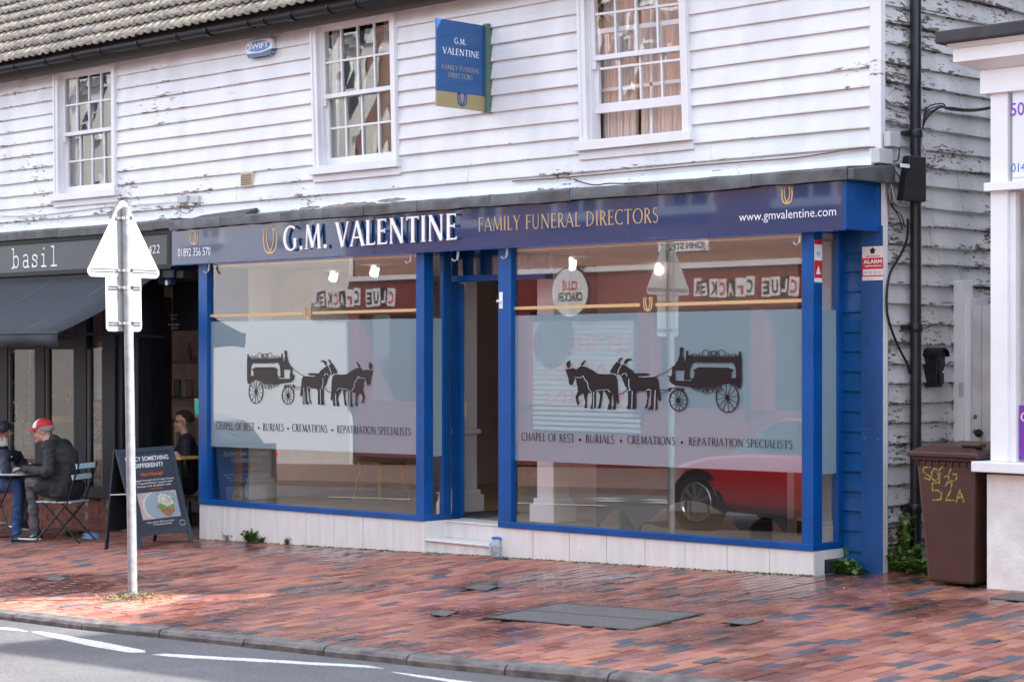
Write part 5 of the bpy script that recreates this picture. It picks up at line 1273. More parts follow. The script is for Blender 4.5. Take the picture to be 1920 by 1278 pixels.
for px, py in ((1829, 781), (1828, 809)): p = P(px, py, yg); mb = MB(); mb.lathe((p.x, yg - .004, p.z), [(.001, -.02), (.014, -.015), (.018, 0), (.014, .015), (.001, .02)], 10, 1, .3); mb.build('keyhole_plate', mat('old brass', (.25, .17, .08), .4, metal=.7) if px == 1829 else bpy.data.materials['old brass'], gt)
p = P(1803, 727, yg - .05); mb = MB(); mb.box(p.x - .02, p.x + .02, yg - .062, yg - .0505, p.z - .07, p.z + .05); tag(mb.build('doorbell', M['grey_plastic'], bevel=.004), 'small grey doorbell on the white gate post', 'doorbell')

# ------------------------------------------------------------------ white shop at the right
yn = -.55; xn = X(1850, yn); nb = thing('white_shop', 'white painted shop with moulded cornice and purple window panel beside the brown bin', 'shop', (xn + 2, 2, 0))
NX1 = -2.6
mb = MB(); mb.box(xn, NX1, yn, 6.5, -.4, Z(1890, 885, yn) - .02); mb.build('plinth_wall', M['render'], nb, bevel=.006)
zs_ = Z(1890, 884, yn - .08); mb = MB(); mb.box(xn - .07, NX1, yn - .10, yn + .2, zs_ - .01, zs_ + .065); mb.build('sill', M['white'], nb, bevel=.006)
zp0 = zs_ + .066; xpA = X(1857, yn); xpB = X(1893, yn)
mb = MB(); mb.box(xpA, xpA + .14, yn + .0, yn + .06, zp0, 3.70); mb.build('pilaster', M['white'], nb, bevel=.004)
mb = MB(); mb.box(xpA + .14, xpA + .19, yn + .03, yn + .09, zp0, Z(1890, 360, yn)); mb.build('window_frame', M['white'], nb, bevel=.003)
mb = MB(); mb.box(xpA + .19, NX1, yn + .07, yn + .078, zp0, 2.95); mb.build('glass', M['glass'], nb)
a = Z(1895, 860, yn + .05); b = Z(1895, 759, yn + .05); mb = MB(); mb.box(xpA + .205, NX1, yn + .056, yn + .068, a, b); mb.build('purple_panel', M['purple'], nb)
px_ = X(1912, yn + .04); zC = Z(1912, 790, yn + .04); mb = MB(); put_text('OPEN', (px_, yn + .044, zC), (.34, 0, 0), (0, 0, .075), OUT, mb, 0, .002)
# only a letter shaped like C shows at the frame edge
vsC, fsC = text_mesh('Clinic'); mb = MB(); x_0 = min(v[0] for v in vsC); mb.add([(px_ + (v[0] - x_0) * .1, yn + .053, zC + v[1] * .1) for v in vsC], fsC); mb.build('lettering', M['white'], nb)
zt0, zt1 = Z(1880, 357, yn - .03), Z(1880, 341, yn - .03); mb = MB(); mb.box(xn + .005, NX1, yn - .05, yn + .2, zt0, zt1); mb.build('transom', M['white'], nb, bevel=.004)
mb = MB(); mb.box(xpA + .17, NX1, yn + .02, yn + .1, zt1, 3.72); mb.build('sign_backing', M['white'], nb)
mb = MB(); mb.box(xpA + .18, NX1, yn + .004, yn + .02, zt1 + .03, 3.68); mb.build('sign_board', mat('pale sign face', (.76, .78, .85), .3), nb, bevel=.003)
vs5, fs5 = text_mesh('50', .01); h = Z(1893, 193, yn) - Z(1893, 218, yn); mb = MB(); zb5 = Z(1893, 218, yn); mb.add([(X(1893, yn) + v[0] * h / CAPH * .9, yn + .002, zb5 + v[1] * h / CAPH) for v in vs5], fs5); mb.build('house_number', mat('purple print', (.22, .06, .48), .5), nb)
vs5, fs5 = text_mesh('01435 8', .0); h = Z(1895, 306, yn) - Z(1895, 323, yn); mb = MB(); zb5 = Z(1895, 323, yn); mb.add([(X(1895, yn) + v[0] * h / CAPH * .9, yn + .002, zb5 + v[1] * h / CAPH) for v in vs5], fs5); mb.build('phone_number', mat('blue print', (.02, .15, .48), .5), nb)
def layer(z0, z1, ov, name, m, z1b=None, ov2=None, bev=.004):
    o2 = ov if ov2 is None else ov2; A = xn; mb = MB()
    mb.hexa([(A - ov, yn - ov, z0), (NX1, yn - ov, z0), (NX1, 6.5, z0), (A - ov, 6.5 if False else 1.0, z0), (A - o2, yn - o2, z1), (NX1, yn - o2, z1), (NX1, 6.5, z1), (A - o2, 1.0, z1)]); mb.build(name, m, nb, bevel=bev)
layer(3.655, 3.83, .035, 'cornice', M['white']); layer(3.83, 3.885, .05, 'cornice', M['white'], ov2=.17, bev=0); layer(3.886, 3.985, .175, 'cornice', M['white']); layer(3.986, 4.02, .18, 'cornice', M['white'], ov2=.21, bev=0)
layer(4.022, 4.115, .27, 'roof_felt', M['felt'], bev=.012)
mb = MB(); mb.box(xn + .01, xn + .12, yn + .21, 6.4, 0, 4.0); mb.build('side_wall', M['render'], nb)
mb = MB(); mb.box(xpA + .6, NX1 - .2, 1.5, 1.6, .3, 3.5); mb.build('inner_wall', M['room_white'], nb)

# ------------------------------------------------------------------ wheelie bin
yb0 = -.555; bl, br = X(1739, yb0), X(1824, yb0); tl, tr = X(1717, yb0), X(1829, yb0); zb0 = ground(bl, yb0) + .03
bn_ = thing('wheelie_bin', 'brown wheelie bin with yellow painted lettering beside the drainpipe', 'wheelie bin', ((bl + br) / 2, -.2, zb0 - .03))
zbt = Z(1770, 862, yb0)
mb = MB(); mb.hexa([(bl, yb0, zb0), (br, yb0, zb0), (br, yb0 + .50, zb0), (bl, yb0 + .50, zb0), (tl, yb0 - .0, zbt), (tr, yb0 - .0, zbt), (tr, yb0 + .66, zbt), (tl, yb0 + .66, zbt)]); body = mb.build('body', M['bin'], bn_, bevel=.022)
mb = MB(); mb.box(tl - .02, tr + .02, yb0 - .018, yb0 + .67, zbt - .005, zbt + .02)
for k in range(9): x = tl + .02 + (tr - tl - .04) * k / 8; mb.box(x - .004, x + .004, yb0 - .014, yb0 + .01, zbt - .05, zbt)
mb.build('rim', M['bin'], bn_, bevel=.004)
lx0, lx1 = X(1695, yb0 - .04), X(1829, yb0) + .045
mb = MB(); mb.box(lx0 + .02, lx1, yb0 - .045, yb0 + .70, zbt + .018, zbt + .062); mb.hexa([(lx0 + .04, yb0 - .02, zbt + .062), (lx1 - .02, yb0 - .02, zbt + .062), (lx1 - .02, yb0 + .68, zbt + .062), (lx0 + .04, yb0 + .68, zbt + .062), (lx0 + .10, yb0 + .06, zbt + .10), (lx1 - .08, yb0 + .06, zbt + .10), (lx1 - .08, yb0 + .6, zbt + .12), (lx0 + .10, yb0 + .6, zbt + .12)])
mb.build('lid', M['bin'], bn_, bevel=.012)
mb = MB(); xm = X(1820, yb0); mb.box(xm - .11, xm + .05, yb0 + .04, yb0 + .14, zbt + .10, zbt + .13); mb.build('lid_handle', M['bin'], bn_, bevel=.01)
mb = MB(); mb.tube([(lx0 + .05, yb0 + .66, zbt + .06), (lx1, yb0 + .66, zbt + .06)], .018, 8); mb.build('hinge_bar', M['bin'], bn_)
for x in (bl + .02, br - .07): mb = MB(); mb.tube([(x, yb0 + .5, zb0 + .07), (x + .05, yb0 + .5, zb0 + .07)], .10, 16); mb.build('wheel', M['black_plastic'], bn_)
c8 = lambda pts: [(1440 + x / 2.973, 700 + y / 2.973) for x, y in pts]
scr = [c8([(905, 522), (875, 520), (860, 540), (880, 560), (905, 572), (900, 592), (870, 580)]), c8([(950, 540), (930, 528), (912, 550), (915, 585), (930, 598), (948, 585), (950, 560), (935, 545)]), c8([(975, 520), (958, 530), (955, 600), (945, 612)]), c8([(945, 560), (968, 556)]), c8([(978, 575), (1000, 570)]),
       c8([(1020, 530), (1008, 560), (1008, 590), (1030, 600), (1052, 588), (1050, 560), (1030, 560)]), c8([(958, 606), (915, 610), (918, 650), (945, 650), (968, 665), (965, 700), (920, 705)]), c8([(985, 630), (1005, 602), (1025, 612), (1020, 650), (990, 705), (1040, 705)]), c8([(1050, 715), (1070, 645), (1092, 715)]), c8([(1058, 690), (1085, 688)])]
mb = MB(); fb = lambda x, y: P(x, y, yb0 - .001)
for s_ in scr: stroke2(mb, s_, 2.4, fb, (0, -1, 0), .001)
mb.build('painted_lettering', M['yellow_paint'], bn_)

# ------------------------------------------------------------------ traffic sign seen from behind
pb = PG(249, 1122); depth_ = (pb - CAMP).dot(FW)
ztop = CAMP.z + (HY - 391) * depth_ / FPX; lean = -RT * (11 * depth_ / FPX)
tsn = thing('road_sign', 'back of a white triangular road sign on a tall galvanised pole by the kerb', 'road sign', pb)
lz = lambda z: lean * ((z - pb.z) / (ztop - pb.z))
def onp(dx, dy, z): v = pb + lz(z); return Vector((v.x + dx, v.y + dy, z))
mb = MB(); mb.tube([onp(0, 0, pb.z - .05), onp(0, 0, ztop)], .0385, 20); mb.build('pole', M['galv'], tsn, smooth='auto')
mb = MB(); mb.tube([onp(0, 0, ztop), onp(0, 0, ztop + .015)], .041, 20); mb.build('pole_cap', M['galv'], tsn, smooth='auto')
zpx = lambda py: CAMP.z + (HY - py) * depth_ / FPX
def rpoly(cs, r, n=6):
    out = []
    for i in range(len(cs)):
        p0, p1, p2 = Vector(cs[i - 1]), Vector(cs[i]), Vector(cs[(i + 1) % len(cs)]); a = (p0 - p1).normalized(); b = (p2 - p1).normalized()
        hf = a.angle(b) / 2; d = r / math.tan(hf); c = p1 + (a + b).normalized() * (r / math.sin(hf)); s = p1 + a * d - c; e = p1 + b * d - c
        for k in range(n + 1): v = s.lerp(e, k / n).normalized() * r; out.append(c + v)
    return out
zb1, zt1_ = zpx(520), zpx(372); hw = .385
tri = rpoly([(-hw, zb1), (hw, zb1), (0, zt1_ + .03)], .045)
mb = MB(); mb.prism([onp(-.050, p[0] - .008, p[1]) for p in tri], (.004, 0, 0)); mb.build('triangle_plate', M['alu'], tsn)
zr0, zr1 = zpx(621), zpx(512); rec = rpoly([(-.175, zr0), (.175, zr0), (.175, zr1), (-.175, zr1)], .035)
mb = MB(); mb.prism([onp(-.056, p[0] - .01, p[1]) for p in rec], (.004, 0, 0)); mb.build('plate', M['alu'], tsn)
for zz, hw_ in ((zpx(507), .33), (zpx(539), .16), (zpx(606), .16)):
    mb = MB()
    for dz in (-.012, .010): mb.hexa([onp(-.046, -hw_, zz + dz), onp(-.036, -hw_, zz + dz), onp(-.036, hw_, zz + dz), onp(-.046, hw_, zz + dz), onp(-.046, -hw_, zz + dz + .007), onp(-.036, -hw_, zz + dz + .007), onp(-.036, hw_, zz + dz + .007), onp(-.046, hw_, zz + dz + .007)])
    mb.build('rail', M['galv'], tsn)
for zz in (zpx(409), zpx(507), zpx(539), zpx(606)):
    mb = MB(); mb.tube([onp(0, 0, zz - .013), onp(0, 0, zz + .013)], .0425, 18); mb.hexa([onp(-.046, -.085, zz - .01), onp(-.03, -.085, zz - .01), onp(-.03, -.03, zz - .01), onp(-.046, -.03, zz - .01), onp(-.046, -.085, zz + .012), onp(-.03, -.085, zz + .012), onp(-.03, -.03, zz + .012), onp(-.046, -.03, zz + .012)])
    mb.build('clamp', M['chrome'], tsn, smooth='auto')

# ------------------------------------------------------------------ plants, straw, moss, jar
def tuft(c, r, h, n, m, lab, cat='weed', name='weed', leafy=0.0, seed=1, droop=.4, m2=None):
    rr = random.Random(seed); t = thing(name, lab, cat, c); mb = MB()
    for i in range(n):
        a = rr.uniform(0, 6.28); rad = rr.uniform(0, r * .4); b = Vector(c) + Vector((rad * math.cos(a), rad * math.sin(a) * .5, 0)); l = h * rr.uniform(.45, 1.05)
        d = Vector((math.cos(a), math.sin(a) * .6 - .1, 0)) * rr.uniform(.15, 1) * r; wd = rr.uniform(.004, .008) * (1 + leafy * 3); mb.mi = rr.choice((0, 0, 1))
        p0, p1, p2 = b, b + d * .5 + Vector((0, 0, l * .75)), b + d + Vector((0, 0, l * (1 - droop * rr.random())))
        s = Vector((-math.sin(a), math.cos(a), .2)).normalized() * wd
        mb.add([p0 - s * .5, p0 + s * .5, p1 + s, p1 - s, p2], [(0, 1, 2, 3), (3, 2, 4)])
        if leafy:
            for k in range(4):
                q = p0.lerp(p1, .4 + .2 * k) if k < 3 else p2; e = Vector((rr.uniform(-1, 1), rr.uniform(-1, .3), rr.uniform(-.3, .6))).normalized() * rr.uniform(.015, .04) * (1 + leafy); f_ = e.cross(Vector((0, 0, 1))).normalized() * .012 * (1 + leafy)
                mb.add([q, q + e * .5 + f_, q + e, q + e * .5 - f_], [(0, 1, 2, 3)])
    mb.build('foliage', [m, m2 or M['leaf2']], t); return t
gp = lambda px, py: PG(px, py)
tuft(gp(470, 1017), .12, .14, 60, M['leaf'], 'bushy green weed at the foot of the stone wall under the hearse print', leafy=.6, seed=2)
tuft(gp(493, 1017), .05, .06, 16, M['leaf'], 'small weed clump touching the bushy weed at the pale stone wall', leafy=.5, seed=3)
tuft(gp(538, 1020), .04, .08, 14, M['leaf2'], 'thin upright weed alone at the stone wall between bushy weed and doorstep', leafy=.2, seed=4)
tuft(gp(426, 1013), .07, .10, 14, M['straw'], 'dry brown weed at the stone wall between sandwich board and bushy weed', leafy=.1, seed=5)
tuft(gp(385, 1009), .08, .12, 9, M['brown_wood'], 'dead curled leaves at the stone wall corner beside the sandwich board', leafy=.3, seed=6)
tuft(P(1582, 1073, -.12), .15, .13, 40, M['leaf'], 'broad dandelion-like weed between the vent and the blue pilaster', leafy=1.4, seed=7, droop=.9, m2=M['leaf'])
tuft(P(1608, 1074, -.08), .06, .06, 16, M['leaf2'], 'small pale weed at the foot of the blue pilaster', leafy=.8, seed=8)
for i, (px, Y, n_, h, lab) in enumerate(((1680, .1, 60, .16, 'low leafy weeds touching the back edge of the blue pilaster'), (1703, .2, 90, .22, 'dense green weeds covering the drainpipe foot'), (1722, -.02, 50, .13, 'leafy weeds tucked against the brown bin'))):
    x = X(px, Y); tuft((x, Y, ground(x, Y)), .16, h, n_, M['leaf'], lab, leafy=1.1, seed=20 + i, m2=M['leaf'])
x = X(1700, .28); tuft((x + .02, .22, ground(x, .2) + .1), .10, .42, 40, M['leaf'], 'tall scraggly climbing weed against the lower side boards', leafy=.7, seed=31)
for i, (px, lab) in enumerate(((1010, 'tiny weed at the stone wall just past the glass jar'), (1168, 'tiny weed at the stone wall midway between jar and vent'), (1055, 'tiny sprig at the stone wall one tile past the glass jar'))):
    tuft(gp(px, {1010: 1040, 1168: 1052, 1055: 1043}[px]), .04, .05, 8, M['leaf'], lab, leafy=.3, seed=40 + i)
mb = MB(); rr = random.Random(9)
for i in range(900):
    x = rr.uniform(B1['x0'], B2['x1']); 
    if B1['x1'] - .05 < x < B2['x0'] - .05: y = YRi + .02 - abs(rr.gauss(0, .015))
    else: y = YRi - abs(rr.gauss(0, .02)) - .002
    if 1.0 and -11.6 < x < -10.4 and rr.random() < .8: y -= rr.uniform(0, .08)
    s = rr.uniform(.004, .012); z = ground(x, y)
    mb.mi = rr.choice((0, 0, 1)); mb.add([(x - s, y - s, z - .002), (x + s, y - s * .6, z - .002), (x + s * .7, y + s, z - .002), (x - s, y + s * .8, z - .002), (x, y, z + s * .9)], [(0, 1, 4), (1, 2, 4), (2, 3, 4), (3, 0, 4)])
mb.build('moss', [M['moss'], M['joint']], kind='stuff')
mb = MB(); c = pb
for i in range(520):
    a = rr.uniform(0, 6.28); rad = abs(rr.gauss(0, .13)) + .03; p = Vector((c.x + rad * 1.25 * math.cos(a), c.y + rad * math.sin(a), 0)); p.z = ground(p.x, p.y) + max(0, .05 - rad * .16) * rr.random() + .003
    d = Vector((rr.uniform(-1, 1), rr.uniform(-1, 1), rr.uniform(-.05, .35))).normalized() * rr.uniform(.03, .08); s = d.cross(Vector((0, 0, 1))).normalized() * .0018
    mb.add([p - s, p + s, p + d * .6 + s + Vector((0, 0, .006)), p + d], [(0, 1, 2, 3)])
mb.build('straw', M['straw'], kind='stuff')
mb = MB(); rr = random.Random(12)
for i in range(110):
    x = rr.uniform(-18, -5); y = rr.uniform(-4.2, -.6); s = rr.uniform(.003, .009); z = ground(x, y) + .003; mb.mi = rr.choice((0, 1, 2))
    mb.prism([(x, y, z), (x + s * 2, y + s * .4, z), (x + s * 1.4, y + s * 1.6, z + .001), (x + s * .2, y + s, z)], (0, 0, .002))
mb.build('litter', [M['white_cloth'], M['straw'], M['joint']], kind='stuff')
# glass jar by the step
c = gp(931, 1044); t = thing('glass_jar', 'glass jar with blue lid filled with cigarette ends beside the doorstep', 'jar', c)
mb = MB(); mb.lathe((c.x, c.y, c.z + .002), [(.045, 0), (.05, .01), (.05, .13), (.042, .15), (.042, .165)], 18); mb.build('jar', glass_mat('jar glass', tint=(.8, .85, .9)), t, smooth='auto')
mb = MB(); mb.lathe((c.x, c.y, c.z + .165), [(.046, 0), (.046, .02)], 18); mb.build('lid', mat('blue lid', (.03, .16, .55), .4), t)
mb = MB(); mb.lathe((c.x, c.y, c.z + .004), [(.044, 0), (.045, .095)], 14); mb.build('contents', mat('stub pile', (.42, .28, .20), .9, vscale=90, col2=(.7, .66, .62)), t)
mb = MB(); mb.box(c.x - .052, c.x - .02, c.y - .0475, c.y - .044, c.z + .03, c.z + .13); mb.build('label', M['lightblue_cloth'], t)
# ------------------------------------------------------------------ cafe
yc = -.10
cf = thing('cafe_shopfront', 'charcoal cafe front with pale lettering, small-paned frame and brick base', 'shopfront', (-21, 0, -.3))
xr = X(320, -.35); xl = -26.5
mb = MB(); mb.box(xl, X(313, -.35), -.35, 0, 2.755, 3.13); cfas = mb.build('fascia', M['dark_panel'], cf)
mb = MB(); mb.box(xl, X(321, -.37), -.375, -.351, 2.70, 2.755); mb.box(xl, X(321, -.37), -.372, -.351, 3.09, 3.14); mb.box(X(313, -.37), X(321, -.37), -.374, -.02, 2.70, 3.14); mb.build('fascia_frame', M['dark_frame'], cfas, bevel=.004)
mb = MB(); mb.box(xl, X(324, -.35), -.34, -.05, 2.60, 2.70); mb.build('awning_box', M['dark_frame'], cf, bevel=.01)
LS = [xl] + [X(p, -.4) for p in (-200, -60, 108, 290, 322)]
for a, b in zip(LS, LS[1:]):
    mb = MB(); j = bseed.uniform(-.006, .006); mb.prism([(a, -.41, 3.14 + j), (a, -.415, 3.225 + j), (a, -.39, 3.25 + j), (a, -.02, 3.27), (a, -.02, 3.14)], (b - a - .004, 0, 0)); mb.build('lead_sheet', M['lead'], cf, bevel=.004)
# sign lettering (typewriter)
mb = MB(); o, ex, ez = span((22, 503), (111, 498), 37, -.352)
f = lambda x, y: o + ex * (x / 5.0) + ez * y
W_ = .075
for l in ([(.05, .97), (.22, .97), (.22, 0)], [(.02, .0), (.22, .02)], ell(.48, .31, .27, .29, 180, -180, 16),
          ell(1.5, .47, .25, .17, 150, 0, 8) + [(1.75, .02)], [(1.75, .02), (1.88, .02)], ell(1.5, .18, .25, .17, 0, 360, 14),
          [(2.72, .56), (2.72, .40)], ell(2.47, .47, .22, .14, 20, 200, 8) + ell(2.47, .17, .25, .15, 60, -160, 9), [(2.22, .0), (2.22, .2)],
          [(3.2, .60), (3.42, .60), (3.42, .02)], [(3.18, .02), (3.66, .02)], [(3.38, .90), (3.46, .90)],
          [(4.2, .97), (4.45, .97), (4.45, .02)], [(4.18, .02), (4.75, .02)]):
    stroke2(mb, l, W_, f, OUT, .002)
mb.build('basil_lettering', M['letter'], cfas)
mb = MB(); o, ex, ez = span((216, 481), (300, 474), 16, -.352); put_text('01892 526422', o, ex, ez, OUT, mb, -.01); mb.build('phone_number', M['letter'], cfas)
# frame and panes at plane yc
gz0 = Z(100, 905, yc); zh = 2.62
Xc = lambda p: X(p, yc)
posts = [(-60, -35), (0, 20), (72, 90), (145, 168), (198, 222)]
fr = MB()
for a, b in posts: fr.box(Xc(a), Xc(b), yc - .05, yc + .05, gz0 - .12, zh)
fr.box(Xc(-160), Xc(222), yc - .07, yc + .04, gz0 - .13, gz0 - .0)
for a, b in ((20, 72), (90, 145), (-35, 0)): fr.box(Xc(a), Xc(b), yc - .045, yc + .04, Z(100, 655, yc), Z(100, 635, yc))
ff = fr.build('window_frame', M['dark_frame'], cf, bevel=.006)
for a, b in ((-160, -60), (-35, 0), (20, 72), (90, 145), (168, 198)):
    mb = MB(); mb.box(Xc(a), Xc(b), yc, yc + .006, gz0, zh); mb.build('pane', M['cafe_glass'], ff)
mb = MB()
for a, b in ((20, 23), (69, 72), (90, 93), (142, 145), (168, 171), (195, 198)): mb.box(Xc(a), Xc(b), yc - .035, yc - .001, gz0, Z(100, 655, yc))
mb.build('glazing_bead', mat('grey bead', (.12, .11, .12), .5), ff)
# brick base
bricksb = bpy.data.objects.new('brick_base', None); C.objects.link(bricksb); bricksb.parent = cf; bricksb['_b'] = cf['_b']
mb = MB(); mb.box(Xc(-160), Xc(202), yc + .0, yc + .12, -.6, gz0 - .14); mb.build('mortar', M['mortar'], bricksb)
zz = -.33; r_ = 0
while zz < gz0 - .16:
    x = Xc(-160) + (r_ % 2) * .1125
    while x < Xc(202) - .05:
        x1 = min(x + .215, Xc(202)); mb = MB(); j = bseed.uniform(-.002, .002)
        if not (Xc(166) < (x + x1) / 2 < Xc(188) and -.2 < zz < .05):
            mb.box(x, x1, yc - .012 + j, yc + .02, zz, min(zz + .065, gz0 - .14)); mb.build('brick', M['house_brick'], bricksb)
        x += .225
    zz += .075; r_ += 1
mb = MB(); mb.box(Xc(167), Xc(187), yc - .015, yc + .0, -.19, .07)
for k in range(6): mb.box(Xc(168), Xc(186), yc - .02, yc - .015, -.18 + k * .042, -.155 + k * .042)
tag(mb.build('air_brick', M['house_brick']), 'terracotta air brick in the brick base under the cafe window', 'air brick')
# door bay: glazed leaf, jambs, opening
mb = MB(); mb.box(Xc(222), Xc(232), yc - .02, yc + .05, -.33, zh); mb.box(Xc(250), Xc(262), yc - .02, yc + .05, -.33, zh)
mb.box(Xc(232), Xc(250), yc - .01, yc + .04, -.3, .45); cd = mb.build('fixed_light', M['dark_frame'], cf, bevel=.004)
mb = MB(); mb.box(Xc(232), Xc(250), yc + .01, yc + .016, .45, zh); mb.build('pane', M['cafe_glass'], cd)
mb = MB()
for k, p in enumerate((262, 268, 274, 280, 286)): yy = yc + .05 + .10 * k; mb.box(X(p, yy), X(p + 6, yy), yy, yy + .12, -.33, zh)
mb.build('door_jamb', M['dark_frame'], cf, bevel=.006)
mb = MB(); zlin = Z(330, 620, .4); mb.box(Xc(262), X(385, .4), .36, .44, zlin, 2.7); mb.build('over_panel', M['dark_frame'], cf)
mb = MB(); mb.box(Xc(262), X(385, .0), yc - .2, .36, 2.60, 2.68); mb.build('porch_ceiling', M['dark'], cf)
for (a, b, s) in (((318, 592), (332, 592), 'natural'), ((319, 599), (331, 599), 'wines'), ((315, 610), (337, 610), 'tea, coffee'), ((320, 616), (333, 616), 'cakes')):
    mb = MB(); o, ex, ez = span(a, b, 4.5, .357); put_text(s, o, ex, ez, OUT, mb); mb.build('lettering', M['grey_plastic'], cf)
mb = MB(); mb.box(Xc(202), Xc(262), yc + .0, yc + .05, -.36, .17); mb.build('kick_panel', mat('oxblood glazed panel', (.09, .035, .035), .2, coat=.5), cf)
mb = MB(); mb.box(Xc(200), Xc(380), yc - .02, .9, ground(-18.5, 0) - .05, ground(-18.5, 0) + .012); mb.build('doorstep', M['kerb'], cf)
# cafe interior
ci = thing('cafe_interior', 'dim cafe room with dark walls behind the glass and open door', 'room', (-21, 3, -.25))
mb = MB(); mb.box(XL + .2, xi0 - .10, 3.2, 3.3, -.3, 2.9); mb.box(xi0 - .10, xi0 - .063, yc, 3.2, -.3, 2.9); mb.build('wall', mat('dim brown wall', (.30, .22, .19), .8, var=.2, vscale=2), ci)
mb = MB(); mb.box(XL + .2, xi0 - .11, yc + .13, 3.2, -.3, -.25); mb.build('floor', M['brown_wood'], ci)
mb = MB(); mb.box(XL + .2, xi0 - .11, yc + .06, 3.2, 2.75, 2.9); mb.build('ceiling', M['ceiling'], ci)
hx = X(297, .5); mb = MB(); mb.prism([(hx, .5, -.25), (hx + .03, .53, -.25), (hx - .57, 1.10, -.25), (hx - .60, 1.07, -.25)], (0, 0, 2.7)); mb.build('door_leaf', M['dark_frame'], ci)
# shelving with bottles and jars at the back of the doorway
shY = 1.55
sh = thing('shelf_unit', 'dark shelving unit with bottles and jars on the cafe back wall', 'shelf', (X(335, shY), shY, 0))
for py in (677, 745, 836): z = Z(335, py, shY); mb = MB(); mb.box(X(298, shY), X(385, shY), shY - .1, shY + .25, z - .03, z); mb.build('shelf', mat('red brown shelf', (.14, .05, .04), .6) if py == 677 else bpy.data.materials['red brown shelf'], sh)
mb = MB(); mb.box(X(290, shY), X(395, shY), shY + .25, shY + .3, -.2, 2.6); mb.build('back_panel', mat('taupe board', (.42, .31, .26), .7, var=.15), sh)
mb = MB(); mb.box(X(298, shY), X(385, shY), shY - .08, shY - .06, -.2, Z(335, 845, shY)); mb.build('counter_front', mat('grey panelling', (.42, .40, .42), .6), sh)
def bottle(px, py, Y, r, h, m, name, lab, cat, grp):
    z = Z(px, py, Y); x = X(px, Y); mb = MB()
    prof = [(r, 0), (r, h * .6), (r * .4, h * .75), (r * .35, h)] if name == 'bottle' else [(r, 0), (r, h * .9), (r * .85, h)]
    mb.lathe((x, Y, z), prof, 10); return tag(mb.build(name, m, smooth='auto'), lab, cat, grp)
gj = mat('glass jar body', (.35, .33, .30), .2, coat=.4); db = mat('dark bottle', (.02, .012, .01), .15, coat=.5); am = mat('amber bottle', (.20, .11, .06), .2, coat=.4)
for i, px in enumerate((303, 309, 315)): bottle(px, 676, shY - .02, .028, .24, db, 'bottle', ['dark wine bottle on the top cafe shelf closest to the door jamb', 'middle dark wine bottle on the top cafe shelf', 'dark wine bottle on the top shelf closest to the amber carafe'][i], 'bottle', 'wine bottles on the top cafe shelf')
bottle(355, 676, shY - .02, .034, .23, am, 'bottle', 'single amber carafe standing apart on the top cafe shelf', 'bottle', None)
for i, (px, py) in enumerate(((308, 772), (322, 772), (336, 772), (352, 772))):
    pass
for i, px in enumerate((303, 319, 334, 352)): bottle(px, 835, shY - .04, .045, .32 + .02 * (i % 2), gj, 'jar', ['tall glass jar on the cafe counter closest to the door jamb', 'tall glass jar second from the door jamb on the counter', 'tall glass jar just above the hair of the seated woman', 'tall glass jar closest to the glowing tablet'][i], 'jar', 'glass jars on the cafe counter shelf')
for i, (px, c_) in enumerate(((309, (.14, .07, .05)), (336, (.03, .03, .035)), (358, (.16, .08, .05)))):
    z = Z(px, 744, shY); mb = MB(); x = X(px, shY); mb.box(x - .07, x + .07, shY - .04, shY - .02, z, z + .22); tag(mb.build('coffee_bag', mat('bag %d' % i, c_, .6), bevel=.01), ['brown coffee bag on the middle cafe shelf by the door jamb', 'black coffee bag in the middle of the cafe shelf', 'brown coffee bag on the middle cafe shelf closest to the blue post'][i], 'coffee bag')
t = thing('card_reader', 'small tilted tablet with glowing green screen by the blue post', 'tablet', P(368, 770, .7))
a = P(368, 756, .6); mb = MB(); mb.prism([(a.x - .03, .6, a.z - .16), (a.x + .12, .6, a.z - .16), (a.x + .11, .6, a.z + .06), (a.x - .04, .6, a.z + .06)], (0, .015, 0)); mb.build('case', M['white'], t)
mb = MB(); mb.prism([(a.x - .015, .598, a.z - .13), (a.x + .10, .598, a.z - .13), (a.x + .09, .598, a.z + .03), (a.x - .025, .598, a.z + .03)], (0, .001, 0)); mb.build('screen', mat('screen', (.05, .45, .30), .4, emit=.15), t)
# inside the cafe windows
def inbox(px0, px1, py0, py1, Y, d, m, name, lab, cat): a, b = P(px0, py1, Y), P(px1, py0, Y); mb = MB(); mb.box(a.x, b.x, Y, Y + d, a.z, b.z); return tag(mb.build(name, m, bevel=.003), lab, cat)
menu = thing('menu_poster', 'tall white menu sheet hanging inside the narrow cafe pane', 'poster', P(184, 700, .0))
a, b = P(170, 748, .01), P(199, 640, .01); mb = MB(); mb.box(a.x, b.x, .01, .015, a.z, b.z); mb.build('sheet', M['white_cloth'], menu)
mb = MB(); rr = random.Random(4)
for k in range(12): zz = b.z - .06 - k * .042; mb.box(a.x + .03, a.x + rr.uniform(.10, .2), .008, .0095, zz, zz + .008)
mb.build('print_lines', M['grey_plastic'], menu)
inbox(170, 199, 753, 822, .12, .01, mat('pale picture', (.55, .55, .52), .7, col2=(.35, .30, .22), vscale=9), 'picture', 'pale picture behind the dried flowers in the narrow cafe pane', 'picture')
df = thing('dried_flowers', 'dried orange flower bunch standing inside the narrow cafe pane', 'flowers', P(182, 800, .06)); mb = MB(); rr = random.Random(8)
for k in range(70):
    c = P(rr.gauss(182, 5), rr.gauss(795, 9), .06 + rr.uniform(-.03, .03)); mb.mi = rr.choice((0, 0, 1)); mb.ball(c, rr.uniform(.008, .018), 5, 4)
mb.build('blossom', [mat('amber blossom', (.42, .24, .05), .7), M['white_cloth']], df)
mb = MB(); c = P(182, 812, .06); mb.lathe((c.x, c.y, c.z - .10), [(.035, 0), (.045, .06), (.03, .10)], 10); mb.build('vase', M['brown_wood'], df)
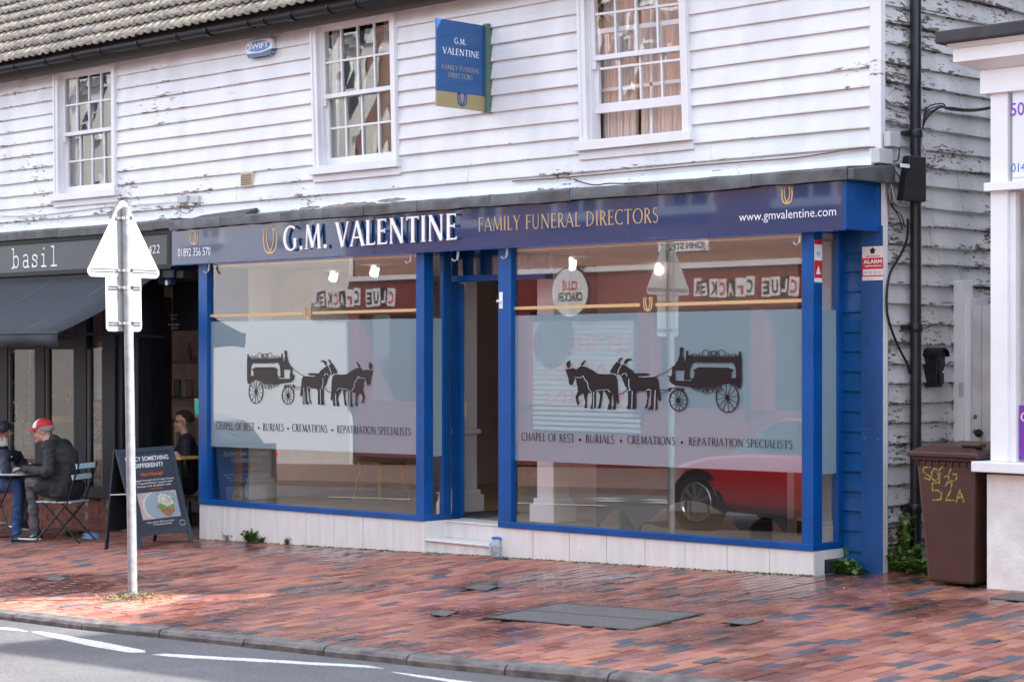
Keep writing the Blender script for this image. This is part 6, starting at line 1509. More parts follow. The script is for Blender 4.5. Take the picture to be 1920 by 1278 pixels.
wc = thing('wooden_chair', 'yellow slatted wooden chair back inside the narrow cafe pane', 'chair', P(185, 900, .3)); a, b = P(172, 905, .3), P(200, 832, .3)
mb = MB(); mb.box(a.x, b.x, .3, .33, b.z - .08, b.z); mb.box(a.x, b.x, .3, .33, a.z, a.z + .05)
for q in (0, 1): mb.box(a.x + (b.x - a.x - .03) * q, a.x + (b.x - a.x - .03) * q + .03, .298, .332, a.z - .4, b.z)
mb.build('back_frame', M['wood'], wc, bevel=.004)
for k in range(4): x = a.x + .05 + k * (b.x - a.x - .08) / 3.6; mb = MB(); mb.box(x, x + .022, .305, .325, a.z + .05, b.z - .08); mb.build('slat', M['wood'], wc)
mb = MB(); mb.box(a.x, b.x, .33, .72, a.z - .02, a.z + .02); mb.build('seat', M['wood'], wc)
inbox(24, 72, 905, 870, .2, .3, M['brown_wood'], 'bench', 'brown bench behind the cafe pane of the bearded man', 'bench')
inbox(92, 143, 782, 789, .25, .3, M['wood'], 'window_shelf', 'pale wooden shelf across the cafe pane behind the red cap', 'shelf')
def sunflower(px, py, r, lab):
    c = P(px, py, .1); t = thing('sunflower', lab, 'flower', c)
    mb = MB()
    for k in range(14):
        a = k * 2 * math.pi / 14; d = Vector((math.cos(a), 0, math.sin(a))); s = Vector((-math.sin(a), 0, math.cos(a))) * r * .22
        mb.add([c + d * r * .45, c + d * r * .75 + s, c + d * r * 1.05 + Vector((0, -.01, 0)), c + d * r * .75 - s], [(0, 1, 2, 3)])
    mb.build('petals', mat('sunflower yellow', (.62, .36, .02), .7), t)
    mb = MB(); mb.ball(c, (r * .5, .015, r * .5), 10, 6); mb.build('disc', M['brown_wood'], t)
    mb = MB(); mb.tube([c, c + Vector((.01, 0, -.25))], .008, 6); mb.build('stem', M['leaf'], t)
sunflower(43, 800, .10, 'large sunflower inside the cafe pane behind the men'); sunflower(128, 740, .075, 'smaller sunflower higher up in the second cafe pane'); sunflower(100, 735, .05, 'smallest sunflower close to the larger one in the second cafe pane')
# fairy lights
for i, px in enumerate((24, 55, 92, 142, 170, 197)):
    t = thing('fairy_lights', ['fairy light strand above the cap of the bearded man', 'fairy light strand in the middle of the first cafe pane', 'fairy light strand just above the red cap', 'fairy light strand above the back of the blue folding chair', 'fairy light strand on the far side of the narrow menu pane', 'fairy light strand of the narrow menu pane closest to the sign pole'][i], 'string lights', P(px, 650, yc + .03), 'fairy light strands in the cafe window')
    mb = MB(); mb2 = MB(); rr = random.Random(i); pts = []
    for k in range(13): pts.append(P(px + rr.uniform(-1.5, 1.5), 640 + k * 19, yc + .03))
    mb.tube(pts, .0015, 4); mb.build('wire', M['galv'], t)
    for p_ in pts: mb2.ball(p_, .0035, 5, 4)
    mb2.build('bulb', M['warm_led'], t)
# awning
axr = X(296, -.35); aw = thing('awning', 'dark charcoal fabric awning sloping out over the cafe tables', 'awning', (-21, -.9, 2.3))
ay0, az0, ay1, az1 = -.35, 2.64, -1.63, 1.985
k = 16; vs = []; n = 8
for i in range(k + 1):
    x = xl + (axr - xl) * i / k
    for j in range(n + 1): t = j / n; vs.append((x, ay0 + (ay1 - ay0) * t, az0 + (az1 - az0) * t - .035 * math.sin(math.pi * t) * (1 + .2 * math.sin(x * 3))))
mb = MB(); mb.add(vs, [(i * (n + 1) + j, (i + 1) * (n + 1) + j, (i + 1) * (n + 1) + j + 1, i * (n + 1) + j + 1) for i in range(k) for j in range(n)]); o = mb.build('canopy', M['awning'], aw, smooth=True); o.modifiers.new('s', 'SOLIDIFY').thickness = .004
vs = []; n = 2
for i in range(61):
    x = xl + (axr - xl) * i / 60; wv = .025 * math.sin(x * 7.5); wz = .012 * math.sin(x * 11)
    vs += [(x, ay1 - .004, az1 - .005), (x, ay1 - .01 + wv * .4, az1 - .07), (x, ay1 + wv, az1 - .14 + wz)]
mb = MB(); mb.add(vs, [(i * 3 + j, (i + 1) * 3 + j, (i + 1) * 3 + j + 1, i * 3 + j + 1) for i in range(60) for j in range(2)]); o = mb.build('valance', M['awning'], aw, smooth=True); o.modifiers.new('s', 'SOLIDIFY').thickness = .003
for px in (150, 30): 
    x0 = X(px + 70, -.35); mb = MB(); vs = []
    for j in range(9): t = j / 8; y = ay0 + (ay1 - ay0) * t; z = az0 + (az1 - az0) * t - .035 * math.sin(math.pi * t) + .008; vs += [(x0, y, z), (x0 + .018, y, z)]
    mb.add(vs, [(2 * i, 2 * i + 1, 2 * i + 3, 2 * i + 2) for i in range(8)]); mb.build('seam', M['awning_seam'], aw)
mb = MB(); mb.tube([(xl, ay1 + .01, az1 + .0), (axr + .01, ay1 + .01, az1 + .0)], .022, 8); mb.build('front_bar', M['dark_frame'], aw)
for x in (axr - .2, axr - 2.6): mb = MB(); mb.tube([(x, -.12, 1.95), (x - .05, -.8, 1.99), (x - .02, ay1 + .03, az1 - .02)], .018, 8); mb.build('arm', M['black_metal'], aw)
mb = MB(); mb.prism([(axr + .02, -.36, 2.72), (axr + .02, -.36, 2.54), (axr + .02, -.20, 2.50), (axr + .02, -.12, 2.72)], (.03, 0, 0)); mb.build('end_bracket', M['black_metal'], aw)
lamp = thing('porch_lamp', 'small dark spotlight under the cafe awning end by the blue sign', 'lamp', P(318, 525, -.25)); c = P(318, 520, -.25)
mb = MB(); mb.box(c.x - .05, c.x + .05, -.28, -.2, c.z - .08, c.z + .08); mb.build('housing', M['navy_edge'], lamp, bevel=.008); mb = MB(); mb.ball((c.x, -.29, c.z - .06), (.02, .02, .035), 8, 6); mb.build('bulb', M['white'], lamp)

# A-board
f1, f2, b1, b2 = PG(262, 1028), PG(362, 1014), PG(196, 1030), PG(292, 1014)
def lerp_h(f, b, k, px, py):
    m_ = f.lerp(b, k); d = (Vector((m_.x, m_.y, 0)) - Vector((CAMP.x, CAMP.y, 0))).dot(FW); m_.z = CAMP.z + (HY - py) * d / FPX; return m_
T1, T2 = lerp_h(f1, b1, .70, 208, 843), lerp_h(f2, b2, .55, 317, 835)
ab = thing('sandwich_board', 'dark framed cafe sandwich board advertising hot honey avocado toast', 'sandwich board', (f1 + f2 + b1 + b2) / 4)
nrm = (f2 - f1).cross(T1 - f1).normalized()
if nrm.dot(CAMP - f1) < 0: nrm = -nrm
def leg(a, b, w, m, name): mb = MB(); s = (f2 - f1).normalized() * w / 2; n_ = nrm * .012; mb.hexa([a - s - n_, a + s - n_, a + s + n_, a - s + n_, b - s - n_, b + s - n_, b + s + n_, b - s + n_]); mb.build(name, m, ab, bevel=.003)
df_ = mat('slate blue frame', (.035, .055, .075), .4, coat=.2)
ex_ = (T2 - T1).normalized() * .022
leg(f1 + ex_, T1 + ex_, .045, df_, 'leg'); leg(f2 - ex_, T2 - ex_, .045, df_, 'leg'); leg(b1 + ex_, T1 + ex_ - nrm * .03, .04, M['black_metal'], 'leg'); leg(b2 - ex_, T2 - ex_ - nrm * .03, .04, M['black_metal'], 'leg')
G_ = lambda s, t: (f1.lerp(T1, t)).lerp(f2.lerp(T2, t), s)
def gq(s0, s1, t0, t1, l, m, name, d=.002): mb = MB(); mb.prism([G_(s0, t0) + nrm * l, G_(s1, t0) + nrm * l, G_(s1, t1) + nrm * l, G_(s0, t1) + nrm * l], nrm * d); return mb.build(name, m, ab)
gq(.03, .97, .955, 1.0, -.012, df_, 'top_rail', .026); gq(.03, .97, .115, .155, -.012, df_, 'bottom_rail', .026)
gq(.05, .95, .15, .96, -.006, mat('slate poster', (.042, .05, .068), .35, coat=.2), 'poster', .006)
mb = MB(); mb.prism([b1.lerp(T1, .18) - nrm * .02, b2.lerp(T2, .18) - nrm * .02, b2.lerp(T2, .95) - nrm * .04, b1.lerp(T1, .95) - nrm * .04], nrm * .004); mb.build('rear_panel', M['black_plastic'], ab)
mb = MB(); a, b = f1.lerp(T1, .55), b1.lerp(T1, .55); mb.tube([a, b], .006, 6); mb.build('stay', M['white_cable'], ab)
def abt(s, s0, s1, t0, h, m, bold=0, serif=False):
    o = G_(s0, t0) + nrm * .001; ex = G_(s1, t0) - G_(s0, t0); ez = G_(s0, t0 + h) - G_(s0, t0)
    if serif: serif_text(s, o, ex, ez, nrm, 'lettering', m, ab, depth=.001, wf=1.1)
    else: mb = MB(); put_text(s, o, ex, ez, nrm, mb, bold, .001); mb.build('lettering', m, ab)
hw = M['letter']; orr = mat('orange print', (.70, .14, .03), .5)
o_ = G_
for s, s0, s1, t0, h, m_, b_ in (('FANCY SOMETHING', .13, .88, .868, .045, hw, .02), ('DIFFERENT?', .25, .76, .80, .045, hw, .02), ('Hot Honey!', .33, .72, .715, .035, orr, .03),
        ('Whipped Avocado & Cottage Cheese', .13, .90, .662, .018, hw, .01), ('on Toasted Bread, topped with', .17, .86, .632, .018, hw, .01), ('honey and drizzled with', .22, .82, .602, .018, hw, .01), ('Hot Honey', .45, .66, .572, .018, orr, .02),
        ('Part of the TEN out of ten', .25, .74, .235, .016, hw, .01), ('in Town, Recommended', .34, .68, .210, .016, hw, .01)):
    abt(s, s0, s1, t0, h, m_, b_)
gq(.18, .88, .275, .545, .0005, mat('pink tabletop print', (.55, .42, .40), .5, var=.1, vscale=20), 'photo_print', .0008)
def disc(cs, ct, rs, rt, l, m, name, n=22, clip=True, seed=0, jag=0):
    rr = random.Random(seed); mb = MB(); pts = []
    for i in range(n):
        a = 2 * math.pi * i / n; j = 1 + rr.uniform(-jag, jag); s, t = cs + rs * j * math.cos(a), ct + rt * j * math.sin(a)
        s = min(max(s, .18), .88); t = min(max(t, .275), .545); pts.append(G_(s, t) + nrm * l)
    mb.prism(pts, nrm * .0004); mb.build(name, m, ab)
disc(.60, .40, .37, .17, .0014, mat('plate rim print', (.62, .60, .56), .5), 'photo_print'); disc(.615, .40, .345, .157, .0019, mat('plate print', (.33, .40, .45), .5), 'photo_print')
mb = MB(); mb.prism([G_(s, t) + nrm * .0024 for s, t in ((.50, .385), (.60, .36), (.78, .37), (.80, .34), (.70, .285), (.62, .29), (.55, .33))], nrm * .0004); mb.build('photo_print', mat('toast print', (.38, .17, .09), .5, var=.4, vscale=60), ab)
disc(.64, .395, .16, .035, .0029, mat('avocado print', (.22, .33, .06), .5, var=.4, vscale=60), 'photo_print', 18, True, 3, .2)
disc(.66, .455, .15, .06, .0034, mat('cheese print', (.72, .72, .64), .5, var=.15, vscale=50), 'photo_print', 20, True, 4, .2)
rr = random.Random(6); mb = MB()
for i in range(110):
    s, t = rr.gauss(.67, .08), rr.gauss(.455, .035)
    if .2 < s < .87 and .28 < t < .54: q = [(s + rr.uniform(-.014, .014), t + rr.uniform(-.006, .006)) for _ in range(4)]; mb.prism([G_(*p_) + nrm * (.0040 + .00001 * i) for p_ in q], nrm * .0003)
mb.build('photo_print', mat('cress print', (.10, .20, .04), .5, var=.5, vscale=80), ab)
mb = MB(); stroke2(mb, ell(.88, .205, .055, .026, 0, 360, 18), .006, lambda s, t: G_(s, t) + nrm * .001, nrm, .0006); mb.build('round_stamp', M['grey_plastic'], ab)

# bistro table and chairs
def PD(px, py, Y): return P(px, py, Y)
tc_ = Vector((X(28, -1.25), -1.25, 0)); ztop_ = .425
tb = thing('bistro_table', 'round pale blue folding bistro table in front of the cafe', 'table', (tc_.x, tc_.y, ground(tc_.x, tc_.y)))
gz_ = ground(tc_.x, tc_.y); mb = MB(); mb.lathe((tc_.x, tc_.y, ztop_), [(.36, -.022), (.375, -.012), (.375, .0)], 36); mb.build('table_top', M['pale_blue'], tb, smooth='auto')
for s in (-1, 1):
    for a in (-1, 1): mb = MB(); mb.tube([(tc_.x + a * .27, tc_.y + s * .2, gz_ + .01), (tc_.x - a * .22, tc_.y + s * .16, ztop_ - .03)], .010, 8); mb.build('leg', M['black_metal'], tb)
mb = MB()
for a in (-1, 1): mb.tube([(tc_.x + a * .27, tc_.y - .21, gz_ + .012), (tc_.x + a * .27, tc_.y + .21, gz_ + .012)], .010, 8); mb.tube([(tc_.x + a * .22, tc_.y - .17, ztop_ - .03), (tc_.x + a * .22, tc_.y + .17, ztop_ - .03)], .009, 8)
mb.build('cross_bar', M['black_metal'], tb)
def chair(px, face, lab, Y=-1.2):
    x = X(px, Y); g = ground(x, Y); t = thing('folding_chair', lab, 'chair', (x, Y, g), 'folding chairs at the bistro table'); sz = g + .46
    for k in range(5): xx = x - face * (-.19 + k * .09) ; mb = MB(); mb.box(min(xx, xx - .07), max(xx, xx - .07), Y - .2, Y + .2, sz - .012, sz); mb.build('seat_slat', M['pale_blue'], t)
    for s in (-1, 1):
        mb = MB(); mb.tube([(x + face * .27, Y + s * .2, g + .01), (x - face * .12, Y + s * .2, sz - .02), (x - face * .27, Y + s * .2, g + .88)], .010, 8); mb.build('leg', M['black_metal'], t)
        mb = MB(); mb.tube([(x - face * .27, Y + s * .18, g + .01), (x + face * .18, Y + s * .18, sz - .02)], .010, 8); mb.build('leg', M['black_metal'], t)
    for z in (.70, .82): xx = x - face * (.20 + (z - .7) * .4); mb = MB(); mb.hexa([(xx - .008, Y - .21, g + z), (xx + .008, Y - .21, g + z), (xx + .008, Y + .21, g + z), (xx - .008, Y + .21, g + z), (xx - .02, Y - .21, g + z + .055), (xx - .005, Y - .21, g + z + .055), (xx - .005, Y + .21, g + z + .055), (xx - .02, Y + .21, g + z + .055)]); mb.build('back_slat', M['pale_blue'], t, bevel=.003)
    return t
ch_ = chair(124, -1, 'pale blue folding chair the man in the red cap sits on'); ch_.rotation_euler.z = R(28)
chair(-55, 1, 'pale blue folding chair under the bearded man')
def cup(px, py, Y, lab, m, r=.035, h=.11): p = P(px, py, Y); mb = MB(); mb.lathe((p.x, p.y, ztop_ + .001), [(r * .8, 0), (r, h), (r * 1.02, h + .01)], 14); return tag(mb.build('cup', m, smooth='auto'), lab, 'cup')
cup(22, 889, -1.32, 'dark takeaway cup the man in the red cap holds', mat('dark cup', (.09, .09, .09), .4)); cup(2, 889, -1.15, 'clear glass on the table beside the bearded man', mat('pale cup', (.16, .18, .18), .3))
p = P(58, 889, -1.28); mb = MB(); mb.box(p.x - .05, p.x + .09, p.y - .05, p.y + .03, ztop_ + .001, ztop_ + .006); tag(mb.build('napkin', M['red_vinyl']), 'red folded napkin on the blue bistro table', 'napkin')
# dog bowl
c = PG(171, 1008); t = thing('dog_bowl', 'pale blue enamel dog bowl with a printed motif on the pavement', 'bowl', c)
mb = MB(); mb.lathe((c.x, c.y, c.z + .001), [(.10, 0), (.085, .055), (.078, .055), (.085, .012), (.02, .01)], 24); mb.build('bowl', M['bowl'], t, smooth='auto')
mb = MB(); mb.prism([(c.x + .015 * math.cos(i) - .0, c.y - .096, c.z + .028 + .015 * math.sin(i)) for i in [k * .785 for k in range(8)]], (0, -.002, 0)); mb.build('motif', M['brown_wood'], t)
tuft(PG(132, 1003), .10, .05, 24, M['leaf'], 'low green weeds on the pavement under the cafe chair', leafy=1, seed=51); tuft(PG(152, 1001), .06, .04, 14, M['leaf'], 'tiny weeds next to the dog bowl', leafy=1, seed=52)

# ------------------------------------------------------------------ people
def person(label, bones, mats, balls=(), loc=None, vox=.0085, folds=None):
    """bones: (a, b, ra, rb, material index); one continuous surface grown round them"""
    t = thing('person', label, 'person', loc)
    mb = MB()
    for a, b, ra, rb, mi in bones:
        a, b = Vector(a), Vector(b); n = 6
        path = [a.lerp(b, i / n) for i in range(n + 1)]; mb.tube(path, [ra + (rb - ra) * i / n for i in range(n + 1)], 12)
        mb.ball(a, ra, 12, 8); mb.ball(b, rb, 12, 8)
    for c, r, rot, mi in balls: mb.ball(c, r, 14, 10, rot)
    tmp = mb.build('tmp', []); 
    md = tmp.modifiers.new('r', 'REMESH'); md.mode = 'VOXEL'; md.voxel_size = vox
    sm = tmp.modifiers.new('s', 'SMOOTH'); sm.factor = .5; sm.iterations = 3
    dg = bpy.context.evaluated_depsgraph_get(); me = bpy.data.meshes.new_from_object(tmp.evaluated_get(dg))
    bpy.data.objects.remove(tmp)
    me.name = 'body'
    for m in mats: me.materials.append(m)
    segs = [(Vector(a), Vector(b), ra, rb, mi) for a, b, ra, rb, mi in bones] + [(Vector(c), Vector(c), (r if isinstance(r, (int, float)) else sum(r) / 3), (r if isinstance(r, (int, float)) else sum(r) / 3), mi) for c, r, rot, mi in balls]
    mis = []
    for p in me.polygons:
        c = p.center; best = 9e9; bi = 0
        for a, b, ra, rb, mi in segs:
            ab_ = b - a; l2 = ab_.length_squared; k = 0 if l2 < 1e-12 else max(0, min(1, (c - a).dot(ab_) / l2))
            d = (c - (a + ab_ * k)).length - (ra + (rb - ra) * k)
            if d < best: best = d; bi = mi
        mis.append(bi)
    me.polygons.foreach_set('material_index', mis); me.polygons.foreach_set('use_smooth', [True] * len(me.polygons))
    from mathutils import noise
    cloth = [False] * len(me.vertices)
    for p, mi in zip(me.polygons, mis):
        if mi != 0:
            for vi in p.vertices: cloth[vi] = True
    for p, mi in zip(me.polygons, mis):
        if mi == 0:
            for vi in p.vertices: cloth[vi] = False
    nn = [v.normal.copy() for v in me.vertices]
    for v, c_, n_ in zip(me.vertices, cloth, nn):
        if c_:
            q_ = v.co * 5.5; w_ = noise.noise_vector(q_ * .6) * .7; t_ = 1 - abs(noise.noise(Vector((q_.x + w_.x, q_.y + w_.y, q_.z * 1.9 + w_.z)))) * 2
            t2 = noise.noise(v.co * 14); v.co += n_ * ((t_ - .55) * .013 + t2 * .004)
    base = Vector(loc)
    for v in me.vertices: v.co -= base
    o = bpy.data.objects.new('body', me); C.objects.link(o); o.parent = t
    return t
def head(c, fw, up=Vector((0, 0, 1)), s=1.0, skin=0):
    """balls and bones of a head centred at c looking along fw"""
    fw = fw.normalized(); sd = fw.cross(up).normalized(); up = sd.cross(fw).normalized()
    rot = Matrix((sd, fw, up)).transposed(); q = lambda a, b, d: c + (sd * a + fw * b + up * d) * s
    B = [(q(0, -.012, .030), (.076 * s, .095 * s, .088 * s), rot, skin), (q(0, .022, -.045), (.056 * s, .066 * s, .066 * s), rot, skin), (q(0, .088, -.012), (.013 * s, .02 * s, .022 * s), rot, skin),
         (q(0, .074, .035), (.05 * s, .018 * s, .012 * s), rot, skin), (q(0, .072, -.088), (.026 * s, .022 * s, .018 * s), rot, skin), (q(.079, -.012, -.004), (.010 * s, .018 * s, .03 * s), rot, skin), (q(-.079, -.012, -.004), (.010 * s, .018 * s, .03 * s), rot, skin),
         (q(.036, .068, -.028), (.02 * s, .016 * s, .018 * s), rot, skin), (q(-.036, .068, -.028), (.02 * s, .016 * s, .018 * s), rot, skin), (q(0, .08, -.055), (.024 * s, .012 * s, .008 * s), rot, skin)]
    return B, q, rot
def face_bits(t, q, rot, s=1.0, glasses=False, lip=(.34, .13, .11)):
    mb = MB()
    for a in (-.031, .031): mb.ball(q(a, .079, .014), (.0125 * s, .007 * s, .007 * s), 8, 6, rot)
    mb.build('eye', mat('eye', (.05, .035, .03), .2) if 'eye' not in bpy.data.materials else bpy.data.materials['eye'], t)
    mb = MB(); mb.ball(q(0, .089, -.057), (.022 * s, .005 * s, .0045 * s), 8, 5, rot); mb.build('mouth', mat('lip', lip, .5) if 'lip' not in bpy.data.materials else bpy.data.materials['lip'], t)
    mb = MB()
    for a in (-.032, .032): mb.ball(q(a, .083, .040), (.02 * s, .006 * s, .004 * s), 8, 5, rot)
    mb.build('eyebrow', M['hair_dark'], t)
    if glasses:
        mb = MB()
        for a in (-.034, .034): mb.tube([q(a + .026 * math.cos(i * .5236), .098, .012 + .021 * math.sin(i * .5236)) for i in range(13)], .0022, 5)
        for a in (-1, 1): mb.tube([q(a * .06, .096, .018), q(a * .083, .03, .016), q(a * .085, -.03, .01)], .0022, 5)
        mb.tube([q(-.009, .1, .016), q(.009, .1, .016)], .0022, 5); mb.build('glasses', M['art'], t)
def hair(t, q, rot, m, back=True, top=1.57, s=1.0, front=.02):
    mb = MB(); rr = random.Random(3)
    for i in range(330):
        a = rr.uniform(0, 6.28); e = rr.uniform(-.2, top); x, y, z = math.cos(a) * math.cos(e), math.sin(a) * math.cos(e), math.sin(e)
        if y > front * 10 * .6 and z < .72: continue
        if y > (.12 if top < 1 else -.1) and z < .25: continue
        mb.ball(q(x * .079, -.012 + y * .098, .030 + z * .092), ((.026 if top > 1 else .017) * s, (.026 if top > 1 else .017) * s, .018 * s), 6, 4, rot)
    return mb.build('hair', m, t, smooth=True)
def hand(w, d, up, mi, curl=.5, s=1.0, thumb=1):
    """palm plus five curled fingers from wrist w pointing along d"""
    w, d, up = Vector(w), Vector(d).normalized(), Vector(up).normalized(); sd = d.cross(up).normalized(); up = sd.cross(d); out = []
    p1 = w + d * .085 * s
    for k, o_ in enumerate((-.03, -.01, .01, .03)): out.append((w + sd * o_ * .6 * s + d * .015, p1 + sd * o_ * s, .014 * s, .0125 * s, mi))
    for k, (o_, l) in enumerate(((-.03, .062), (-.01, .074), (.01, .070), (.03, .054))):
        a = p1 + sd * o_ * 1.1 * s; b = a + (d * math.cos(curl) - up * math.sin(curl)) * l * .5 * s; c = b + (d * math.cos(curl * 2.2) - up * math.sin(curl * 2.2)) * l * .5 * s
        out += [(a, b, .0098 * s, .009 * s, mi), (b, c, .009 * s, .0078 * s, mi)]
    a = w + d * .03 * s + sd * .03 * thumb * s; b = a + (d * .6 + sd * .6 * thumb - up * .35).normalized() * .04 * s; c = b + (d - up * .5).normalized() * .032 * s
    out += [(a, b, .013 * s, .011 * s, mi), (b, c, .011 * s, .009 * s, mi)]
    return out
def shoe(t, a, d, m, sole=None, s=1.0):
    a, d = Vector(a), Vector(d).normalized(); mb = MB(); rot = Matrix((d.cross(Vector((0, 0, 1))).normalized(), d, d.cross(Vector((0, 0, 1))).normalized().cross(d))).transposed()
    mb.ball(a + d * .06 + Vector((0, 0, .035)), (.042 * s, .14 * s, .04 * s), 12, 8, rot); mb.ball(a + Vector((0, 0, .06)), (.042, .055, .05), 10, 8, rot)
    mb.build('shoe', m, t, smooth=True)
    mb = MB(); mb.ball(a + d * .06 + Vector((0, 0, .008)), (.047 * s, .148 * s, .018 * s), 14, 6, rot); mb.build('sole', sole or M['white_cloth'], t, smooth=True)
    return rot
V = Vector
# man in the red cap
Y0 = -1.18
fwd = V((-.88, -.45, 0)).normalized(); sdv = V((-.45, .88, 0)).normalized()   # sdv: towards the wall
pel = P(126, 912, Y0); che = P(120, 858, Y0); nk = P(103, 829, Y0 - .01); hc = P(80, 809, Y0 - .03)
g0 = ground(pel.x, Y0)
hn = pel - sdv * .10; hf = pel + sdv * .10
kn = P(58, 905, Y0 - .13); kf = P(48, 902, Y0 + .10); an = P(66, 988, Y0 - .10); an.z = g0 + .10; af = P(44, 985, Y0 + .02); af.z = g0 + .20
sn = che.lerp(nk, .75) - sdv * .17; sf_ = che.lerp(nk, .75) + sdv * .17
en = P(92, 884, Y0 - .30); wn = P(43, 886, Y0 - .16); ef = P(84, 880, Y0 + .22); wf_ = P(62, 879, Y0 + .06)
wn.z = ztop_ + .055; wf_.z = ztop_ + .06
HB, q, rot = head(hc, V((-.62, -.80, -.16)), s=1.1)
bones = [(pel, che, .155, .165, 1), (che, nk - V((0, 0, .04)), .165, .10, 1), (sn, sf_, .085, .085, 1), (nk - V((0, 0, .03)), hc - fwd * .02 + V((0, 0, -.05)), .062, .056, 0),
         (sn, en, .075, .062, 1), (en, wn, .06, .042, 1), (sf_, ef, .075, .062, 1), (ef, wf_, .06, .042, 1), (nk - fwd * .02 - V((0, 0, .02)), nk + V((0, 0, .025)), .075, .068, 1),
         (hn, kn, .095, .072, 2), (hf, kf, .095, .072, 2), (kn, an, .068, .052, 2), (kf, af, .068, .05, 2), (hn, hf, .12, .12, 2), (pel - V((0, 0, .02)) - sdv * .12, pel - V((0, 0, .02)) + sdv * .12, .135, .135, 1),
         (an, an - V((0, 0, .06)), .042, .04, 3), (af, af - V((0, 0, .07)), .043, .04, 3)]
bones += [(pel - sdv * .06, pel + fwd * .24 - sdv * .08 - V((0, 0, .0)), .15, .115, 1), (pel + sdv * .06, pel + fwd * .24 + sdv * .08, .15, .115, 1), (pel - V((0, 0, .05)) - sdv * .14, pel - V((0, 0, .05)) + sdv * .14, .12, .12, 1)]
bones += hand(wn, fwd + V((0, 0, .05)), V((0, 0, 1)), 0, .7, 1, -1) + hand(wf_, fwd, V((0, 0, 1)), 0, .5)
man = person('man in a red and white cap and black coat leaning over the bistro table', bones, [M['skin'], M['blackcloth'], M['jeans_grey'], M['green_sock']], HB, loc=(pel.x, pel.y, g0))
face_bits(man, q, rot, 1.1); hair(man, q, rot, M['hair_grey'], top=.12)
mb = MB(); 
for j in range(5):
    pass
def cap(t, q, rot, mf, mb_, brim, s=1.0, fwd_len=.078, lift=.052):
    # dome in panels, front panels may have another colour
    dome = MB(); n = 20; m = 6; vs = []; fs = []; cols_ = []
    for j in range(m + 1):
        e = math.pi / 2 * j / m
        for k in range(n):
            a = 2 * math.pi * k / n; vs.append(q(.088 * math.cos(a) * math.cos(e), -.012 + .106 * math.sin(a) * math.cos(e), lift + .085 * math.sin(e)))
    for j in range(m):
        for k in range(n):
            a, b = j * n + k, j * n + (k + 1) % n; fs.append((a, b, b + n, a + n)); ang = (k + .5) / n * 360; cols_.append(1 if 32 < ang < 148 else 0)
    dome.add(vs, fs); dome.m = cols_; dome.build('cap_crown', [mb_, mf], t, smooth=True)
    br = MB(); vs = []; 
    for k in range(11):
        a = R(25 + 130 * k / 10); x, y = math.cos(a), math.sin(a); vs += [q(.086 * x, -.012 + .104 * y, lift + .004), q(.082 * x, -.012 + .104 * y + fwd_len * max(.15, y) ** .8, lift - .012 * y * 1.6 - .01 * x * x)]
    br.add(vs, [(2 * i, 2 * i + 1, 2 * i + 3, 2 * i + 2) for i in range(10)]); o = br.build('cap_peak', brim, t, smooth=True); o.modifiers.new('s', 'SOLIDIFY').thickness = .005
cap(man, q, rot, M['white_cloth'], M['red_cap'], M['red_cap'])
vans = mat('black canvas shoe', (.02, .022, .025), .7)
r1 = shoe(man, an - V((0, 0, .10)) , fwd + V((0, -.2, 0)), vans); r2 = shoe(man, af - V((0, 0, .12)), fwd + V((0, .1, .12)), vans)
for a_ in (an - V((0, 0, .10)), af - V((0, 0, .12))):
    mb = MB(); mb.tube([a_ + fwd * .0 - sdv * .045 + V((0, 0, .05)), a_ + fwd * .05 - sdv * .044 + V((0, 0, .032)), a_ + fwd * .10 - sdv * .038 + V((0, 0, .045)), a_ + fwd * .13 - sdv * .03 + V((0, 0, .055))], .005, 5); mb.build('stripe', M['white_cloth'], man)
# bearded man at the left edge
Y1 = -1.12
pel = P(-38, 915, Y1); che = P(-20, 862, Y1); nk = P(2, 836, Y1 + .0); hc = P(6, 812, Y1 - .02)
f2_ = V((1, -.25, 0)).normalized(); s2 = V((.25, 1, 0)).normalized(); g1 = ground(pel.x, Y1)
look = V((.62, -.78, -.10))
HB, q, rot = head(hc, look, s=1.08)
sn = V((X(8, Y1 - .22), Y1 - .22, nk.z - .10)); sf_ = V((X(31, Y1 + .12), Y1 + .12, nk.z - .14))
en = P(10, 884, Y1 - .34); wn = P(20, 880, Y1 - .12); ef = P(50, 880, Y1 + .12); wf_ = P(24, 878, Y1 + .02); wn.z = ztop_ + .05; wf_.z = ztop_ + .05
kn = P(34, 908, Y1 - .14); kf = P(38, 905, Y1 + .14); an = V((kn.x - .03, kn.y, g1 + .10)); af = V((kf.x - .12, kf.y, g1 + .10))
bones = [(pel, che, .155, .17, 1), (che, nk - V((0, 0, .05)), .17, .10, 1), (sn, sf_, .09, .09, 1), (che, sf_ - V((0, 0, .18)), .15, .13, 1), (nk - V((0, 0, .03)), hc + V((0, 0, -.05)), .062, .058, 0), (nk - V((0, 0, .04)), nk + V((0, 0, .015)), .088, .078, 1),
         (sn, en, .075, .065, 1), (en, wn, .06, .045, 1), (sf_, ef, .078, .066, 1), (ef, wf_, .06, .045, 1), (pel - s2 * .1, kn, .095, .075, 2), (pel + s2 * .1, kf, .095, .075, 2), (kn, an, .07, .05, 2), (kf, af, .07, .05, 2), (pel - s2 * .1, pel + s2 * .1, .13, .13, 2)]
bones += hand(wn, f2_, V((0, 0, 1)), 0, .6) + hand(wf_, f2_ - s2 * .4, V((0, 0, 1)), 0, .6)
m1 = person('bearded man in navy cap and navy zipped jacket sitting at the table', bones, [M['ruddy'], M['navy'], M['jeans_blue']], HB, loc=(pel.x, pel.y, g1))
face_bits(m1, q, rot); cap(m1, q, rot, M['navy'], M['navy'], M['navy'], lift=.05, fwd_len=.07)
mb = MB(); rr = random.Random(1)
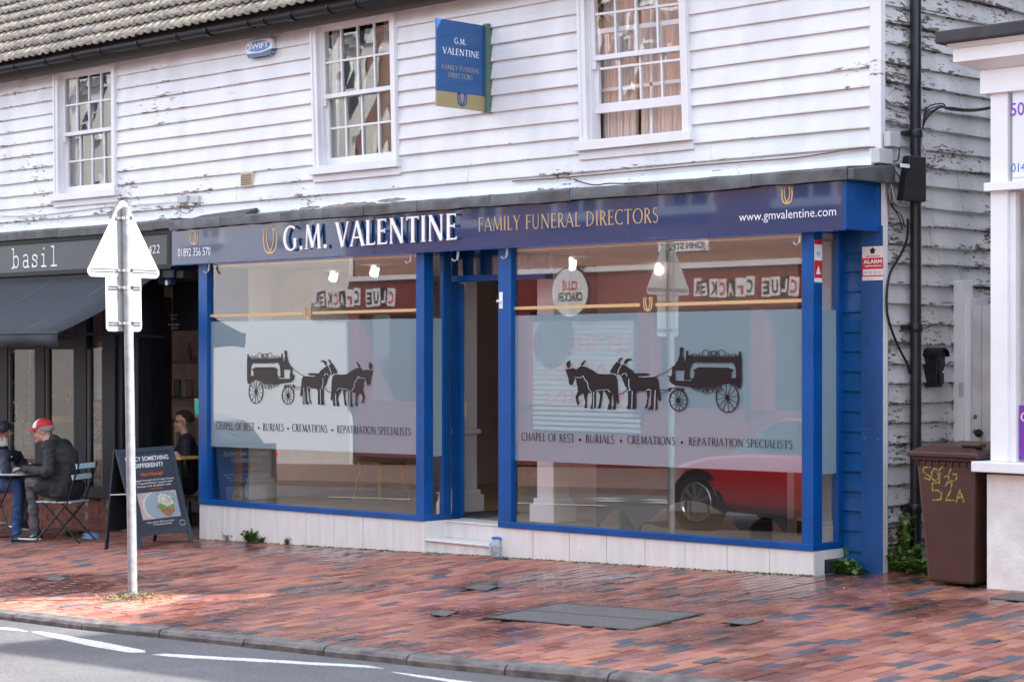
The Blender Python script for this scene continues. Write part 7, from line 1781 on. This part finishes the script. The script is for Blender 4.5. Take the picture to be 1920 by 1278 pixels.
for i in range(70):
    a = rr.uniform(-1.25, 1.25); z = rr.uniform(-.115, -.045); y = .075 * math.cos(a) ** .5 if math.cos(a) > 0 else 0
    if abs(a) < .35 and -.068 < z < -.048: continue
    mb.ball(q(.064 * math.sin(a), .018 + y * .95, z), (.014, .014, .018), 6, 4, rot)
mb.build('beard', M['beard'], m1, smooth=True)
mb = MB()
for s_ in ([(-.022, .0), (-.022, .028)], [(-.034, .028), (-.010, .028)], [(.006, .0), (.006, .03), (.016, .015), (.026, .03), (.026, 0)]):
    stroke2(mb, s_, .005, lambda x, y: q(x, .097, .060 + y), look.normalized(), .002)
mb.build('cap_badge', mat('badge red', (.45, .05, .08), .6), m1)
for a_ in (an - V((0, 0, .10)), af - V((0, 0, .10))): shoe(m1, a_, f2_, vans, M['black_plastic'])
mb = MB(); c = che.lerp(sf_, .55) + V((.05, -.17, .0)); p_ = P(21, 857, Y1 - .18)
for s_ in ([(0, 0), (.02, .012), (.04, .012)], [(0, -.008), (.02, .0), (.04, .004)]): stroke2(mb, s_, .006, lambda x, y: p_ + V((x - .02, 0, y)), (0, -1, 0), .002)
mb.build('chest_logo', M['white_cloth'], m1)
# woman in the doorway
Y2 = .42
pel = P(352, 905, Y2 + .05); che = P(352, 850, Y2 + .03); nk = P(350, 817, Y2); hc = P(343, 791, Y2); g2 = -.23
f3 = V((-.62, -.78, 0)).normalized(); s3 = V((-.78, .62, 0)).normalized()
HB, q, rot = head(hc, V((-.45, -.89, -.05)), s=1.05)
sn = nk - V((0, 0, .09)) - s3 * .16; sf_ = nk - V((0, 0, .09)) + s3 * .16
en = P(348, 875, Y2 - .25); wn = P(330, 850, Y2 - .32); ef = P(322, 858, Y2 + .1); wf_ = P(308, 850, Y2 - .12)
kn = P(330, 905, Y2 - .22); kf = P(322, 903, Y2 + .05); an = V((kn.x + .02, kn.y, g2 + .10)); af = V((kf.x, kf.y, g2 + .10))
bones = [(pel, che, .14, .14, 1), (che, nk - V((0, 0, .06)), .145, .095, 1), (sn, sf_, .078, .078, 1), (nk - V((0, 0, .05)), hc + V((0, 0, -.05)), .052, .048, 0), (sn, en, .065, .05, 1), (en, wn, .042, .03, 0), (sf_, ef, .062, .05, 1), (ef, wf_, .04, .03, 0),
         (pel - s3 * .1, kn, .105, .085, 1), (pel + s3 * .1, kf, .105, .085, 1), (kn, an, .08, .06, 1), (kf, af, .08, .06, 1), (pel - s3 * .1, pel + s3 * .1, .14, .14, 1)]
bones += hand(wn, f3, V((0, 0, 1)), 0, .4, .9) + hand(wf_, f3 - s3 * .3, V((0, 0, 1)), 0, .4, .9)
wo = person('woman with short dark hair and glasses in a navy top sitting inside the cafe doorway', bones, [M['skin'], mat('navy top', (.012, .014, .028), .8), M['jeans_grey']], HB, loc=(pel.x, pel.y, g2))
face_bits(wo, q, rot, glasses=True); hair(wo, q, rot, M['hair_dark'])
mb = MB(); mb.prism([nk + f3 * .105 - s3 * .035 + V((0, 0, -.055)), nk + f3 * .105 + s3 * .035 + V((0, 0, -.055)), nk + f3 * .15 + V((0, 0, -.17))], f3 * .008); mb.build('neckline', M['skin'], wo)
mb = MB(); mb.ball(q(-.088, -.01, -.035), .006, 6, 5); mb.ball(q(.088, -.01, -.035), .006, 6, 5); mb.build('earring', M['white'], wo)
for a_ in (an, af): shoe(wo, a_ - V((0, 0, .10)), f3, M['blackcloth'], M['blackcloth'])
t = thing('side_table', 'pale wooden table top in front of the seated woman in the doorway', 'table', P(335, 850, Y2 - .2)); a = P(316, 852, Y2 - .3); b = P(364, 852, Y2 - .3)
mb = MB(); mb.box(a.x, b.x, Y2 - .48, Y2 - .10, a.z - .035, a.z - .01); mb.build('table_top', M['wood'], t, bevel=.006); mb = MB(); mb.tube([((a.x + b.x) / 2, Y2 - .3, -.22), ((a.x + b.x) / 2, Y2 - .3, a.z - .035)], .03, 8); mb.build('leg', M['dark_frame'], t)
t = thing('bar_stool', 'dark stool under the woman in the doorway', 'stool', (pel.x, pel.y, -.23)); mb = MB(); mb.lathe((pel.x, pel.y, pel.z - .20), [(.17, 0), (.17, .04)], 18); mb.build('seat', M['brown_wood'], t)
for a_ in (-1, 1):
    for b_ in (-1, 1): mb = MB(); mb.tube([(pel.x + a_ * .15, pel.y + b_ * .15, -.24), (pel.x + a_ * .1, pel.y + b_ * .1, pel.z - .20)], .015, 6); mb.build('leg', M['black_metal'], t)
# two more guests behind the glass
def guest(px, py, Y, fw, lab, top, hr, bottom=M['jeans_grey'], s=1.0):
    hc = P(px, py, Y); nk = hc - V((0, 0, .16)); che = nk - V((0, 0, .22)); pel = nk - V((0, 0, .52)); fw = V(fw).normalized(); s_ = fw.cross(V((0, 0, 1))).normalized()
    HB, q, rot = head(hc, fw); g = -.25
    a, b = nk - V((0, 0, .08)) - s_ * .17, nk - V((0, 0, .08)) + s_ * .17; kn = pel + fw * .42 - s_ * .1; kf = pel + fw * .42 + s_ * .1
    ea, eb = a - V((0, 0, .25)) + fw * .1, b - V((0, 0, .25)) + fw * .1; wa, wb = ea + fw * .24 + s_ * .06, eb + fw * .24 - s_ * .06
    bones = [(pel, che, .14, .15, 1), (che, nk - V((0, 0, .05)), .15, .09, 1), (a, b, .08, .08, 1), (nk - V((0, 0, .04)), hc - V((0, 0, .05)), .055, .05, 0), (a, ea, .065, .055, 1), (ea, wa, .05, .038, 1), (b, eb, .065, .055, 1), (eb, wb, .05, .038, 1),
             (pel - s_ * .1, kn, .09, .07, 2), (pel + s_ * .1, kf, .09, .07, 2), (kn, V((kn.x, kn.y, g + .08)), .065, .045, 2), (kf, V((kf.x, kf.y, g + .08)), .065, .045, 2)]
    bones += hand(wa, fw, V((0, 0, 1)), 0, .5, .95) + hand(wb, fw, V((0, 0, 1)), 0, .5, .95)
    t = person(lab, bones, [M['skin'], top, bottom], HB, loc=(pel.x, pel.y, g), vox=.011); face_bits(t, q, rot); hair(t, q, rot, hr)
    for k_ in (kn, kf): shoe(t, V((k_.x, k_.y, g)), fw, vans)
    return t
guest(228, 783, .55, (-.9, .3, 0), 'person in a light blue collared shirt half hidden behind the sign pole', M['lightblue_cloth'], M['hair_dark'])
guest(40, 768, .75, (.5, -1, 0), 'person with grey hair seated indoors behind the first cafe pane', M['grey_plastic'], M['hair_grey'])

# ------------------------------------------------------------------ far side of the street, seen in the reflections
YO = -16.2
def far_house(x0, x1, h, wallm, lab, floors, shop=None, name='terraced_house', trim=M['white'], nwin=4):
    g = fard((x0 + x1) / 2, -16); t = thing(name, lab, 'building', ((x0 + x1) / 2, YO - 4, g))
    hs = []; z1 = 3.7 if shop else g + .2
    for fl in range(floors):
        zb = 4.5 + fl * 2.9
        for k in range(nwin):
            cx = x0 + (x1 - x0) * (k + .5) / nwin; hs.append((cx - .55, cx + .55, zb, zb + 1.7))
    mb = MB(); wall_holes(x0, x1, g - .1 if not shop else 3.45, h, hs, YO - .3, YO, mb); mb.build('wall', wallm, t)
    mb = MB(); mb.box(x0, x1, YO - 8, YO - 7.8, g, h); mb.box(x0, x0 + .2, YO - 7.8, YO - .3, g, h); mb.box(x1 - .2, x1, YO - 7.8, YO - .3, g, h); mb.box(x0 + .2, x1 - .2, YO - 7.8, YO - .301, h - .3, h - .1); mb.build('shell', M['house_brick'], t)
    mb = MB(); mb.box(x0 + .2, x1 - .2, YO - 1.6, YO - 1.5, g, h - .3); mb.build('inner_wall', M['dark'], t)
    mb = MB(); mb.box(x0 - .05, x1 + .05, YO, YO + .28, h - .25, h); mb.box(x0, x1, YO, YO + .14, h - .45, h - .25); mb.box(x0, x1, YO, YO + .07, h - .95, h - .85); mb.build('cornice', trim, t)
    for (a, b, c, d) in hs:
        mb = MB(); w_ = .09
        mb.box(a - w_, a, YO, YO + .05, c - w_, d + w_); mb.box(b, b + w_, YO, YO + .05, c - w_, d + w_); mb.box(a, b, YO, YO + .05, d, d + w_ + .06); mb.box(a - .15, b + .15, YO, YO + .12, c - w_ - .06, c)
        mb.box((a + b) / 2 - .02, (a + b) / 2 + .02, YO - .12, YO - .08, c, d); mb.box(a, b, YO - .12, YO - .08, (c + d) / 2 - .03, (c + d) / 2 + .03); w__ = mb.build('window', trim, t)
        mb = MB(); mb.box(a, b, YO - .11, YO - .10, c, d); mb.build('pane', M['glass'], w__)
    return t, g
t, g = far_house(-60, -33.6, 9.5, mat('cream stucco', (.72, .70, .66), .8, var=.06), 'cream stucco building with cornice on the far side of the street', 2, nwin=8)
t, g = far_house(-33.4, -19.6, 9.8, mat('orange brick', (.28, .15, .11), .85, var=.25, vscale=10, bump=.3), 'brick building over a dark red games shop across the street', 2, shop=True, nwin=5)
redp = mat('dark red shop paint', (.20, .022, .028), .35, coat=.3)
mb = MB(); mb.box(-33.4, -19.6, YO - .2, YO + .18, 2.62, 3.35); mb.box(-33.4, -19.6, YO - .2, YO + .02, g, .75)
for x in (-33.4, -31.0, -28.2, -25.0, -22.3, -19.9): mb.box(x, x + .3, YO - .2, YO + .16, .75, 2.62)
mb.build('shop_surround', redp, t)
mb = MB(); mb.box(-33.4, -19.6, YO - .1, YO + .24, 3.35, 3.45); mb.build('shop_cornice', M['white'], t)
mb = MB(); mb.box(-33.2, -19.8, YO - .06, YO - .05, .75, 2.62); mb.build('shop_window', M['glass'], t)
mb = MB(); mb.box(-27.95, -25.02, YO - .03, YO + .02, .2, 2.4)
for k in range(22): mb.box(-27.9, -25.05, YO + .02, YO + .03, .25 + k * .1, .32 + k * .1)
mb.build('white_shutter', mat('grey shutter', (.38, .41, .42), .6), t)
neon = mat('red painted lettering', (.60, .05, .07), .5)
for s_, z_, w_ in (('LET THE', 1.78, 1.6), ('GAMES', 1.25, 2.3), ('BEGIN', .72, 2.2)):
    mb = MB(); put_text(s_, (-25.3, YO + .032, z_), (-w_, 0, 0), (0, 0, .36), (0, 1, 0), mb, -.02, .002); mb.build('lettering', neon, t)
def ransom(x, z, hgt, parent, word):
    rr = random.Random(2); xx = x
    for i, ch in enumerate(word):
        wq = hgt * rr.uniform(.5, .66); dark = i % 3 == 1
        if ch == ' ': xx -= hgt * .5; continue
        tt = rr.uniform(-.1, .1); mb = MB(); o = Vector((xx, YO + .19, z + rr.uniform(-.06, .06) * hgt)); ex = Vector((-wq * math.cos(tt), 0, wq * math.sin(tt))); ez = Vector((hgt * math.sin(tt), 0, hgt * math.cos(tt)))
        mb.prism([o, o + ex, o + ex + ez, o + ez], (0, .01, 0)); mb.build('letter_tile', M['art'] if dark else M['white'], parent)
        mb = MB(); put_text(ch, o + ex * .16 + ez * .16 + Vector((0, .012, 0)), ex * .68, ez * .68, (0, 1, 0), mb, .03); mb.build('lettering', neon if i in (0, 6, 8) else (M['white'] if dark else M['art']), parent)
        xx -= wq * 1.02
ransom(-31.9, 2.80, .38, t, 'CLUE CrACKER'); ransom(-21.2, 2.80, .34, t, 'CLUE CrACKER')
hs_ = thing('hanging_sign', 'round white shop sign on a bracket across the street', 'sign', (-26.3, YO + .5, 3.0))
mb = MB(); mb.tube([(-26.3, YO + .60, 2.95), (-26.3, YO + .66, 2.95)], .47, 32); mb.build('disc', M['white'], hs_); mb = MB(); mb.tube([(-26.3, YO + .58, 2.95), (-26.3, YO + .655, 2.95)], .50, 32); mb.build('rim', M['art'], hs_); mb = MB(); mb.tube([(-26.3, YO, 3.45), (-26.3, YO + .6, 3.45)], .02, 6); mb.build('bracket', M['art'], hs_)
for s_, z_, w_ in (('CLUE', 3.0, .4), ('CRACKER', 2.78, .66)): mb = MB(); put_text(s_, (-26.3 + w_ / 2, YO + .662, z_), (-w_, 0, 0), (0, 0, .17), (0, 1, 0), mb, .03, .002); mb.build('lettering', neon if s_ == 'CLUE' else M['art'], hs_)
sn_ = thing('street_name_plate', 'white street name plate on the far brick wall', 'sign', (-24, YO, 3.8)); mb = MB(); mb.box(-24.6, -23.4, YO + .001, YO + .02, 3.68, 3.9); mb.build('plate', M['white'], sn_)
mb = MB(); put_text('JOHN STREET', (-23.45, YO + .021, 3.73), (-1.1, 0, 0), (0, 0, .12), (0, 1, 0), mb, .02, .002); mb.build('lettering', M['art'], sn_)
far_house(-14.6, -5.2, 9.0, mat('buff brick', (.30, .20, .12), .85, var=.2, vscale=10), 'buff brick house with white sashes across the street', 2, nwin=4)
far_house(-5.0, 12, 8.6, mat('cream render', (.66, .62, .55), .8, var=.06), 'cream rendered building behind the camera position', 2, nwin=6)
# tall neighbours on this side that keep the street in shade
def near_block(x0, x1, h, wallm, lab):
    t = thing('terraced_house', lab, 'building', ((x0 + x1) / 2, 3, 0)); hs = []
    k = x0 + 1.2
    while k < x1 - 1.2:
        for z in (.9, 3.8): hs.append((k, k + 1.1, z, z + 1.6))
        k += 2.6
    mb = MB(); wall_holes(x0, x1, -.5, h, hs, -.5, -.2, mb); mb.build('wall', wallm, t)
    mb = MB(); mb.box(x0, x1, 7, 7.2, -.5, h); mb.box(x0, x0 + .2, -.2, 7, -.5, h); mb.box(x1 - .2, x1, -.2, 7, -.5, h); mb.box(x0, x1, -.2, 7.0, h, h + .1); mb.build('shell', M['house_brick'], t)
    for a, b, c, d in hs: mb = MB(); mb.box(a, b, -.4, -.38, c, d); mb.build('pane', M['glass'], t); mb = MB(); mb.box(a, b, -.3, -.29, c, d); mb.build('blind', M['dark'], t)
    return t
near_block(-2.55, 22, 8.6, M['render'], 'tall cream rendered house beyond the white shop')
def shade_block():  # added out-of-view block that keeps the sun off the side wall
    t = thing('added_shade_block', 'added unseen brick block behind the low white shop, shading the side wall', 'building', (-6, 4, 0))
    mb = MB(); mb.box(-7.5, -4.3, 1.85, 7.0, 3.9, 9.2); mb.build('wall', M['house_brick'], t)
    mb = MB(); mb.box(-7.6, -4.2, 1.75, 7.1, 9.2, 9.35); mb.build('coping', M['felt'], t)
shade_block()
near_block(-50, XL - .05, 8.2, M['house_brick'], 'brick house beyond the cafe end of the weatherboarded row')

# cars
M['rim'] = mat('dark alloy', (.16, .18, .22), .35, metal=.6)
def car(x, y, yaw, paint, lab, s=1.0):
    g = road(x, y); t = thing('parked_car', lab, 'car', (x, y, g)); rt = Matrix.Rotation(yaw, 3, 'Z')
    Q = lambda a, b, c: Vector((x, y, g)) + rt @ Vector((a * s, b * s, c * s))
    st = [(-2.05, .52, .42, .80), (-1.95, .78, .26, .92), (-1.5, .86, .22, .98), (-.6, .88, .20, 1.0), (.5, .88, .20, .98), (1.2, .87, .22, .92), (1.75, .80, .24, .80), (2.02, .60, .30, .66)]
    vs = []; n = 10
    for (a, hwd, z0, z1) in st:
        zm = (z0 + z1) / 2
        for (b, c) in ((-hwd * .9, z0), (-hwd, z0 + .12), (-hwd * 1.02, zm), (-hwd * .97, z1 - .05), (-hwd * .88, z1), (hwd * .88, z1), (hwd * .97, z1 - .05), (hwd * 1.02, zm), (hwd, z0 + .12), (hwd * .9, z0)): vs.append(Q(a, b, c))
    fs = [(i * n + j, i * n + (j + 1) % n, (i + 1) * n + (j + 1) % n, (i + 1) * n + j) for i in range(len(st) - 1) for j in range(n)] + [tuple(range(n))[::-1], tuple(range((len(st) - 1) * n, len(st) * n))]
    mb = MB(); mb.add(vs, fs); o = mb.build('body', paint, t, smooth=True); o.modifiers.new('b', 'BEVEL').width = .03
    cab = [(-1.75, .70, .95, 1.0), (-1.35, .66, .95, 1.36), (-.6, .64, .96, 1.46), (.15, .64, .95, 1.44), (.95, .72, .9, .96)]
    vs = []
    for (a, hwd, z0, z1) in cab: vs += [Q(a, -hwd * 1.18, z0 - .02), Q(a, -hwd, z1 - .04), Q(a, -hwd * .85, z1), Q(a, hwd * .85, z1), Q(a, hwd, z1 - .04), Q(a, hwd * 1.18, z0 - .02)]
    n = 6; mb = MB(); mb.add(vs, [(i * n + j, i * n + j + 1, (i + 1) * n + j + 1, (i + 1) * n + j) for i in range(4) for j in range(5)]); mb.m = [0 if (i in (1, 2) and j in (1, 2, 3)) else 1 for i in range(4) for j in range(5)]
    mb.build('cabin', [paint, mat('car glass', (.02, .025, .03), .05, coat=1) if 'car glass' not in bpy.data.materials else bpy.data.materials['car glass']], t, smooth='auto')
    for a in (-1.28, 1.28):
        for b in (-1, 1):
            c = Q(a, b * .80, .32); ax = rt @ Vector((0, b, 0)); mb = MB(); mb.tube([c - ax * .1, c + ax * .06, c + ax * .09], [.33, .33, .31], 26); wq = mb.build('wheel', M['black_plastic'], t, smooth='auto')
            mb = MB(); mb.tube([c + ax * .088, c + ax * .097], .235, 24); mb.build('rim_back', M['dark'], wq)
            mb = MB(); e1 = rt @ Vector((1, 0, 0)); e2 = Vector((0, 0, 1))
            for k in range(9):
                u = e1 * math.cos(k * .698) + e2 * math.sin(k * .698); w_ = e1 * -math.sin(k * .698) + e2 * math.cos(k * .698); mb.prism([c + ax * .098 + u * .03 + w_ * .014, c + ax * .098 + u * .225 + w_ * .024, c + ax * .098 + u * .225 - w_ * .024, c + ax * .098 + u * .03 - w_ * .014], ax * .012)
            mb.tube([c + ax * .095, c + ax * .112], .045, 12); mb.tube([c + ax * .1 + (e1 * math.cos(k * .3307) + e2 * math.sin(k * .3307)) * .228 for k in range(20)], .014, 6); mb.build('rim', M['rim'], wq)
            mb = MB(); mb.tube([c + ax * .0 , c + ax * .078], .40, 22); mb.build('wheel_arch', M['black_plastic'], t)
    for b in (-1, 1):
        mb = MB(); mb.ball(Q(-2.0, b * .66, .80), (.05, .13, .08), 10, 6, rt); mb.build('tail_light', mat('tail light', (.8, .01, .03), .2, emit=1.5) if 'tail light' not in bpy.data.materials else bpy.data.materials['tail light'], t)
        mb = MB(); mb.ball(Q(1.92, b * .58, .62), (.08, .14, .07), 10, 6, rt); mb.build('headlight', M['chrome'], t)
    return t
car(-14.2, -6.95, math.pi, mat('red car paint', (.36, .010, .014), .25, coat=1), 'glossy red hatchback in the road, mirrored in the bay window beside the corner', .92)
car(-28.8, -8.0, math.pi, mat('silver car paint', (.45, .47, .50), .3, metal=.6, coat=1), 'silver car with red tail lights driving off, mirrored in the bay window beside the cafe')
